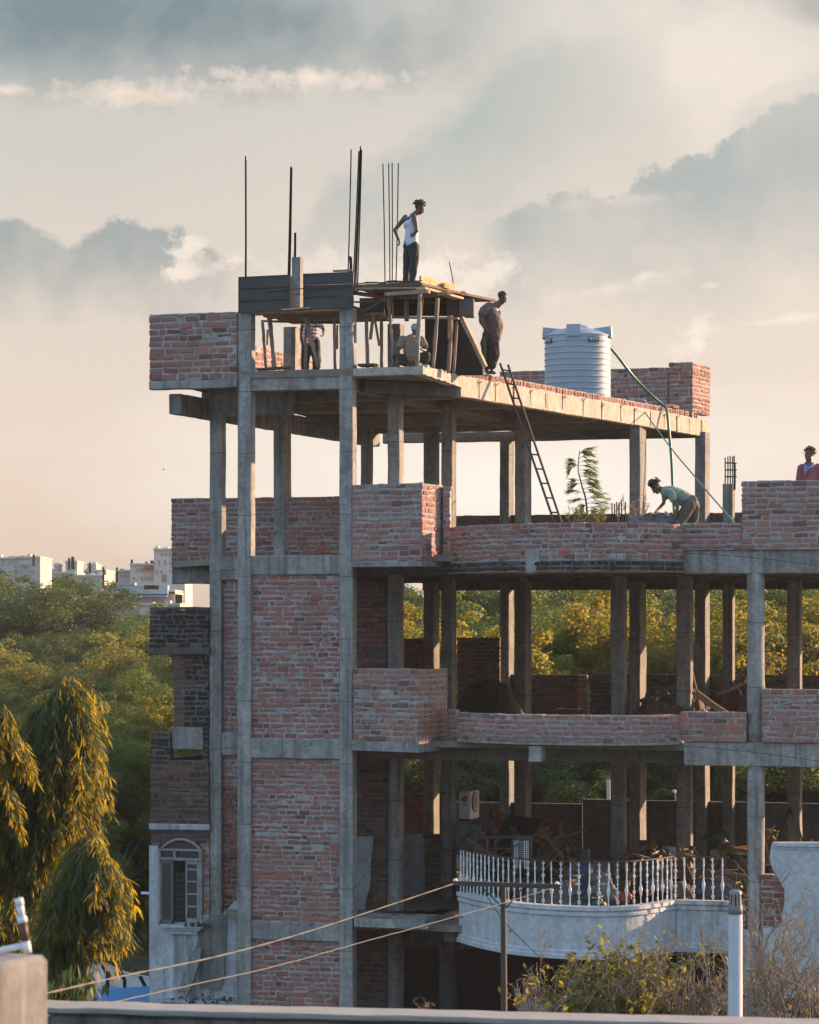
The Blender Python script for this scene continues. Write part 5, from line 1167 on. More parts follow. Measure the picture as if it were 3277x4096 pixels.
for i, (x0, y0, x1, y1) in enumerate(((3058, 3500, 3160, 3232), (3070, 3480, 3164, 3230), (3082, 3420, 3166, 3228), (3210, 3400, 3160, 3228), (3222, 3405, 3168, 3226), (3052, 3390, 3100, 3300))):
    mb = MB(); a, b = P(x0, y0, 56.5), P(x1, y1, 58.5); mb.rough(a, b, (.022, 0, 0), (0, .004, 0), ch=.001, jit=.001); mb.rough(a+Vector((.02, .02, 0)), b+Vector((.02, .02, 0)), (.004, 0, 0), (0, .02, 0), ch=.001, jit=.001)
    tag(mb.build('angle_iron', M_BLACK), 'dark angle iron of the bundle leaning together right of the round column', 'angle iron', 'angle irons leaning right of the round column')
mb = MB(); mb.tube([P(2436, 3120, 72), P(2436, 3420, 72), P(2436, 4000, 72)], .055, 12); tag(mb.build('drain_pipe', M_WHITE, smooth=True), 'white plastic pipe standing behind the back wall left of the inner column', 'pipe')
mb = MB(); mb.tube(curve([P(2692, 3163, 71), P(2700, 3168, 71), P(2702, 3185, 71), P(2704, 3230, 71)], 4), .02, 6); mb.lathe([(.05, 0), (.05, .05), (.02, .07)], (P(2697, 3170, 71)), 10); tag(mb.build('wall_lamp', M_WHITE), 'small white lamp on a bent stem above the back wall', 'lamp')
# ground floor: desert cooler, grille and small things on it
gz = zat(4190, 56)
CO = empty('air_cooler', 'dull metal air cooler with a louvred front at the dark ground floor', 'air cooler', P(2136, 4100, 55.6), R(-12)); w_ = 62*55.6/F; h_ = 90*55.6/F
rb('case', (0, .35, 0), w_, .33, h_, plain('cooler_grey', (.20, .23, .24), .6, .2), CO); 
mb = MB()
for k in range(24): mb.rough((-w_*.86, 0, h_*.90-k*.035), (w_*.86, 0, h_*.90-k*.035), (0, .012, 0), (0, 0, .008), ch=.002, jit=.001)
for k in range(5): mb.rough((-w_*.86+k*w_*.43, -.01, -h_*.9), (-w_*.86+k*w_*.43, -.01, h_*.92), (.007, 0, 0), (0, .006, 0), ch=.002, jit=.001)
mb.build('louvre', M_BAL, CO)
mb = MB()
for k in range(9): mb.tube([P(2108+k*21, 3862, 58.6), P(2108+k*21, 4096, 58.6)], .008, 4)
for k in range(9): mb.tube([P(2100, 3866+k*28, 58.6), P(2290, 3866+k*28, 58.6)], .008, 4)
tag(mb.build('window_grille', M_CF), 'metal mesh grille in the dark ground floor behind the air cooler', 'grille')
mb = MB(); mb.lathe([(.04, 0), (.045, .03), (.045, .17), (.02, .22), (.018, .26)], sides=12); o = mb.build('bottle', plain('green_glass', (.04, .12, .09), .2)); o.location = P(2111, 4012, 55.8); tag(o, 'green bottle on top of the air cooler', 'bottle')
thing(rb('box', P(2150, 3996, 55.8), .11, .08, .05, plain('pale_box', (.30, .36, .42), .7), rot=(0, R(-8), 0)), 'small pale blue box on top of the air cooler', 'box')
mb = MB(); mb.lathe([(.035, 0), (.04, .06), (.03, .12)], sides=10); o = mb.build('tin', plain('orange_tin', (.45, .16, .03), .5)); o.location = P(2121, 4012, 55.7); tag(o, 'orange tin between the bottle and the box', 'tin')
# ------------------------------------------------------------------ foreground: our own roof wall, block, pipes, poles, wires
def wpl(name, a, b, z0, z1, th, m, label, cat):
    mb = MB(); a, b = Vector(a), Vector(b); d = (b-a).normalized(); n = Vector((-d.y, d.x, 0)); mb.rough(a+n*th/2+Vector((0, 0, (z0+z1)/2)), b+n*th/2+Vector((0, 0, (z0+z1)/2)), n*th/2, (0, 0, (z1-z0)/2), ch=.02, jit=.004, seg=.15)
    return tag(mb.build(name, m), label, cat)
zt1 = -(4024-H)*14.0/F
wpl('roof_parapet', P(120, H, 14.0), P(3700, H, 13.25), -4.5, zt1-.028, .2, M_FGW, 'stained pale parapet wall across the bottom of the photo', 'parapet wall')
mb = MB(); a, b = P(120, H, 13.96), P(3700, H, 13.21); d = (b-a).normalized(); n = Vector((-d.y, d.x, 0)); mb.rough(a+n*.12+Vector((0, 0, zt1-.012)), b+n*.12+Vector((0, 0, zt1-.012)), n*.13, (0, 0, .014), ch=.006, jit=.003, seg=.15)
o = mb.build('coping', plain('pale_coping', (.26, .25, .245), .9, 0, .2), bpy.data.objects['roof_parapet'])
ztb = -(3822-H)*9.1/F
TBK = wpl('roof_block', P(-260, H, 8.5), P(188, H, 9.15), -3.5, ztb, .62, M_FGW, 'rendered masonry block at the lower left corner with a pipe on it', 'masonry block')
VP = empty('vent_pipe', 'short white upright pipe with a brown band on the masonry block', 'pipe', (0, 0, 0)); pts = [(112, 3808), (104, 3772), (99, 3765), (88, 3688), (84, 3680), (78, 3600), (75, 3592)]
def tb(name, p0, p1, r0, r1, D, m, par): mb = MB(); mb.tube([P(*p0, D), P(*p1, D)], [r0, r1], 14); return mb.build(name, m, par, smooth=True)
tb('pipe', (110, 3812), (103, 3765), .014, .014, 9.3, M_WHITE, VP); tb('band', (103, 3766), (91, 3688), .0135, .0135, 9.3, plain('brown_band', (.10, .045, .04), .6), VP); tb('coupling', (92, 3690), (86, 3668), .0165, .0165, 9.3, M_WHITE, VP); tb('pipe', (86, 3668), (79, 3618), .0125, .0125, 9.3, M_WHITE, VP); tb('cap', (80, 3622), (74, 3594), .0145, .0145, 9.3, M_WHITE, VP)
mb = MB(); mb.tube([P(-40, 3812, 9.3), P(98, 3782, 9.3)], .011, 10); mb.build('side_pipe', M_WHITE, VP, smooth=True)
PD = 25.0; PO = empty('utility_pole', 'thin rusty iron pole with a crossbar in front of the white balcony', 'pole', P(2014, H, PD)); PO.location.z = GROUND; inv = Matrix.Translation(PO.location).inverted()
def pp_(name, mb, m): o = mb.build(name, m, PO); o.matrix_parent_inverse = inv; return o
M_POLE = plain('brown_iron', (.085, .06, .055), .7, .2, .3, 9)
mb = MB(); mb.tube([P(2014, 3540, PD), P(2017, 4096, PD), (P(2018, H, PD).x, PD, GROUND)], [.024, .029, .035], 12); pp_('pole', mb, M_POLE)
mb = MB(); mb.rough(P(1815, 3533, PD-.04), P(2236, 3547, PD-.04), (0, .004, 0), (0, 0, .02), ch=.002, jit=.001); mb.rough(P(1815, 3525, PD-.02), P(2236, 3539, PD-.02), (0, .02, 0), (0, 0, .004), ch=.002, jit=.001); pp_('crossbar', mb, M_POLE)
for q in (((1932, 3552), (2006, 3626)), ((2088, 3556), (2022, 3636))): mb = MB(); mb.tube([P(*q[0], PD), P(*q[1], PD)], .007, 6); pp_('brace', mb, M_POLE)
for q in ((1822, 3528), (2228, 3540)): mb = MB(); mb.lathe([(.012, 0), (.02, .01), (.02, .02), (.01, .035)], P(q[0], q[1]+2, PD), 10); pp_('insulator', mb, M_WHITE)
M_WIRE = plain('bare_wire', (.17, .165, .16), .8, .3, .3, 60, .6)
def wire(pts, r, label, tw=0.):
    c = curve([P(*p) for p in pts], 14); rn = random.Random(3); mb = MB()
    if tw:
        for ph in (0, math.pi): mb.tube([p+Vector((0, math.cos(i*.9+ph)*tw, math.sin(i*.9+ph)*tw)) for i, p in enumerate(c)], r, 5)
    else: mb.tube([p+Vector((0, 0, rn.uniform(-.002, .002))) for p in c], r, 5)
    return tag(mb.build('wire', M_WIRE), label, 'wire', 'wires from the iron pole')
wire([(1824, 3532, 25), (1500, 3640, 23), (1180, 3742, 21), (850, 3830, 18.5), (500, 3902, 16), (190, 3972, 13.5), (-60, 4025, 12)], .0029, 'twisted pale wire running from the left tip of the crossbar down to the left', .003)
wire([(2230, 3545, 25), (1960, 3628, 24), (1500, 3755, 21.5), (1100, 3865, 19), (700, 3955, 16.5), (350, 4030, 14.5), (-60, 4110, 13)], .0034, 'straight pale wire running from the right tip of the crossbar down to the left')
mb = MB(); mb.tube(curve([P(1935, 3560, 25), P(2021, 3690, 25.4), P(2200, 3868, 26), P(2330, 3990, 27)], 8), .004, 4); tag(mb.build('wire', M_BLACK), 'thin dark wire slanting down right behind the iron pole', 'wire', 'wires from the iron pole')
WP = empty('white_pole', 'thick white plastic pipe standing upright with a slotted grey cap', 'pipe', (P(2936, H, 18).x, 18, GROUND))
mb = MB(); mb.tube([(0, 0, 0), (.01, 0, zat(3655, 18)-GROUND)], .044, 20); mb.build('pipe', plain('white_pvc', (.40, .42, .46), .5, 0, .15, 4, .05), WP, smooth=True)
mb = MB(); zc = zat(3640, 18)-GROUND; mb.lathe([(.0450, -.02), (.0450, .015), (.0435, .02), (.0395, .115), (.034, .125), (.01, .13)], (.01, 0, zc-.005), 20); cp_ = mb.build('cap', plain('grey_cap', (.20, .205, .21), .6), WP, smooth=True)
mb = MB()
for k in range(10): a = k*math.pi/5+.2; mb.box(.01+.0395*math.cos(a)-.004, .01+.0395*math.cos(a)+.004, .0395*math.sin(a)-.004, .0395*math.sin(a)+.004, zc+.03, zc+.10)
mb.build('slots', M_BLACK, cp_)
mb = MB(); mb.tube(curve([P(2985, 3880, 45), P(3080, 3884, 45), P(3210, 3892, 45), P(3330, 3896, 45)], 4), .028, 8); tag(mb.build('branch_pole', M_POST), 'pale horizontal branch in front of the dark wall at the lower right', 'branch')
# blue roofed shed and its fence at the lower left
M_BLUE = plain('blue_sheet', (.02, .20, .48), .4, .1, .1, 2, .05)
SH = empty('blue_shed', 'low shed with a blue ribbed metal roof between the trees and the building', 'shed', P(450, H, 66)); inv2 = Matrix.Translation(SH.location).inverted()
a, b = P(260, H, 60), P(640, H, 61.5); a.x = P(100, H, 60).x
mb = MB(); prof_ = [(0, 0), (.35, .02), (.37, .06), (.42, .06), (.44, .02), (.72, .04), (.74, .08), (.79, .08), (.81, .04), (1.2, .08)]
z0 = zat(4165, 60); d = Vector((b.x-a.x, b.y-a.y, 0)).normalized(); n = Vector((-d.y, d.x, 0)); vs = []
for p in (a, b+d*.5): vs += [Vector((p.x, p.y, 0))-n*.0+n*(o_*1.3)+Vector((0, 0, z0+h_*1.2+o_*.55)) for o_, h_ in prof_]
k = len(prof_); mb.add(vs, [(j, k+j, k+j+1, j+1) for j in range(k-1)]); r_ = mb.build('roof', M_BLUE, SH); r_.matrix_parent_inverse = inv2
mb = MB(); mb.rough(a+Vector((0, 0, (GROUND+z0)/2)), b+Vector((0, 0, (GROUND+z0)/2)), n*.1, (0, 0, (z0-GROUND)/2-.02), ch=.01); o = mb.build('wall', plain('shed_wall', (.03, .12, .24), .8), SH); o.matrix_parent_inverse = inv2
FE = empty('curved_fence', 'white sheet fence with dark cranked posts and a curved top rail behind the blue shed', 'fence', P(500, H, 72)); inv3 = Matrix.Translation(FE.location).inverted()
top = curve([P(330, 3830, 72), P(420, 3855, 72), P(500, 3890, 72), P(620, 3915, 72), P(760, 3945, 72)], 5)
mb = MB(); vs = []; 
for p in top: vs += [p, p+Vector((.35, -.2, -.55)), Vector((p.x+.35, p.y-.2, -9.2))]
mb.add(vs, [(3*i+j, 3*i+3+j, 3*i+4+j, 3*i+1+j) for i in range(len(top)-1) for j in (0, 1)]); o = mb.build('sheet', plain('fence_sheet', (.66, .70, .74), .7, 0, .1), FE); o.matrix_parent_inverse = inv3
mb = MB(); mb.tube(top, .03, 6); o = mb.build('top_rail', M_WHITE, FE); o.matrix_parent_inverse = inv3
for x, y in ((410, 3860), (478, 3880), (560, 3905)):
    mb = MB(); p = P(x, y, 71.5); mb.tube([p, p+Vector((.13, 0, -.25)), Vector((p.x+.13, p.y, -9.2))], .05, 6); o = mb.build('post', M_BLACK, FE); o.matrix_parent_inverse = inv3
# ------------------------------------------------------------------ people
_ico = {}
def ico(sub):
    if sub not in _ico:
        bm = bmesh.new(); bmesh.ops.create_icosphere(bm, subdivisions=sub, radius=1); _ico[sub] = ([v.co.copy() for v in bm.verts], [tuple(v.index for v in f.verts) for f in bm.faces]); bm.free()
    return _ico[sub]
class Flesh:
    """closed lumps and tapered limbs that are fused into ONE continuous skin"""
    def __init__(s): s.mb = MB()
    def e(s, c, r, rot=None, sub=3):
        vs, fs = ico(sub); c = Vector(c); rr = r if hasattr(r, '__len__') else (r, r, r); M = rot or Matrix.Identity(3)
        s.mb.add([c+M @ Vector((v.x*rr[0], v.y*rr[1], v.z*rr[2])) for v in vs], fs); return s
    def limb(s, pts, rad, flat=1.0, ax=None):
        """chain of points with a radius each, swept as overlapping tapered segments"""
        for i in range(len(pts)-1):
            a, b = Vector(pts[i]), Vector(pts[i+1]); r0, r1 = rad[i], rad[i+1]
            s.mb.tube([a, a.lerp(b, .33), a.lerp(b, .66), b], [r0, r0+(r1-r0)*.33, r0+(r1-r0)*.66, r1], 14); s.e(a, r0*.995, sub=2); s.e(b, r1*.995, sub=2)
        return s
    def build(s, name, m, parent, voxel=.010, fold=0.0, fs=7., seed=0, smooth=3):
        o = s.mb.build(name, m); md = o.modifiers.new('r', 'REMESH'); md.mode = 'VOXEL'; md.voxel_size = voxel
        sm_ = o.modifiers.new('s', 'SMOOTH'); sm_.iterations = smooth; sm_.factor = .5
        dg = bpy.context.evaluated_depsgraph_get(); me = bpy.data.meshes.new_from_object(o.evaluated_get(dg)); old = o.data
        o.modifiers.clear(); o.data = me; bpy.data.meshes.remove(old); me.name = name
        if fold:
            n = len(me.vertices); co = np.empty(n*3); me.vertices.foreach_get('co', co); no = np.empty(n*3); me.vertices.foreach_get('normal', no)
            co = co.reshape(-1, 3); no = no.reshape(-1, 3)
            for i in range(n):
                p = Vector(co[i]); k = mnoise.noise(Vector((p.x*fs*1.6, p.y*fs*1.6, p.z*fs*.8))+Vector((seed, 0, 0)))+.5*mnoise.noise(p*fs*2.6+Vector((0, seed, 0))); co[i] += no[i]*k*fold
            me.vertices.foreach_set('co', co.ravel())
        for p in me.polygons: p.use_smooth = True
        if parent is not None: o.parent = parent; o.matrix_parent_inverse = Matrix.Translation(parent.location).inverted()
        return o
def frame(f, up):
    f = Vector(f).normalized(); u = Vector(up); u = (u-f*u.dot(f)).normalized(); sd_ = f.cross(u); return Matrix((sd_, f, u)).transposed()   # columns: side, forward, up
def head(fl, c, M, s=1.0):
    """skull, jaw, nose, lips, brow, ears; c = centre of the skull, M = side/forward/up frame"""
    q = lambda x, y, z: Vector(c)+M @ (Vector((x, y, z))*s)
    fl.e(q(0, -.012, .03), (.072*s, .092*s, .085*s), M); fl.e(q(0, .03, -.015), (.062*s, .062*s, .072*s), M); fl.e(q(0, .045, -.075), (.045*s, .040*s, .035*s), M)
    fl.e(q(0, .072, -.092), (.020*s, .018*s, .018*s), M, 2); fl.limb([q(0, .085, .012), q(0, .108, -.028)], [.009*s, .015*s]); fl.e(q(0, .100, -.030), (.019*s, .012*s, .010*s), M, 2)
    fl.e(q(0, .085, .030), (.048*s, .014*s, .010*s), M, 2); fl.e(q(0, .086, -.058), (.024*s, .014*s, .007*s), M, 2); fl.e(q(0, .084, -.072), (.021*s, .014*s, .007*s), M, 2)
    for sx in (-1, 1): fl.e(q(sx*.074, -.005, -.01), (.010*s, .020*s, .032*s), M, 2); fl.e(q(sx*.036, .060, -.020), (.022*s, .022*s, .020*s), M, 2)
def hair(c, M, m, parent, s=1.0, curl=.5, seed=1, top=1.0, n=210, name='hair', back=1.):
    rn = random.Random(seed); fl = Flesh(); q = lambda x, y, z: Vector(c)+M @ (Vector((x, y, z))*s)
    fl.e(q(0, -.022, .042), (.078*s, .094*s, .088*s*top), M)
    for i in range(n):
        a = rn.uniform(0, 6.283); e = rn.uniform(-.25, 1.45); d = Vector((math.cos(a)*math.cos(e), math.sin(a)*math.cos(e), math.sin(e)))
        if d.y > .55 and d.z < .55: continue
        r = rn.uniform(.009, .017)*(.7+curl*.4); k = 1+curl*.55*rn.random()**1.5
        fl.e(q(d.x*.078*k, -.022+d.y*.094*k, .042+d.z*.088*top*k), r*s, sub=1)
    return fl.build(name, m, parent, .008, smooth=1)
def hand(fl, w, palm_end, curl_dir, side, s=1.0, curl=1.2, spread=.018):
    """palm from wrist w to palm_end, four unequal bent fingers and a thumb leaving the side of the palm"""
    w, pe = Vector(w), Vector(palm_end); d = (pe-w).normalized(); L = .085*s; pe = w+d*L; sd_ = Vector(side); sd_ = (sd_-d*sd_.dot(d)).normalized(); cd = Vector(curl_dir); cd = (cd-d*cd.dot(d)-sd_*cd.dot(sd_)).normalized()
    for k in (-1.3, -.4, .5, 1.3): fl.limb([w+sd_*k*.008*s, pe+sd_*k*.019*s], [.018*s, .0125*s])
    for k, ln in ((-1.5, .058), (-.5, .074), (.5, .080), (1.5, .070)):
        b = pe+sd_*k*spread*s; p1 = b+(d*math.cos(curl*.45)+cd*math.sin(curl*.45))*ln*.5*s; p2 = p1+(d*math.cos(curl*1.2)+cd*math.sin(curl*1.2))*ln*.32*s; p3 = p2+(d*math.cos(curl*1.8)+cd*math.sin(curl*1.8))*ln*.26*s
        fl.limb([b, p1, p2, p3], [.0105*s, .0095*s, .009*s, .0078*s])
    t0 = w+d*L*.25+sd_*.026*s; t1 = t0+(d*.55+sd_*.75+cd*.25).normalized()*.036*s; t2 = t1+(d*.85+sd_*.2+cd*.45).normalized()*.030*s; fl.limb([t0, t1, t2], [.014*s, .0115*s, .009*s])
def foot(fl, a, toe, r=.036):
    a, toe = Vector(a), Vector(toe); d = (toe-a); fl.limb([a, a+d*.35+Vector((0, 0, -.02)), toe], [r, r*1.02, r*.7]); fl.e(a-d.normalized()*.035+Vector((0, 0, -.015)), r*.95, sub=2)
def J(x, y, D): return P(x, y, D)
M_VEST = plain('white_vest', (.52, .57, .66), .85, 0, .08, 5, .3); M_TRO = plain('dark_trousers', (.022, .028, .028), .85, 0, .25, 7, .4)
M_OR = plain('dull_orange_shirt', (.12, .082, .074), .85, 0, .25, 4, .4); M_TRO2 = plain('brown_black_trousers', (.035, .028, .026), .85, 0, .3, 6, .4)
M_SH3 = plain('sand_shirt', (.25, .205, .15), .85, 0, .35, 14, .4); M_SH5 = plain('green_tshirt', (.17, .26, .21), .85, 0, .25, 6, .4); M_TRO5 = plain('grey_trousers', (.085, .08, .075), .85, 0, .25, 6, .4)
M_PINK = plain('pink_shirt', (.19, .06, .08), .85, 0, .2, 5, .3)
def person(label, x, y, D): return empty('person', label, 'person', P(x, y, D))
# 1. man in a white vest on the deck
D = 55.5; p = person('man in a white vest and dark trousers standing on the deck, looking down', 1640, 1142, D); S = 1.0
b = Flesh(); hc = J(1678, 834, D); M = frame((.86, -.12, -.55), (.45, 0, .85)); head(b, hc, M, .98)
b.limb([J(1671, 846, D), J(1660, 857, D), J(1652, 866, D)], [.052, .056, .07])
b.e(J(1640, 880, D), (.145, .10, .07)); b.limb([J(1644, 885, D), J(1645, 940, D), J(1644, 975, D)], [.105, .10, .115])
b.limb([J(1655, 864, D-.10), J(1662, 890, D-.17), J(1667, 922, D-.24)], [.055, .046, .037]); b.limb([J(1667, 922, D-.24), J(1658, 936, D-.20), J(1652, 942, D-.16)], [.037, .030, .024]); hand(b, J(1654, 939, D-.17), J(1641, 944, D-.10), (0, 1, -.3), (0, -.2, 1), .92, 1.3)
b.limb([J(1623, 868, D+.12), J(1600, 895, D+.12), J(1580, 920, D+.10)], [.052, .043, .036]); b.limb([J(1580, 920, D+.10), J(1589, 945, D+.06), J(1598, 964, D+.04)], [.038, .032, .024]); hand(b, J(1597, 960, D+.04), J(1600, 985, D+.04), (-1, 0, .0), (0, -1, 0), .95, 1.9)
for x0, x1, dd in ((1634, 1624, .08), (1652, 1649, -.08)): b.limb([J(1644, 970, D), J(x0, 1040, D+dd), J(x1, 1134, D+dd)], [.08, .06, .04]); foot(b, J(x1, 1134, D+dd), J(x1+10, 1141, D+dd-.17))
b.build('body', M_SKIN, p, .0075, smooth=2); hair(hc, M, M_HAIR, p, 1.0, 1.0, 3)
v = Flesh(); v.limb([J(1640, 886, D+.0), J(1645, 905, D), J(1646, 935, D), J(1645, 974, D)], [.108, .118, .120, .138]); v.e(J(1637, 898, D), (.115, .12, .10)); v.e(J(1656, 945, D), (.085, .11, .11))
for dd in (-.075, .065): v.limb([J(1640, 884, D+dd), J(1650, 868, D+dd*1.1), J(1662, 880, D+dd)], [.035, .028, .04])
v.build('vest', M_VEST, p, .010, .012, 9)
t = Flesh(); t.limb([J(1643, 972, D), J(1643, 985, D)], [.120, .132])
t.limb([J(1634, 985, D+.08), J(1631, 1045, D+.09), J(1625, 1100, D+.09), J(1625, 1128, D+.09)], [.105, .085, .070, .068]); t.limb([J(1655, 985, D-.07), J(1658, 1045, D-.08), J(1652, 1100, D-.08), J(1649, 1130, D-.08)], [.105, .086, .070, .068]); t.build('trousers', M_TRO, p, .010, .016, 8)
# 2. big man on the roof edge
D = 58.25; p = person('stout bearded man in a dull orange shirt and green-striped trousers on the roof edge', 1957, 1488, D)
b = Flesh(); hc = J(2009, 1192, D); M = frame((.84, -.15, -.52), (.45, 0, .85)); head(b, hc, M, .98)
b.limb([J(2004, 1206, D), J(1993, 1217, D), J(1978, 1228, D)], [.058, .072, .095]); b.limb([J(1966, 1240, D), J(1972, 1290, D), J(1966, 1345, D)], [.14, .17, .15])
b.limb([J(1938, 1240, D-.10), J(1926, 1262, D-.20), J(1924, 1286, D-.26)], [.066, .056, .045]); b.limb([J(1924, 1286, D-.26), J(1938, 1308, D-.27), J(1952, 1328, D-.24)], [.044, .036, .027]); hand(b, J(1951, 1327, D-.24), J(1962, 1342, D-.20), (.5, .8, -.2), (.6, -.5, .6), .95, 1.0)
b.limb([J(1965, 1236, D+.2), J(1980, 1280, D+.26), J(1985, 1320, D+.2)], [.06, .045, .028]); hand(b, J(1985, 1320, D+.2), J(1986, 1340, D+.16), (-.6, -.3, 0), (0, -1, 0), .9)
b.limb([J(1952, 1345, D), J(1947, 1410, D+.05), J(1947, 1478, D+.05)], [.08, .06, .04]); b.limb([J(1966, 1345, D), J(1976, 1410, D-.06), J(1967, 1478, D-.06)], [.08, .06, .04])
for xx, dd in ((1947, .05), (1967, -.06)): foot(b, J(xx, 1484, D+dd), J(xx+13, 1492, D+dd-.17), .038)
b.build('body', M_SKIN, p, .0075, smooth=2); hair(hc, M, M_HAIR, p, .99, .25, 5, .95)
be = Flesh(); q = lambda x, y, z: hc+M @ (Vector((x, y, z))*.98); be.e(q(0, .050, -.088), (.047, .042, .030), M); be.limb([q(-.06, .0, -.05), q(-.035, .055, -.085), q(.035, .055, -.085), q(.06, .0, -.05)], [.014, .02, .02, .014]); be.build('beard', M_HAIR, p, .008)
s_ = Flesh(); s_.limb([J(1958, 1240, D), J(1968, 1270, D), J(1975, 1305, D), J(1968, 1352, D)], [.165, .185, .195, .185]); s_.e(J(1985, 1305, D), (.145, .16, .20)); s_.e(J(1950, 1238, D), (.15, .19, .09)); s_.limb([J(1944, 1234, D-.12), J(1931, 1256, D-.20)], [.092, .088]); s_.limb([J(1965, 1236, D+.16), J(1976, 1262, D+.22)], [.08, .07]); s_.e(J(1998, 1254, D), (.04, .06, .07)); s_.build('shirt', M_OR, p, .010, .012, 6)
t = Flesh(); t.limb([J(1960, 1345, D), J(1962, 1368, D)], [.165, .165]); t.limb([J(1947, 1370, D+.05), J(1947, 1420, D+.06), J(1947, 1465, D+.06)], [.125, .105, .082]); t.limb([J(1974, 1368, D-.05), J(1980, 1412, D-.07), J(1972, 1462, D-.07)], [.12, .105, .082]); t.build('trousers', M_TRO2, p, .010, .018, 7)
g = Flesh(); g.limb([J(1941, 1352, D-.115), J(1941, 1400, D-.06), J(1942, 1450, D-.02)], [.036, .034, .030]); g.build('trouser_stripe', plain('lime_stripe', (.07, .17, .035), .8, 0, .2), p, .010)
# 3. squatting man in a cap
D = 55.2; p = person('man in a sand-coloured shirt and pale blue cap squatting behind the pale prop', 1640, 1462, D)
b = Flesh(); hc = J(1662, 1322, D+.05); M = frame((.72, -.60, -.34), (.2, -.1, .95)); head(b, hc, M, .92)
b.limb([J(1658, 1336, D+.04), J(1652, 1350, D+.03)], [.05, .06]); b.limb([J(1645, 1372, D), J(1644, 1425, D)], [.12, .12])
b.limb([J(1606, 1362, D), J(1596, 1386, D-.08), J(1592, 1402, D-.16)], [.05, .045, .036]); b.limb([J(1592, 1402, D-.16), J(1590, 1425, D-.20), J(1589, 1440, D-.22)], [.036, .03, .024]); hand(b, J(1589, 1438, D-.22), J(1589, 1458, D-.24), (.2, .8, 0), (1, 0, 0), .95, .5)
b.limb([J(1690, 1362, D), J(1700, 1384, D-.08), J(1703, 1400, D-.14)], [.05, .045, .036]); b.limb([J(1703, 1400, D-.14), J(1696, 1402, D-.24), J(1688, 1398, D-.30)], [.036, .03, .024]); hand(b, J(1689, 1398, D-.30), J(1681, 1394, D-.32), (0, -.2, -1), (-.2, -1, 0), .9, 1.4)
b.limb([J(1640, 1425, D), J(1600, 1430, D-.1), J(1585, 1440, D-.1), J(1610, 1450, D-.12), J(1632, 1460, D-.14)], [.07, .05, .05, .042, .036]); foot(b, J(1632, 1460, D-.14), J(1648, 1464, D-.26)); b.limb([J(1648, 1425, D), J(1695, 1424, D-.1), J(1712, 1432, D-.1), J(1702, 1448, D-.12), J(1694, 1458, D-.12)], [.07, .05, .05, .042, .036]); foot(b, J(1694, 1458, D-.12), J(1702, 1464, D-.28))
b.build('body', M_SKIN, p, .0075, smooth=2); hair(hc, M, M_HAIR, p, .9, .2, 6, .85, 60)
cp = Flesh(); q = lambda x, y, z: hc+M @ (Vector((x, y, z))*.95); cp.e(q(0, -.012, .062), (.088, .10, .075), M); cp.e(q(0, .115, .045), (.07, .075, .010), M); cp.build('cap', plain('pale_blue_cap', (.32, .42, .62), .8, 0, .05), p, .007)
s_ = Flesh(); s_.limb([J(1645, 1364, D), J(1646, 1392, D), J(1646, 1428, D)], [.135, .155, .155]); s_.e(J(1647, 1362, D), (.215, .115, .075)); s_.limb([J(1612, 1358, D), J(1597, 1386, D-.07)], [.08, .072]); s_.limb([J(1684, 1358, D), J(1699, 1384, D-.07)], [.08, .072]); s_.build('shirt', M_SH3, p, .010, .016, 9, 4)
t = Flesh(); t.limb([J(1630, 1440, D+.03), J(1600, 1432, D-.12), J(1583, 1428, D-.18)], [.10, .09, .072]); t.limb([J(1583, 1428, D-.18), J(1600, 1446, D-.14), J(1622, 1456, D-.14)], [.072, .065, .055]); t.limb([J(1662, 1440, D+.03), J(1695, 1426, D-.14), J(1708, 1420, D-.18)], [.10, .09, .074]); t.limb([J(1708, 1420, D-.18), J(1705, 1440, D-.14), J(1698, 1452, D-.12)], [.074, .065, .055]); t.limb([J(1630, 1438, D+.04), J(1662, 1438, D+.04)], [.12, .12]); t.build('trousers', M_TRO, p, .011, .007, 8)
# 4. man in a striped shirt behind the props
D = 58.6; p = person('man in a striped shirt behind the leaning prop, his head hidden by a shutter panel', 1245, 1543, D)
b = Flesh(); hc = J(1248, 1248, D); M = frame((.5, -.8, -.3), (.1, 0, 1)); head(b, hc, M, .96); b.limb([J(1247, 1262, D), J(1244, 1280, D)], [.05, .06]); b.limb([J(1244, 1295, D), J(1243, 1360, D)], [.11, .11])
b.limb([J(1268, 1290, D-.1), J(1290, 1305, D-.12), J(1296, 1322, D-.14)], [.048, .042, .034]); b.limb([J(1296, 1322, D-.14), J(1294, 1332, D-.16)], [.034, .026]); hand(b, J(1296, 1325, D-.15), J(1293, 1343, D-.16), (-1, .2, 0), (0, -1, 0), .95, 1.3)
b.limb([J(1215, 1290, D+.1), J(1205, 1325, D+.1), J(1205, 1360, D)], [.048, .036, .028]); hand(b, J(1205, 1360, D), J(1206, 1375, D), (.8, .2, 0), (0, -1, 0), .9)
for xx in (1222, 1262): b.limb([J(1243, 1355, D), J(xx, 1440, D), J(xx, 1530, D)], [.08, .06, .04]); foot(b, J(xx, 1530, D), J(xx-4, 1541, D-.18))
b.build('body', M_SKIN, p, .0085, smooth=2); hair(hc, M, M_HAIR, p, .97, .4, 8, 1, 60)
def fn(t, b_):
    w = t.new('ShaderNodeTexWave', wave_type='BANDS', bands_direction='Z'); w.inputs['Scale'].default_value = 4.5; w.inputs['Distortion'].default_value = .6; t.link(objc(t), w.inputs['Vector'])
    t.link(t.ramp(w.outputs[0], [(.0, (.42, .40, .44)), (.62, (.42, .40, .44)), (.72, (.16, .05, .08)), (1., (.16, .05, .08))]), b_.inputs['Base Color']); b_.inputs['Roughness'].default_value = .9
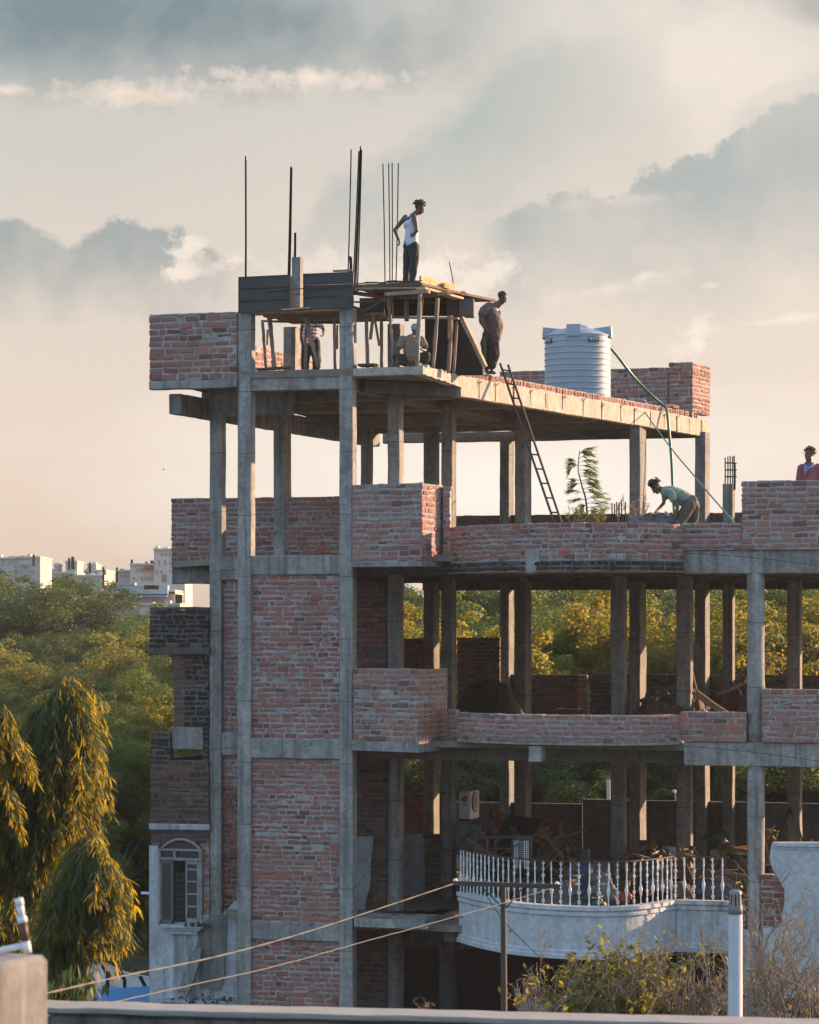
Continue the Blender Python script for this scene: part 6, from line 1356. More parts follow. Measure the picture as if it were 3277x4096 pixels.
s_ = Flesh(); s_.limb([J(1243, 1292, D), J(1243, 1330, D), J(1240, 1360, D)], [.15, .155, .155]); s_.e(J(1243, 1288, D), (.20, .11, .07)); s_.limb([J(1270, 1290, D-.08), J(1288, 1305, D-.12)], [.075, .062]); s_.build('shirt', mat('striped_cloth', fn), p, .012, .008, 8)
t = Flesh(); t.limb([J(1228, 1365, D), J(1222, 1440, D), J(1221, 1520, D)], [.12, .09, .07]); t.limb([J(1258, 1365, D), J(1268, 1440, D), J(1263, 1520, D)], [.12, .09, .07]); t.build('trousers', M_TRO, p, .012, .01, 7)
# 5. bending man on the terrace
D = 54.5; zf = 1.62; p = person('man with bushy hair in a pale green t-shirt bending down over the grey gravel heap', 2740, 2140, D)
b = Flesh(); hc = J(2625, 1950, D); M = frame((-.62, -.08, -.78), (-.72, 0, .55)); head(b, hc, M, .98)
b.limb([J(2634, 1953, D), J(2650, 1960, D), J(2662, 1965, D)], [.054, .058, .07]); b.limb([J(2670, 1972, D), J(2715, 1985, D), J(2755, 2005, D)], [.11, .105, .11])
b.limb([J(2682, 1975, D-.12), J(2700, 2004, D-.17), J(2711, 2028, D-.18)], [.05, .046, .037]); b.limb([J(2711, 2028, D-.18), J(2705, 2055, D-.18), J(2694, 2080, D-.18)], [.037, .032, .025]); hand(b, J(2695, 2078, D-.18), J(2688, 2098, D-.2), (-.8, .3, 0), (0, -1, 0), .95, 1.)
b.limb([J(2660, 1975, D+.14), J(2657, 1995, D+.16), J(2656, 2012, D+.16)], [.046, .04, .035]); b.limb([J(2656, 2012, D+.16), J(2640, 2030, D+.1), J(2626, 2044, D+.02)], [.035, .030, .023]); hand(b, J(2627, 2043, D+.02), J(2616, 2054, D-.0), (.6, .1, -.8), (0, -1, .2), .95, 1.5)
for x0, dd in ((2716, -.1), (2776, .14)): b.limb([J(2758, 2006, D), J(x0+6, 2060, D+dd), J(x0, 2090, D+dd), J(x0+6, 2122, D+dd)], [.08, .07, .05, .042]); foot(b, J(x0+6, 2126, D+dd), J(x0-12, 2138, D+dd-.05))
b.build('body', M_SKIN, p, .0075, smooth=2); hair(hc, M, M_HAIR, p, 1.02, 1.0, 9, 1.05)
s_ = Flesh(); s_.limb([J(2662, 1966, D), J(2690, 1972, D), J(2722, 1984, D), J(2748, 1998, D)], [.105, .135, .135, .125]); s_.e(J(2672, 1968, D), (.10, .19, .09)); s_.limb([J(2682, 1972, D-.12), J(2694, 1996, D-.16)], [.082, .078]); s_.limb([J(2662, 1974, D+.13), J(2659, 1988, D+.16)], [.072, .066]); s_.limb([J(2725, 2005, D), J(2735, 2010, D)], [.09, .09]); s_.build('shirt', M_SH5, p, .009, .014, 8, 7)
t = Flesh(); t.limb([J(2748, 1999, D), J(2768, 2012, D)], [.125, .14]); t.limb([J(2762, 2016, D-.07), J(2742, 2052, D-.10), J(2724, 2088, D-.10), J(2720, 2118, D-.1)], [.125, .105, .085, .075]); t.limb([J(2772, 2016, D+.08), J(2777, 2055, D+.13), J(2777, 2115, D+.14)], [.12, .095, .07]); t.build('trousers', M_TRO5, p, .010, .018, 8)
# 6. man in pink behind the right parapet
D = 54.2; p = person('man in a pink shirt and blue scarf behind the high brick parapet', 3245, 2180, D)
b = Flesh(); hc = J(3237, 1819, D); M = frame((-.70, -.70, .06), (0, 0, 1)); head(b, hc, M, 1.02); b.limb([J(3238, 1832, D), J(3237, 1852, D)], [.056, .064]); b.limb([J(3238, 1880, D), J(3240, 1990, D)], [.12, .12])
b.limb([J(3206, 1872, D), J(3199, 1905, D), J(3196, 1935, D)], [.055, .045, .036]); b.limb([J(3196, 1935, D), J(3202, 1965, D-.1)], [.036, .026]); hand(b, J(3202, 1965, D-.1), J(3208, 1978, D-.14), (0, -.4, -1), (1, 0, 0), .95, .6)
b.limb([J(3272, 1872, D), J(3281, 1905, D), J(3284, 1935, D)], [.055, .045, .036]); b.limb([J(3284, 1935, D), J(3278, 1965, D-.1)], [.036, .026]); hand(b, J(3278, 1965, D-.1), J(3272, 1978, D-.14), (0, -.4, -1), (-1, 0, 0), .95, .6)
for xx in (3226, 3252): b.limb([J(3240, 1985, D), J(xx, 2130, D), J(xx, 2165, D)], [.08, .05, .04]); foot(b, J(xx, 2168, D), J(xx-6, 2178, D-.17))
b.build('body', M_SKIN, p, .0085, smooth=2); hair(hc, M, M_HAIR, p, 1.02, .9, 11, 1.0)
s_ = Flesh(); s_.limb([J(3239, 1882, D), J(3240, 1930, D), J(3240, 1990, D)], [.145, .155, .15]); s_.e(J(3239, 1872, D), (.205, .12, .08)); s_.limb([J(3208, 1870, D), J(3199, 1905, D), J(3196, 1938, D)], [.078, .068, .056]); s_.limb([J(3271, 1870, D), J(3281, 1905, D), J(3284, 1938, D)], [.078, .068, .056]); s_.build('shirt', M_PINK, p, .012, .009, 8, 3)
sc_ = Flesh(); sc_.limb([J(3218, 1858, D-.05), J(3224, 1868, D-.13), J(3233, 1874, D-.16), J(3246, 1868, D-.13), J(3254, 1854, D-.02), J(3240, 1850, D+.06), J(3222, 1852, D+.04)], [.022]*7); sc_.limb([J(3222, 1870, D-.14), J(3220, 1885, D-.15), J(3221, 1902, D-.155)], [.034, .026, .008]); sc_.limb([J(3232, 1872, D-.14), J(3226, 1884, D-.155)], [.035, .024]); sc_.build('scarf', plain('blue_scarf', (.10, .22, .50), .85, 0, .3, 40), p, .008)
t = Flesh(); t.limb([J(3240, 1985, D), J(3240, 2010, D)], [.145, .14]); t.limb([J(3230, 2010, D), J(3226, 2080, D), J(3226, 2150, D)], [.11, .09, .07]); t.limb([J(3250, 2010, D), J(3252, 2080, D), J(3252, 2150, D)], [.11, .09, .07]); t.build('trousers', M_TRO, p, .012, .01, 7)
mb = MB()
for k in range(3): mb.rough((-.45, 0, .055+k*.11), (.45, 0, .055+k*.11), (0, .3, 0), (0, 0, .052), ch=.01, jit=.008)
o = mb.build('brick_stack', M_BR); q = P(3240, H, D); hgt_ = zat(2180, D)-F2T; o.location = (q.x, q.y, F2T); o.scale = (1, 1, max(.5, hgt_/.327)); tag(o, 'low stack of bricks behind the right parapet on which the man in pink stands', 'brick stack')
# ------------------------------------------------------------------ ground, trees and the town
def gz_(x, y): return GROUND+.3*mnoise.noise(Vector((x*.02, y*.02, 0)))
g = MB(); g.add([(-1500, -60, GROUND), (1500, -60, GROUND), (1500, 2500, GROUND), (-1500, 2500, GROUND)], [(0, 1, 2, 3)])
tag(g.build('ground', plain('earth', (.09, .08, .05), .95, 0, .4, .3, .3)), kind='structure')
def rings(n): return None
def leaves_mesh(cl, n, size, rng, up=.35, name='foliage', mats=None, aspect=.55, shell=.55):
    """n small leaf clusters spread through overlapping clumps; cl = [(centre, radii)], numpy, each a bent pair of triangles/quads"""
    w = np.array([c[1][0]*c[1][1]+c[1][0]*c[1][2] for c in cl]); w = w/w.sum(); idx = rng.choice(len(cl), n, p=w)
    cc = np.array([c[0] for c in cl])[idx]; rr = np.array([c[1] for c in cl])[idx]
    d = rng.normal(size=(n, 3)); d /= np.linalg.norm(d, axis=1)[:, None]; rad = rng.uniform(0, 1, n)**(shell*.42); rad = rad[:, None]
    p = cc+d*rr*rad*(1+rng.normal(0, .07, (n, 1)))
    nrm = d*1.0+rng.normal(0, .5, (n, 3)); nrm[:, 2] += up; nrm /= np.linalg.norm(nrm, axis=1)[:, None]
    a = np.cross(nrm, rng.normal(size=(n, 3))); a /= np.linalg.norm(a, axis=1)[:, None]; b = np.cross(nrm, a)
    s_ = size*rng.uniform(.55, 1.35, (n, 1)); a = a*s_; b = b*s_*aspect
    k = nrm*s_*.22
    v = np.stack([p-a-k, p-b*1.0-a*.1, p+a-k, p+b-a*.1], 1).reshape(-1, 3)
    me = bpy.data.meshes.new(name); me.vertices.add(4*n); me.vertices.foreach_set('co', v.ravel()); me.loops.add(4*n); me.loops.foreach_set('vertex_index', np.arange(4*n))
    me.polygons.add(n); me.polygons.foreach_set('loop_start', np.arange(n)*4)
    try: me.polygons.foreach_set('loop_total', np.full(n, 4))
    except Exception: pass
    at = me.attributes.new('tint', 'FLOAT', 'FACE'); tt = np.clip(rng.uniform(0, 1, len(cl))[idx]*.55+rng.uniform(0, .55, n), 0, 1); at.data.foreach_set('value', tt.astype(np.float32))
    for m in mats or []: me.materials.append(m)
    me.update(calc_edges=True); return me
def make_tree(h, rx, rz, n, size, m, seed, nclump=26, name='tree', low=.15, bare=0.0):
    """returns (trunk mesh builder, foliage mesh) with the base at the origin; irregular crown of clumps on real limbs"""
    rng = np.random.default_rng(seed); rn = random.Random(seed); cz = h-rz; cl = []; tm = MB(); ends = []
    for i in range(nclump):
        a = rn.uniform(0, 6.283); e = rn.uniform(-.75, 1.3); k = rn.uniform(.45, .95)
        c = Vector((math.cos(a)*math.cos(e)*rx*k, math.sin(a)*math.cos(e)*rx*k, cz+math.sin(e)*rz*k)); r = rx*rn.uniform(.16, .30); cl.append((tuple(c), (r, r, r*rn.uniform(.55, .85)))); ends.append(c)
        for q in range(3):
            f = c+Vector((rn.uniform(-1, 1), rn.uniform(-1, 1), rn.uniform(-.3, 1)))*r*1.05; r2 = r*rn.uniform(.22, .45); cl.append((tuple(f), (r2, r2, r2*.7)))
    t0 = max(.12, h*.018); fork = Vector((rn.uniform(-.3, .3), rn.uniform(-.3, .3), h*rn.uniform(.22, .34)))
    tm.tube([(0, 0, -.3), fork*.5+Vector((.05, 0, 0)), fork], [t0*1.5, t0*1.1, t0], 8)
    for c in ends[:18]:
        m1 = fork.lerp(c, .5)+Vector((rn.uniform(-.1, .1), rn.uniform(-.1, .1), .12))*h*.3; tm.tube([fork, fork.lerp(m1, .6), m1, c], [t0*.6, t0*.42, t0*.3, t0*.08], 5)
    return tm, leaves_mesh(cl, n, size, rng, mats=[m], name='crown')
def plant_tree(proto, loc, rz=0, sc=(1, 1, 1), label='', cat='tree', group=None, name='tree'):
    root = empty(name, label, cat, loc, rz, group); root.scale = sc; tmesh, cmesh, mt = proto
    for nm, me in (('trunk', tmesh), ('crown', cmesh)):
        if me is None: continue
        o = bpy.data.objects.new(nm, me); C.objects.link(o); o.parent = root
    return root
def proto(*a, **k):
    tm, cm = make_tree(*a, **k); o = tm.build('trunk', M_BARK, smooth=True); me = o.data; bpy.data.objects.remove(o); return (me, cm, None)
L_DARK = leafmat('dark_green_leaf', (.018, .052, .022), (.13, .165, .018), .38, .6); L_MID = leafmat('mid_green_leaf', (.032, .074, .024), (.23, .25, .022), .40, .6)
L_YEL = leafmat('yellow_green_leaf', (.055, .080, .018), (.42, .335, .026), .44, .55); L_GOLD = leafmat('golden_leaf', (.22, .17, .03), (.66, .46, .06), .5, .35); L_RED = leafmat('reddish_leaf', (.16, .07, .04), (.45, .18, .07), .5, .4)
L_OLIVE = leafmat('olive_leaf', (.064, .090, .034), (.33, .31, .05), .44, .5)
big = [proto(14, 6.5, 5.5, 95000, .070, L_DARK, 1, 44), proto(12, 5.5, 5, 85000, .066, L_MID, 2, 38), proto(11, 5, 4.5, 80000, .060, L_OLIVE, 3, 36), proto(9, 4.2, 3.8, 80000, .056, L_YEL, 4, 32), proto(13, 5.5, 6, 95000, .070, L_DARK, 5, 40), proto(7, 3.2, 2.6, 55000, .050, L_GOLD, 6, 26), proto(8.5, 3.6, 3.4, 55000, .052, L_RED, 7, 26)]
KIND = ['dark broad tree', 'mid green tree', 'olive tree', 'yellow-green tree', 'tall dark tree', 'golden flowering tree', 'reddish leafed tree']
def T(k, x, ytop, D, label, rz=0, w=1.0, group='trees beyond the building'):
    p = P(x, H, D); hgt = zat(ytop, D)-GROUND; h0 = (14, 12, 11, 9, 13, 7, 8.5)[k]; s = hgt/(h0*1.07)
    return plant_tree(big[k], (p.x, p.y, GROUND), rz, (w*s if w else s, w*s if w else s, s), label, group=group)
# the visible wood on the left
T(0, 120, 2215, 150, 'big dark round tree whose top stands highest on the left, below the white building', .3, 1.25)
T(4, 20, 2330, 152, 'dark tree at the left edge behind the big round one', 1.1, 1.1); T(0, 370, 2455, 138, 'dark sloping tree to the right of the big round one', 2.2, 1.15); 
T(1, 540, 2545, 128, 'mid green tree left of the sooty brick balcony', 1.9, 1.); T(2, 200, 2505, 112, 'broad olive tree in the middle of the left wood', .2, 1.35); T(2, 20, 2560, 108, 'olive tree at the left edge below the dark ones', 2.8, 1.1)
T(2, 400, 2600, 106, 'olive tree right of the broad one', 1.2, 1.1); T(5, 470, 2540, 122, 'small golden tree left of the sooty brick wall', .9, .8); T(6, 395, 2590, 126, 'reddish tree crown peeping between the olive and dark trees', 2.9, .6); T(5, 600, 2560, 124, 'small golden tree touching the sooty brick wall', 2.4, .8)
T(4, 520, 2680, 100, 'dark tree in shade left of the brick pier', .8, .9); T(1, 660, 2620, 104, 'mid green tree seen just behind the brick pier', .3, 1.); T(3, 90, 2690, 88, 'yellow-green tree left edge behind the weeping tree', .6, 1.2); T(3, 600, 2735, 84, 'yellow-green tree with a flat sunlit top left of the brick pier', 1.5, 1.1)
T(1, 450, 2850, 82, 'green tree below the flat-topped one', 2.5, 1.05); T(3, 480, 3010, 87, 'yellow-green tree in the lower left wood', .1, 1.05); T(3, 540, 3190, 87, 'yellow-green tree beside the old brick wall', 3.0, 1.); T(4, 470, 3330, 84, 'shaded dark tree behind the arched window wall', .4, .9)
T(3, 620, 2950, 84, 'yellow-green tree behind the ruined brick pier', 2.0, 1.0); T(1, 300, 3120, 85, 'green tree behind the weeping tree', 1.7, 1.2); T(1, 60, 3000, 76, 'green tree at the left edge behind the weeping tree', .2, 1.1)
T(2, 430, 3480, 86, 'small leafy tree just above the curved fence', 1.0, 1.0); T(4, 560, 3420, 88, 'shaded tree between the fence and the white wall', 2.1, .8)
T(1, 760, 2385, 118, 'green tree under the concrete block left of the columns', .9, 1.1); T(3, 800, 2430, 116, 'yellow-green tree glimpsed left of the front columns', 2.2, .8)
# seen through the open floors
rn = random.Random(33); xs = [(1640, 2360, 96, 3), (1760, 2300, 120, 1), (1930, 2400, 92, 1), (1890, 2330, 125, 0), (1980, 2470, 84, 3), (2170, 2280, 118, 0), (2300, 2330, 104, 1), (2440, 2290, 122, 4), (2560, 2300, 98, 1), (2660, 2380, 88, 3), (2700, 2290, 120, 0), (2840, 2330, 100, 1), (2880, 2440, 86, 3), (3000, 2300, 116, 0), (3080, 2400, 94, 1), (3160, 2480, 84, 3), (3260, 2350, 90, 3), (3340, 2290, 114, 0), (1500, 2330, 112, 1), (2080, 2420, 100, 4), (2250, 2575, 98, 5), (2170, 2590, 97, 5), (2340, 2600, 99, 5)]
where = ['behind the left end of the open floors', 'between the brick infill and the first inner column', 'behind the first pair of inner columns', 'far back behind the first pair of inner columns', 'low in front of the wood left of the thick inner column', 'above the back parapet in the widest opening', 'in the middle of the widest opening', 'behind the thick inner column', 'right of the thick inner column', 'sunlit between the inner columns on the right', 'far back between the inner columns on the right', 'behind the fourth inner column', 'low and bright left of the round column', 'far back behind the round column', 'right of the round column', 'low and bright right of the round column', 'at the right edge of the open floors', 'far back at the right edge of the open floors', 'behind the left brick infill', 'behind the twin columns left of the widest opening', 'middle one of three low golden trees over the back parapet', 'left one of three low golden trees over the back parapet', 'right one of three low golden trees over the back parapet']
for (x, y, D, k), w_ in zip(xs, where): T(k, x, y-(70 if k != 5 else 0), D, KIND[k]+' '+w_, rn.uniform(0, 6), rn.uniform(1.1, 1.35) if k != 5 else 1.3)
for i, (x, y, D) in enumerate(((1700, 2900, 76), (1980, 2960, 78), (2250, 2950, 76), (2520, 2960, 78), (2800, 2950, 76), (3100, 2960, 77), (3300, 2950, 78))): T((4, 0, 4, 0, 4, 0, 4)[i], x, y-110, D+1, 'shaded green tree low behind the '+['left end', 'left third', 'left middle', 'centre', 'right middle', 'right third', 'right end'][i]+' of the rendered back wall', i*1.3, 1.3)
# distant wood closing the horizon
mb = []; rng = np.random.default_rng(5)
cl = [((x+rng.uniform(-2, 2), 200+rng.uniform(-14, 30), GROUND+rng.uniform(2, 6)*(1 if x > -12 else .5)), (6, 5, rng.uniform(3.2, 6.5))) for x in np.arange(-60, 70, 3.0)]
me = leaves_mesh(cl, 110000, .20, rng, mats=[L_DARK], name='distant_wood'); o = bpy.data.objects.new('distant_wood', me); C.objects.link(o); tag(o, 'dark continuous wood far behind the building', 'wood', kind='stuff')
cl = [((x+rng.uniform(-2, 2), rng.uniform(75, 130), GROUND+rng.uniform(0, 1.6)), (4, 4, rng.uniform(1., 2.2))) for x in np.arange(-40, 60, 1.2)]
me = leaves_mesh(cl, 80000, .12, rng, mats=[L_MID], name='undergrowth'); o = bpy.data.objects.new('undergrowth', me); C.objects.link(o); tag(o, 'green undergrowth between the trees', 'undergrowth', kind='stuff')

# ------------------------------------------------------------------ the weeping trees
L_ASH = leafmat('weeping_leaf', (.020, .054, .020), (.50, .38, .016), .46, .6)
L_ASH.node_tree.nodes['Principled BSDF'].inputs['Roughness'].default_value = .5
def weeping(x, ytop, ybot, D, prof, n, label, seed):
    """narrow tree whose long wavy leaves hang in tassels from arching twigs; prof = [(y, half width px, centre offset px)]"""
    rn = random.Random(seed); base = P(x, H, D); base.z = GROUND; root = empty('weeping_tree', label, 'tree', base, 0, 'weeping trees on the left'); inv = Matrix.Translation(base).inverted()
    tm = MB(); tm.tube([base, P(x, (ytop+ybot)/2, D), P(x, ytop+10, D)], [.12, .07, .015], 8); o = tm.build('trunk', M_BARK, root); o.matrix_parent_inverse = inv
    lm = MB(); ys = [p[0] for p in prof]; tw = MB()
    cls = [(rn.random(), rn.uniform(0, 6.283), rn.uniform(.3, 1.0)**.5) for _ in range(max(8, n//15))]
    for i in range(n):
        ct, ca, ck = rn.choice(cls); y = ytop+(ybot-ytop)*min(1, max(0, ct+rn.gauss(0, .022)))
        hw = np.interp(y, ys, [p[1] for p in prof]); hw = max(12, hw-85); cx = np.interp(y, ys, [p[2] for p in prof]); a = ca+rn.gauss(0, .28)
        k = (ck+rn.gauss(0, .10))*(1.05+.5*mnoise.noise(Vector((y*.011, math.cos(a)*1.1, math.sin(a)*1.1+seed)))+.25*rn.uniform(-1, 1)**3)
        tw_l = rn.uniform(.22, .55); out = Vector((math.cos(a), math.sin(a), 0)); tint = rn.random()*.5
        start = P(x+cx, y-rn.uniform(20, 70), D)+out*(hw*D/F)*k*.55
        p = start; d = (out+Vector((0, 0, .35))).normalized(); pts = [p]
        m = 6
        for j in range(m):
            d = (d+Vector((rn.uniform(-.08, .08), rn.uniform(-.08, .08), -.48))).normalized(); p = p+d*tw_l*(.35+.65*k)*1.1/m*(1.0 if j > 1 else 1.5); pts.append(p)
        if i % 2 == 0: tw.tube(pts, .004, 3)
        for j, q in enumerate(pts[1:]):
            for r_ in range(4 if j < m-1 else 6):
                s_ = Vector((rn.uniform(-1, 1), rn.uniform(-1, 1), 0)); dd = s_*.55+out*.25+Vector((0, 0, rn.uniform(-1.1, -.25)))
                leaf(lm, q, dd, rn.uniform(.12, .21), rn.uniform(.014, .024), .7, rn, 0, 3, tint+rn.random()*.5)
    o = lm.build('crown', L_ASH, root); o.matrix_parent_inverse = inv; o = tw.build('branches', M_BARK, root); o.matrix_parent_inverse = inv
weeping(180, 2765, 3560, 34, [(2765, 92, 75), (2850, 140, 65), (2950, 190, 25), (3050, 235, 15), (3150, 245, -5), (3250, 230, -45), (3350, 230, -75), (3560, 240, -110)], 1700, 'tall weeping tree with long hanging leaves and a sunlit tip on the left', 1)
weeping(330, 3390, 4060, 31, [(3390, 20, 50), (3440, 110, 30), (3520, 145, 10), (3640, 125, -15), (3760, 90, -60), (3860, 40, -120), (4060, 30, -170)], 1000, 'lower weeping tree with hanging leaves in front of the fence', 2)
weeping(-45, 2880, 3300, 33, [(2880, 10, 40), (2960, 60, 30), (3100, 80, 25), (3300, 70, 20)], 240, 'weeping tree tip entering at the left edge', 3)
weeping(60, 3060, 3900, 36.5, [(3060, 190, -20), (3480, 240, 0), (3900, 220, -20)], 800, 'shaded weeping tree behind the short vent pipe', 4)
# glossy twig with broad leaves in front of the blue roof
lm = MB(); rn = random.Random(4)
for i in range(120):
    p_ = P(rn.gauss(310, 45), rn.gauss(3960, 50), 30+rn.uniform(-.4, .4)); leaf(lm, p_, Vector((rn.uniform(-.4, .4), rn.uniform(-.4, .4), -1)), rn.uniform(.12, .2), .05, .3, rn, 0, 3)
for k in range(8): lm.tube([P(230, 3900, 30), P(310+rn.gauss(0, 35), rn.gauss(3960, 40), 30)], .005, 4, 1)
tag(lm.build('leafy_branch', [leafmat('glossy_leaf', (.015, .04, .015), (.05, .09, .012), .3), M_BARK]), 'dark glossy broad leaves hanging in front of the blue roof', 'branch')
# ------------------------------------------------------------------ bare bushes at the lower right
def bush(x0, x1, ybase, D, tops, label, seed, leafn, lm_, nb=60, twigs=5, th=.016, name='bare_bush', ls=1.0):
    rn = random.Random(seed); base = P((x0+x1)/2, H, D); base.z = GROUND; root = empty(name, label, 'bush', base); inv = Matrix.Translation(base).inverted(); tw = MB(); lv = MB()
    def grow(p, d, L, r, depth):
        q = p; pts = [p]; dd = d.normalized()
        for k in range(4):
            dd = (dd+Vector((rn.uniform(-.25, .25), rn.uniform(-.25, .25), rn.uniform(-.12, .2)))).normalized(); q = q+dd*L/4; pts.append(q)
        tw.tube(pts, list(np.linspace(r, r*.55, 5)), 4 if depth else 5, 0, .5, False)
        if depth < 3:
            for k in range(rn.randint(2, 4)):
                a = pts[rn.randint(1, 4)]; grow(a, dd+Vector((rn.uniform(-.9, .9), rn.uniform(-.9, .9), rn.uniform(-.4, .7))), L*rn.uniform(.45, .75), r*.6, depth+1)
        elif rn.random() < leafn:
            for k in range(rn.randint(2, 6) if leafn > .9 else rn.randint(1, 3)): leaf(lv, pts[rn.randint(1, 4)], Vector((rn.uniform(-1, 1), rn.uniform(-1, 1), rn.uniform(-.6, .8))), rn.uniform(.06, .12)*ls, rn.uniform(.04, .065)*ls, .4, rn, 0, 2)
    for i in range(nb):
        t = rn.random(); x = x0+(x1-x0)*t; yt = np.interp(x, [a[0] for a in tops], [a[1] for a in tops]); zt_ = zat(yt, D); b = P(x+rn.uniform(-60, 60), H, D+rn.uniform(-.8, .8)); b.z = zat(ybase, D)
        h_ = zt_-b.z; grow(b, Vector((rn.uniform(-.5, .5), rn.uniform(-.3, .3), 1)), h_*rn.uniform(.35, .62), th*rn.uniform(.6, 1.2), 0)
    st = MB(); 
    for k in range(5): st.tube([(base.x+rn.uniform(-.1, .1), base.y, GROUND), P(rn.uniform(x0, x1), ybase+30, D)], .03, 6)
    o = tw.build('twigs', M_TWIG, root); o.matrix_parent_inverse = inv; o = st.build('stems', M_BARK, root); o.matrix_parent_inverse = inv
    if lv.f: o = lv.build('leaves', lm_, root); o.matrix_parent_inverse = inv
L_BUSH = leafmat('bush_leaf', (.09, .10, .022), (.34, .29, .03), .45, .6)
bush(2170, 2960, 4190, 38, [(2140, 3850), (2300, 3830), (2450, 3700), (2700, 3640), (2960, 3740)], 'half bare bush with dense pale twigs below the white balcony', 3, .22, L_BUSH, 60)
bush(2230, 2620, 4180, 37.4, [(2230, 4000), (2380, 3720), (2500, 3760), (2620, 3960)], 'leafy part-bare bush with yellow-green leaves left of the dense twigs', 5, .95, L_BUSH, 22, name='leafy_bush')
bush(2985, 3330, 4190, 36, [(2985, 3900), (3080, 3560), (3200, 3480), (3330, 3380)], 'tall bare bush with reddish twigs at the lower right edge', 7, .10, L_BUSH, 44, th=.014)
bush(2110, 2260, 4150, 37, [(2110, 3870), (2180, 3850), (2260, 3900)], 'few budding twigs left of the leafy bush', 9, .3, L_GOLD, 6, name='budding_bush')
bush(1700, 1780, 4130, 15.5, [(1700, 3960), (1780, 3990)], 'dry weed growing behind the parapet wall', 10, .4, M_DRY, 2, th=.0025, name='dry_weed', ls=.22)
# ------------------------------------------------------------------ distant town
def house(label, D, blocks, wins=(), mat_=None, extra=(), name='distant_building'):
    """blocks: (x0, x1, ytop, depth); wins: (x0, x1, y0, y1)"""
    c = P((blocks[0][0]+blocks[0][1])/2, H, D); root = empty(name, label, 'building', (c.x, c.y, GROUND)); 
    def bx(nm, x0, x1, y0, y1, v0, v1, m, par=root, base=False):
        a, b = P(x0, y0, D), P(x1, y1, D); mb = MB(); mb.box(a.x-c.x, b.x-c.x, v0, v1, 0 if base else b.z-GROUND, a.z-GROUND); return mb.build(nm, m, par)
    for k, (x0, x1, yt, dp) in enumerate(blocks):
        off = .25*k; w_ = bx('wall', x0, x1, yt, yt, off, dp, mat_ or M_TOWN, base=True); bx('parapet', x0-2, x1+2, yt-3, yt+4, off-.25, dp+.2, M_TOWNW)
    for (x0, x1, y0, y1) in wins: w = bx('window', x0, x1, y0, y1, -.06, .3, M_TOWNF); bx('pane', x0+1.2, x1-1.2, y0+1.2, y1-1.2, -.10, .2, M_TOWNG, w)
    for (nm, x0, x1, y0, y1, m) in extra: bx(nm, x0, x1, y0, y1, -1.2, .5, m)
    for (x0, x1, yt, dp) in blocks:
        k = max(0, int((x1-x0-10)/17)); r9 = random.Random(int(x0))
        for i in range(max(1, int((x1-x0)/45))):
            xx = r9.uniform(x0, x1-16); bx('roof_tank', xx, xx+r9.uniform(7, 16), yt-r9.uniform(7, 16), yt-3, 1.0, 3.0, r9.choice((M_TOWN, M_TOWNW, M_TOWNF, M_TOWNG)))
        for i in range(k):
            for j in range(3):
                xx = x0+10+i*17; yy = yt+16+j*34
                if (i*7+j*5+int(x0)) % 4 == 0 or any(a-9 < xx < b+3 and c_-14 < yy < d_+5 for a, b, c_, d_ in wins): continue
                w = bx('window', xx, xx+8, yy, yy+12, -.05, .3, M_TOWNF); bx('pane', xx+1, xx+7, yy+1, yy+11, -.09, .2, M_TOWNG, w)
    return root
M_TOWN = plain('far_wall', (.42, .41, .39), .9, 0, .15, .3, .1); M_TOWNW = plain('far_trim', (.50, .48, .45), .9, 0, .1, .3, 0); M_TOWNG = plain('far_hazy_glass', (.17, .18, .19), .4, 0, .1, 1, 0); M_TOWNF = plain('far_frame', (.55, .53, .50), .8, 0, 0, 1, 0)  # pane colour lightened to carry the haze of distance
M_TOWNB = plain('far_blue_wall', (.30, .35, .39), .9, 0, .1, .3, .1); M_TOWNP = plain('far_pink_wall', (.40, .33, .30), .9, 0, .1, .3, .1)
house('grey distant roof building at the left edge with a flat dark slab roof', 300, [(-60, 60, 2232, 12), (38, 160, 2228, 10)], [(8, 16, 2242, 2262), (58, 66, 2256, 2266), (82, 116, 2256, 2268)], M_TOWN)
house('small distant tower block with a water tank above the dark trees', 340, [(190, 300, 2290, 10), (262, 308, 2246, 7), (215, 232, 2258, 4)], [(272, 280, 2252, 2260), (288, 296, 2252, 2260), (284, 292, 2280, 2292), (225, 235, 2275, 2284)])
house('distant low grey block with a roof hut left of the white tower', 360, [(312, 425, 2282, 10), (350, 384, 2258, 6)], [(322, 332, 2288, 2296), (344, 354, 2288, 2296), (366, 376, 2262, 2270)])
house('pale distant house with an open balcony above the sloping dark tree', 280, [(310, 410, 2302, 9), (330, 380, 2340, 11)], [(326, 342, 2314, 2336), (356, 366, 2318, 2336)], M_TOWNW)
house('greenish distant house with a deep shaded terrace', 262, [(470, 640, 2282, 8), (523, 660, 2340, 9)], [(536, 564, 2296, 2330)], M_TOWN, [('canopy', 524, 636, 2280, 2290, M_TOWNW), ('shade', 528, 612, 2294, 2330, plain('far_ochre', (.30, .20, .12), .9, 0, .1)), ('balcony', 564, 640, 2308, 2334, M_TOWNW), ('pillar', 604, 610, 2290, 2312, M_TOWNW)])
house('tall white distant tower cut by the brick parapet', 258, [(616, 740, 2196, 9), (520, 618, 2256, 9)], [(634, 641, 2238, 2262), (656, 664, 2240, 2262), (646, 668, 2296, 2328), (690, 700, 2225, 2245), (646, 664, 2392, 2410)], M_TOWNW, [('red_roof', 580, 616, 2266, 2276, plain('far_red', (.30, .07, .07), .8))])
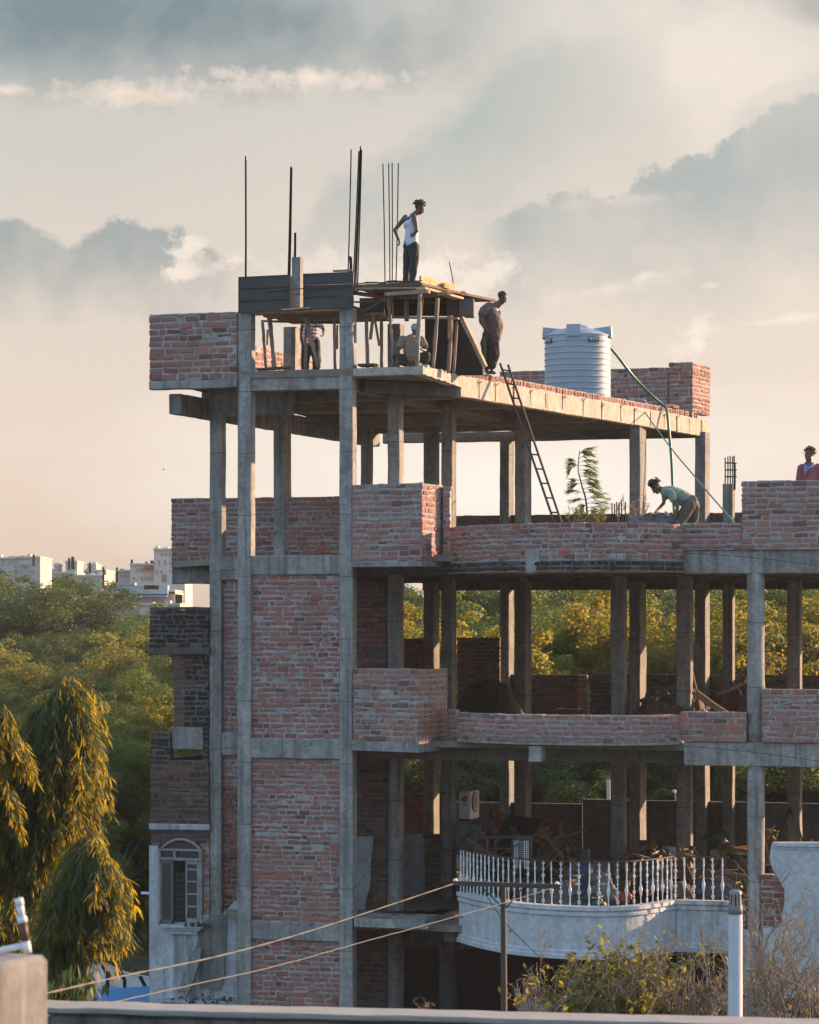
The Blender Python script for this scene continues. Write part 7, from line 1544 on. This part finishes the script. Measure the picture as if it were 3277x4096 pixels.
house('long bluish distant house with a curved parapet and blue awning', 240, [(420, 700, 2362, 8), (380, 700, 2372, 9)], [(484, 518, 2346, 2358), (612, 660, 2396, 2432), (545, 553, 2440, 2468), (562, 568, 2440, 2468)], M_TOWNP, [('awning', 500, 672, 2380, 2388, plain('far_blue', (.08, .20, .42), .6)), ('ledge', 396, 676, 2364, 2376, M_TOWNB), ('parapet', 422, 676, 2342, 2364, M_TOWNB), ('hedge', 582, 640, 2342, 2358, plain('far_hedge', (.10, .05, .05), .9)), ('pediment', 450, 545, 2331, 2344, M_TOWNB)])
house('white distant house seen between the concrete block and the dark tree', 230, [(560, 720, 2416, 9)], [(548+40, 600, 2440, 2468)], M_TOWNW)
mb = MB()
for x, y0, y1 in ((135, 2218, 2234), (277, 2232, 2248), (290, 2226, 2248), (294, 2230, 2248), (360, 2250, 2260), (414, 2268, 2320), (528, 2238, 2256), (586, 2246, 2258), (468, 2270, 2330)): mb.tube([P(x, y0, 262), P(x, y1+30, 262)], .10, 4)
for k in range(9): a = P(rn.choice((135, 277, 290, 360, 414)), 2228+k*4, 262)
tag(mb.build('antenna_masts', M_STEEL), 'thin antenna masts on the distant roofs', 'antennas')
bd = MB(); bc = P(655, 1878, 70); bd.rock(bc, .022, random.Random(1)); bd.tube([bc+Vector((-.035, 0, .01)), bc, bc+Vector((.035, 0, .01))], [.004, .010, .004], 4); tag(bd.build('bird', M_BLACK), 'tiny dark bird flying in the sky left of the open storey', 'bird')
# ------------------------------------------------------------------ haze
def haze():
    mb = MB(); mb.box(-260, 260, -40, 470, GROUND-1, 26); o = mb.build('haze', bpy.data.materials.new('haze_air')); m = o.data.materials[0]; m.use_nodes = True
    nt = m.node_tree; nt.nodes.clear(); out = nt.nodes.new('ShaderNodeOutputMaterial'); v = nt.nodes.new('ShaderNodeVolumePrincipled'); v.inputs['Density'].default_value = HAZE; v.inputs['Color'].default_value = (.86, .90, .95, 1); v.inputs['Anisotropy'].default_value = .1
    nt.links.new(v.outputs[0], out.inputs['Volume']); tag(o, 'thin evening haze', 'haze', kind='stuff')
HAZE = .00022
haze()
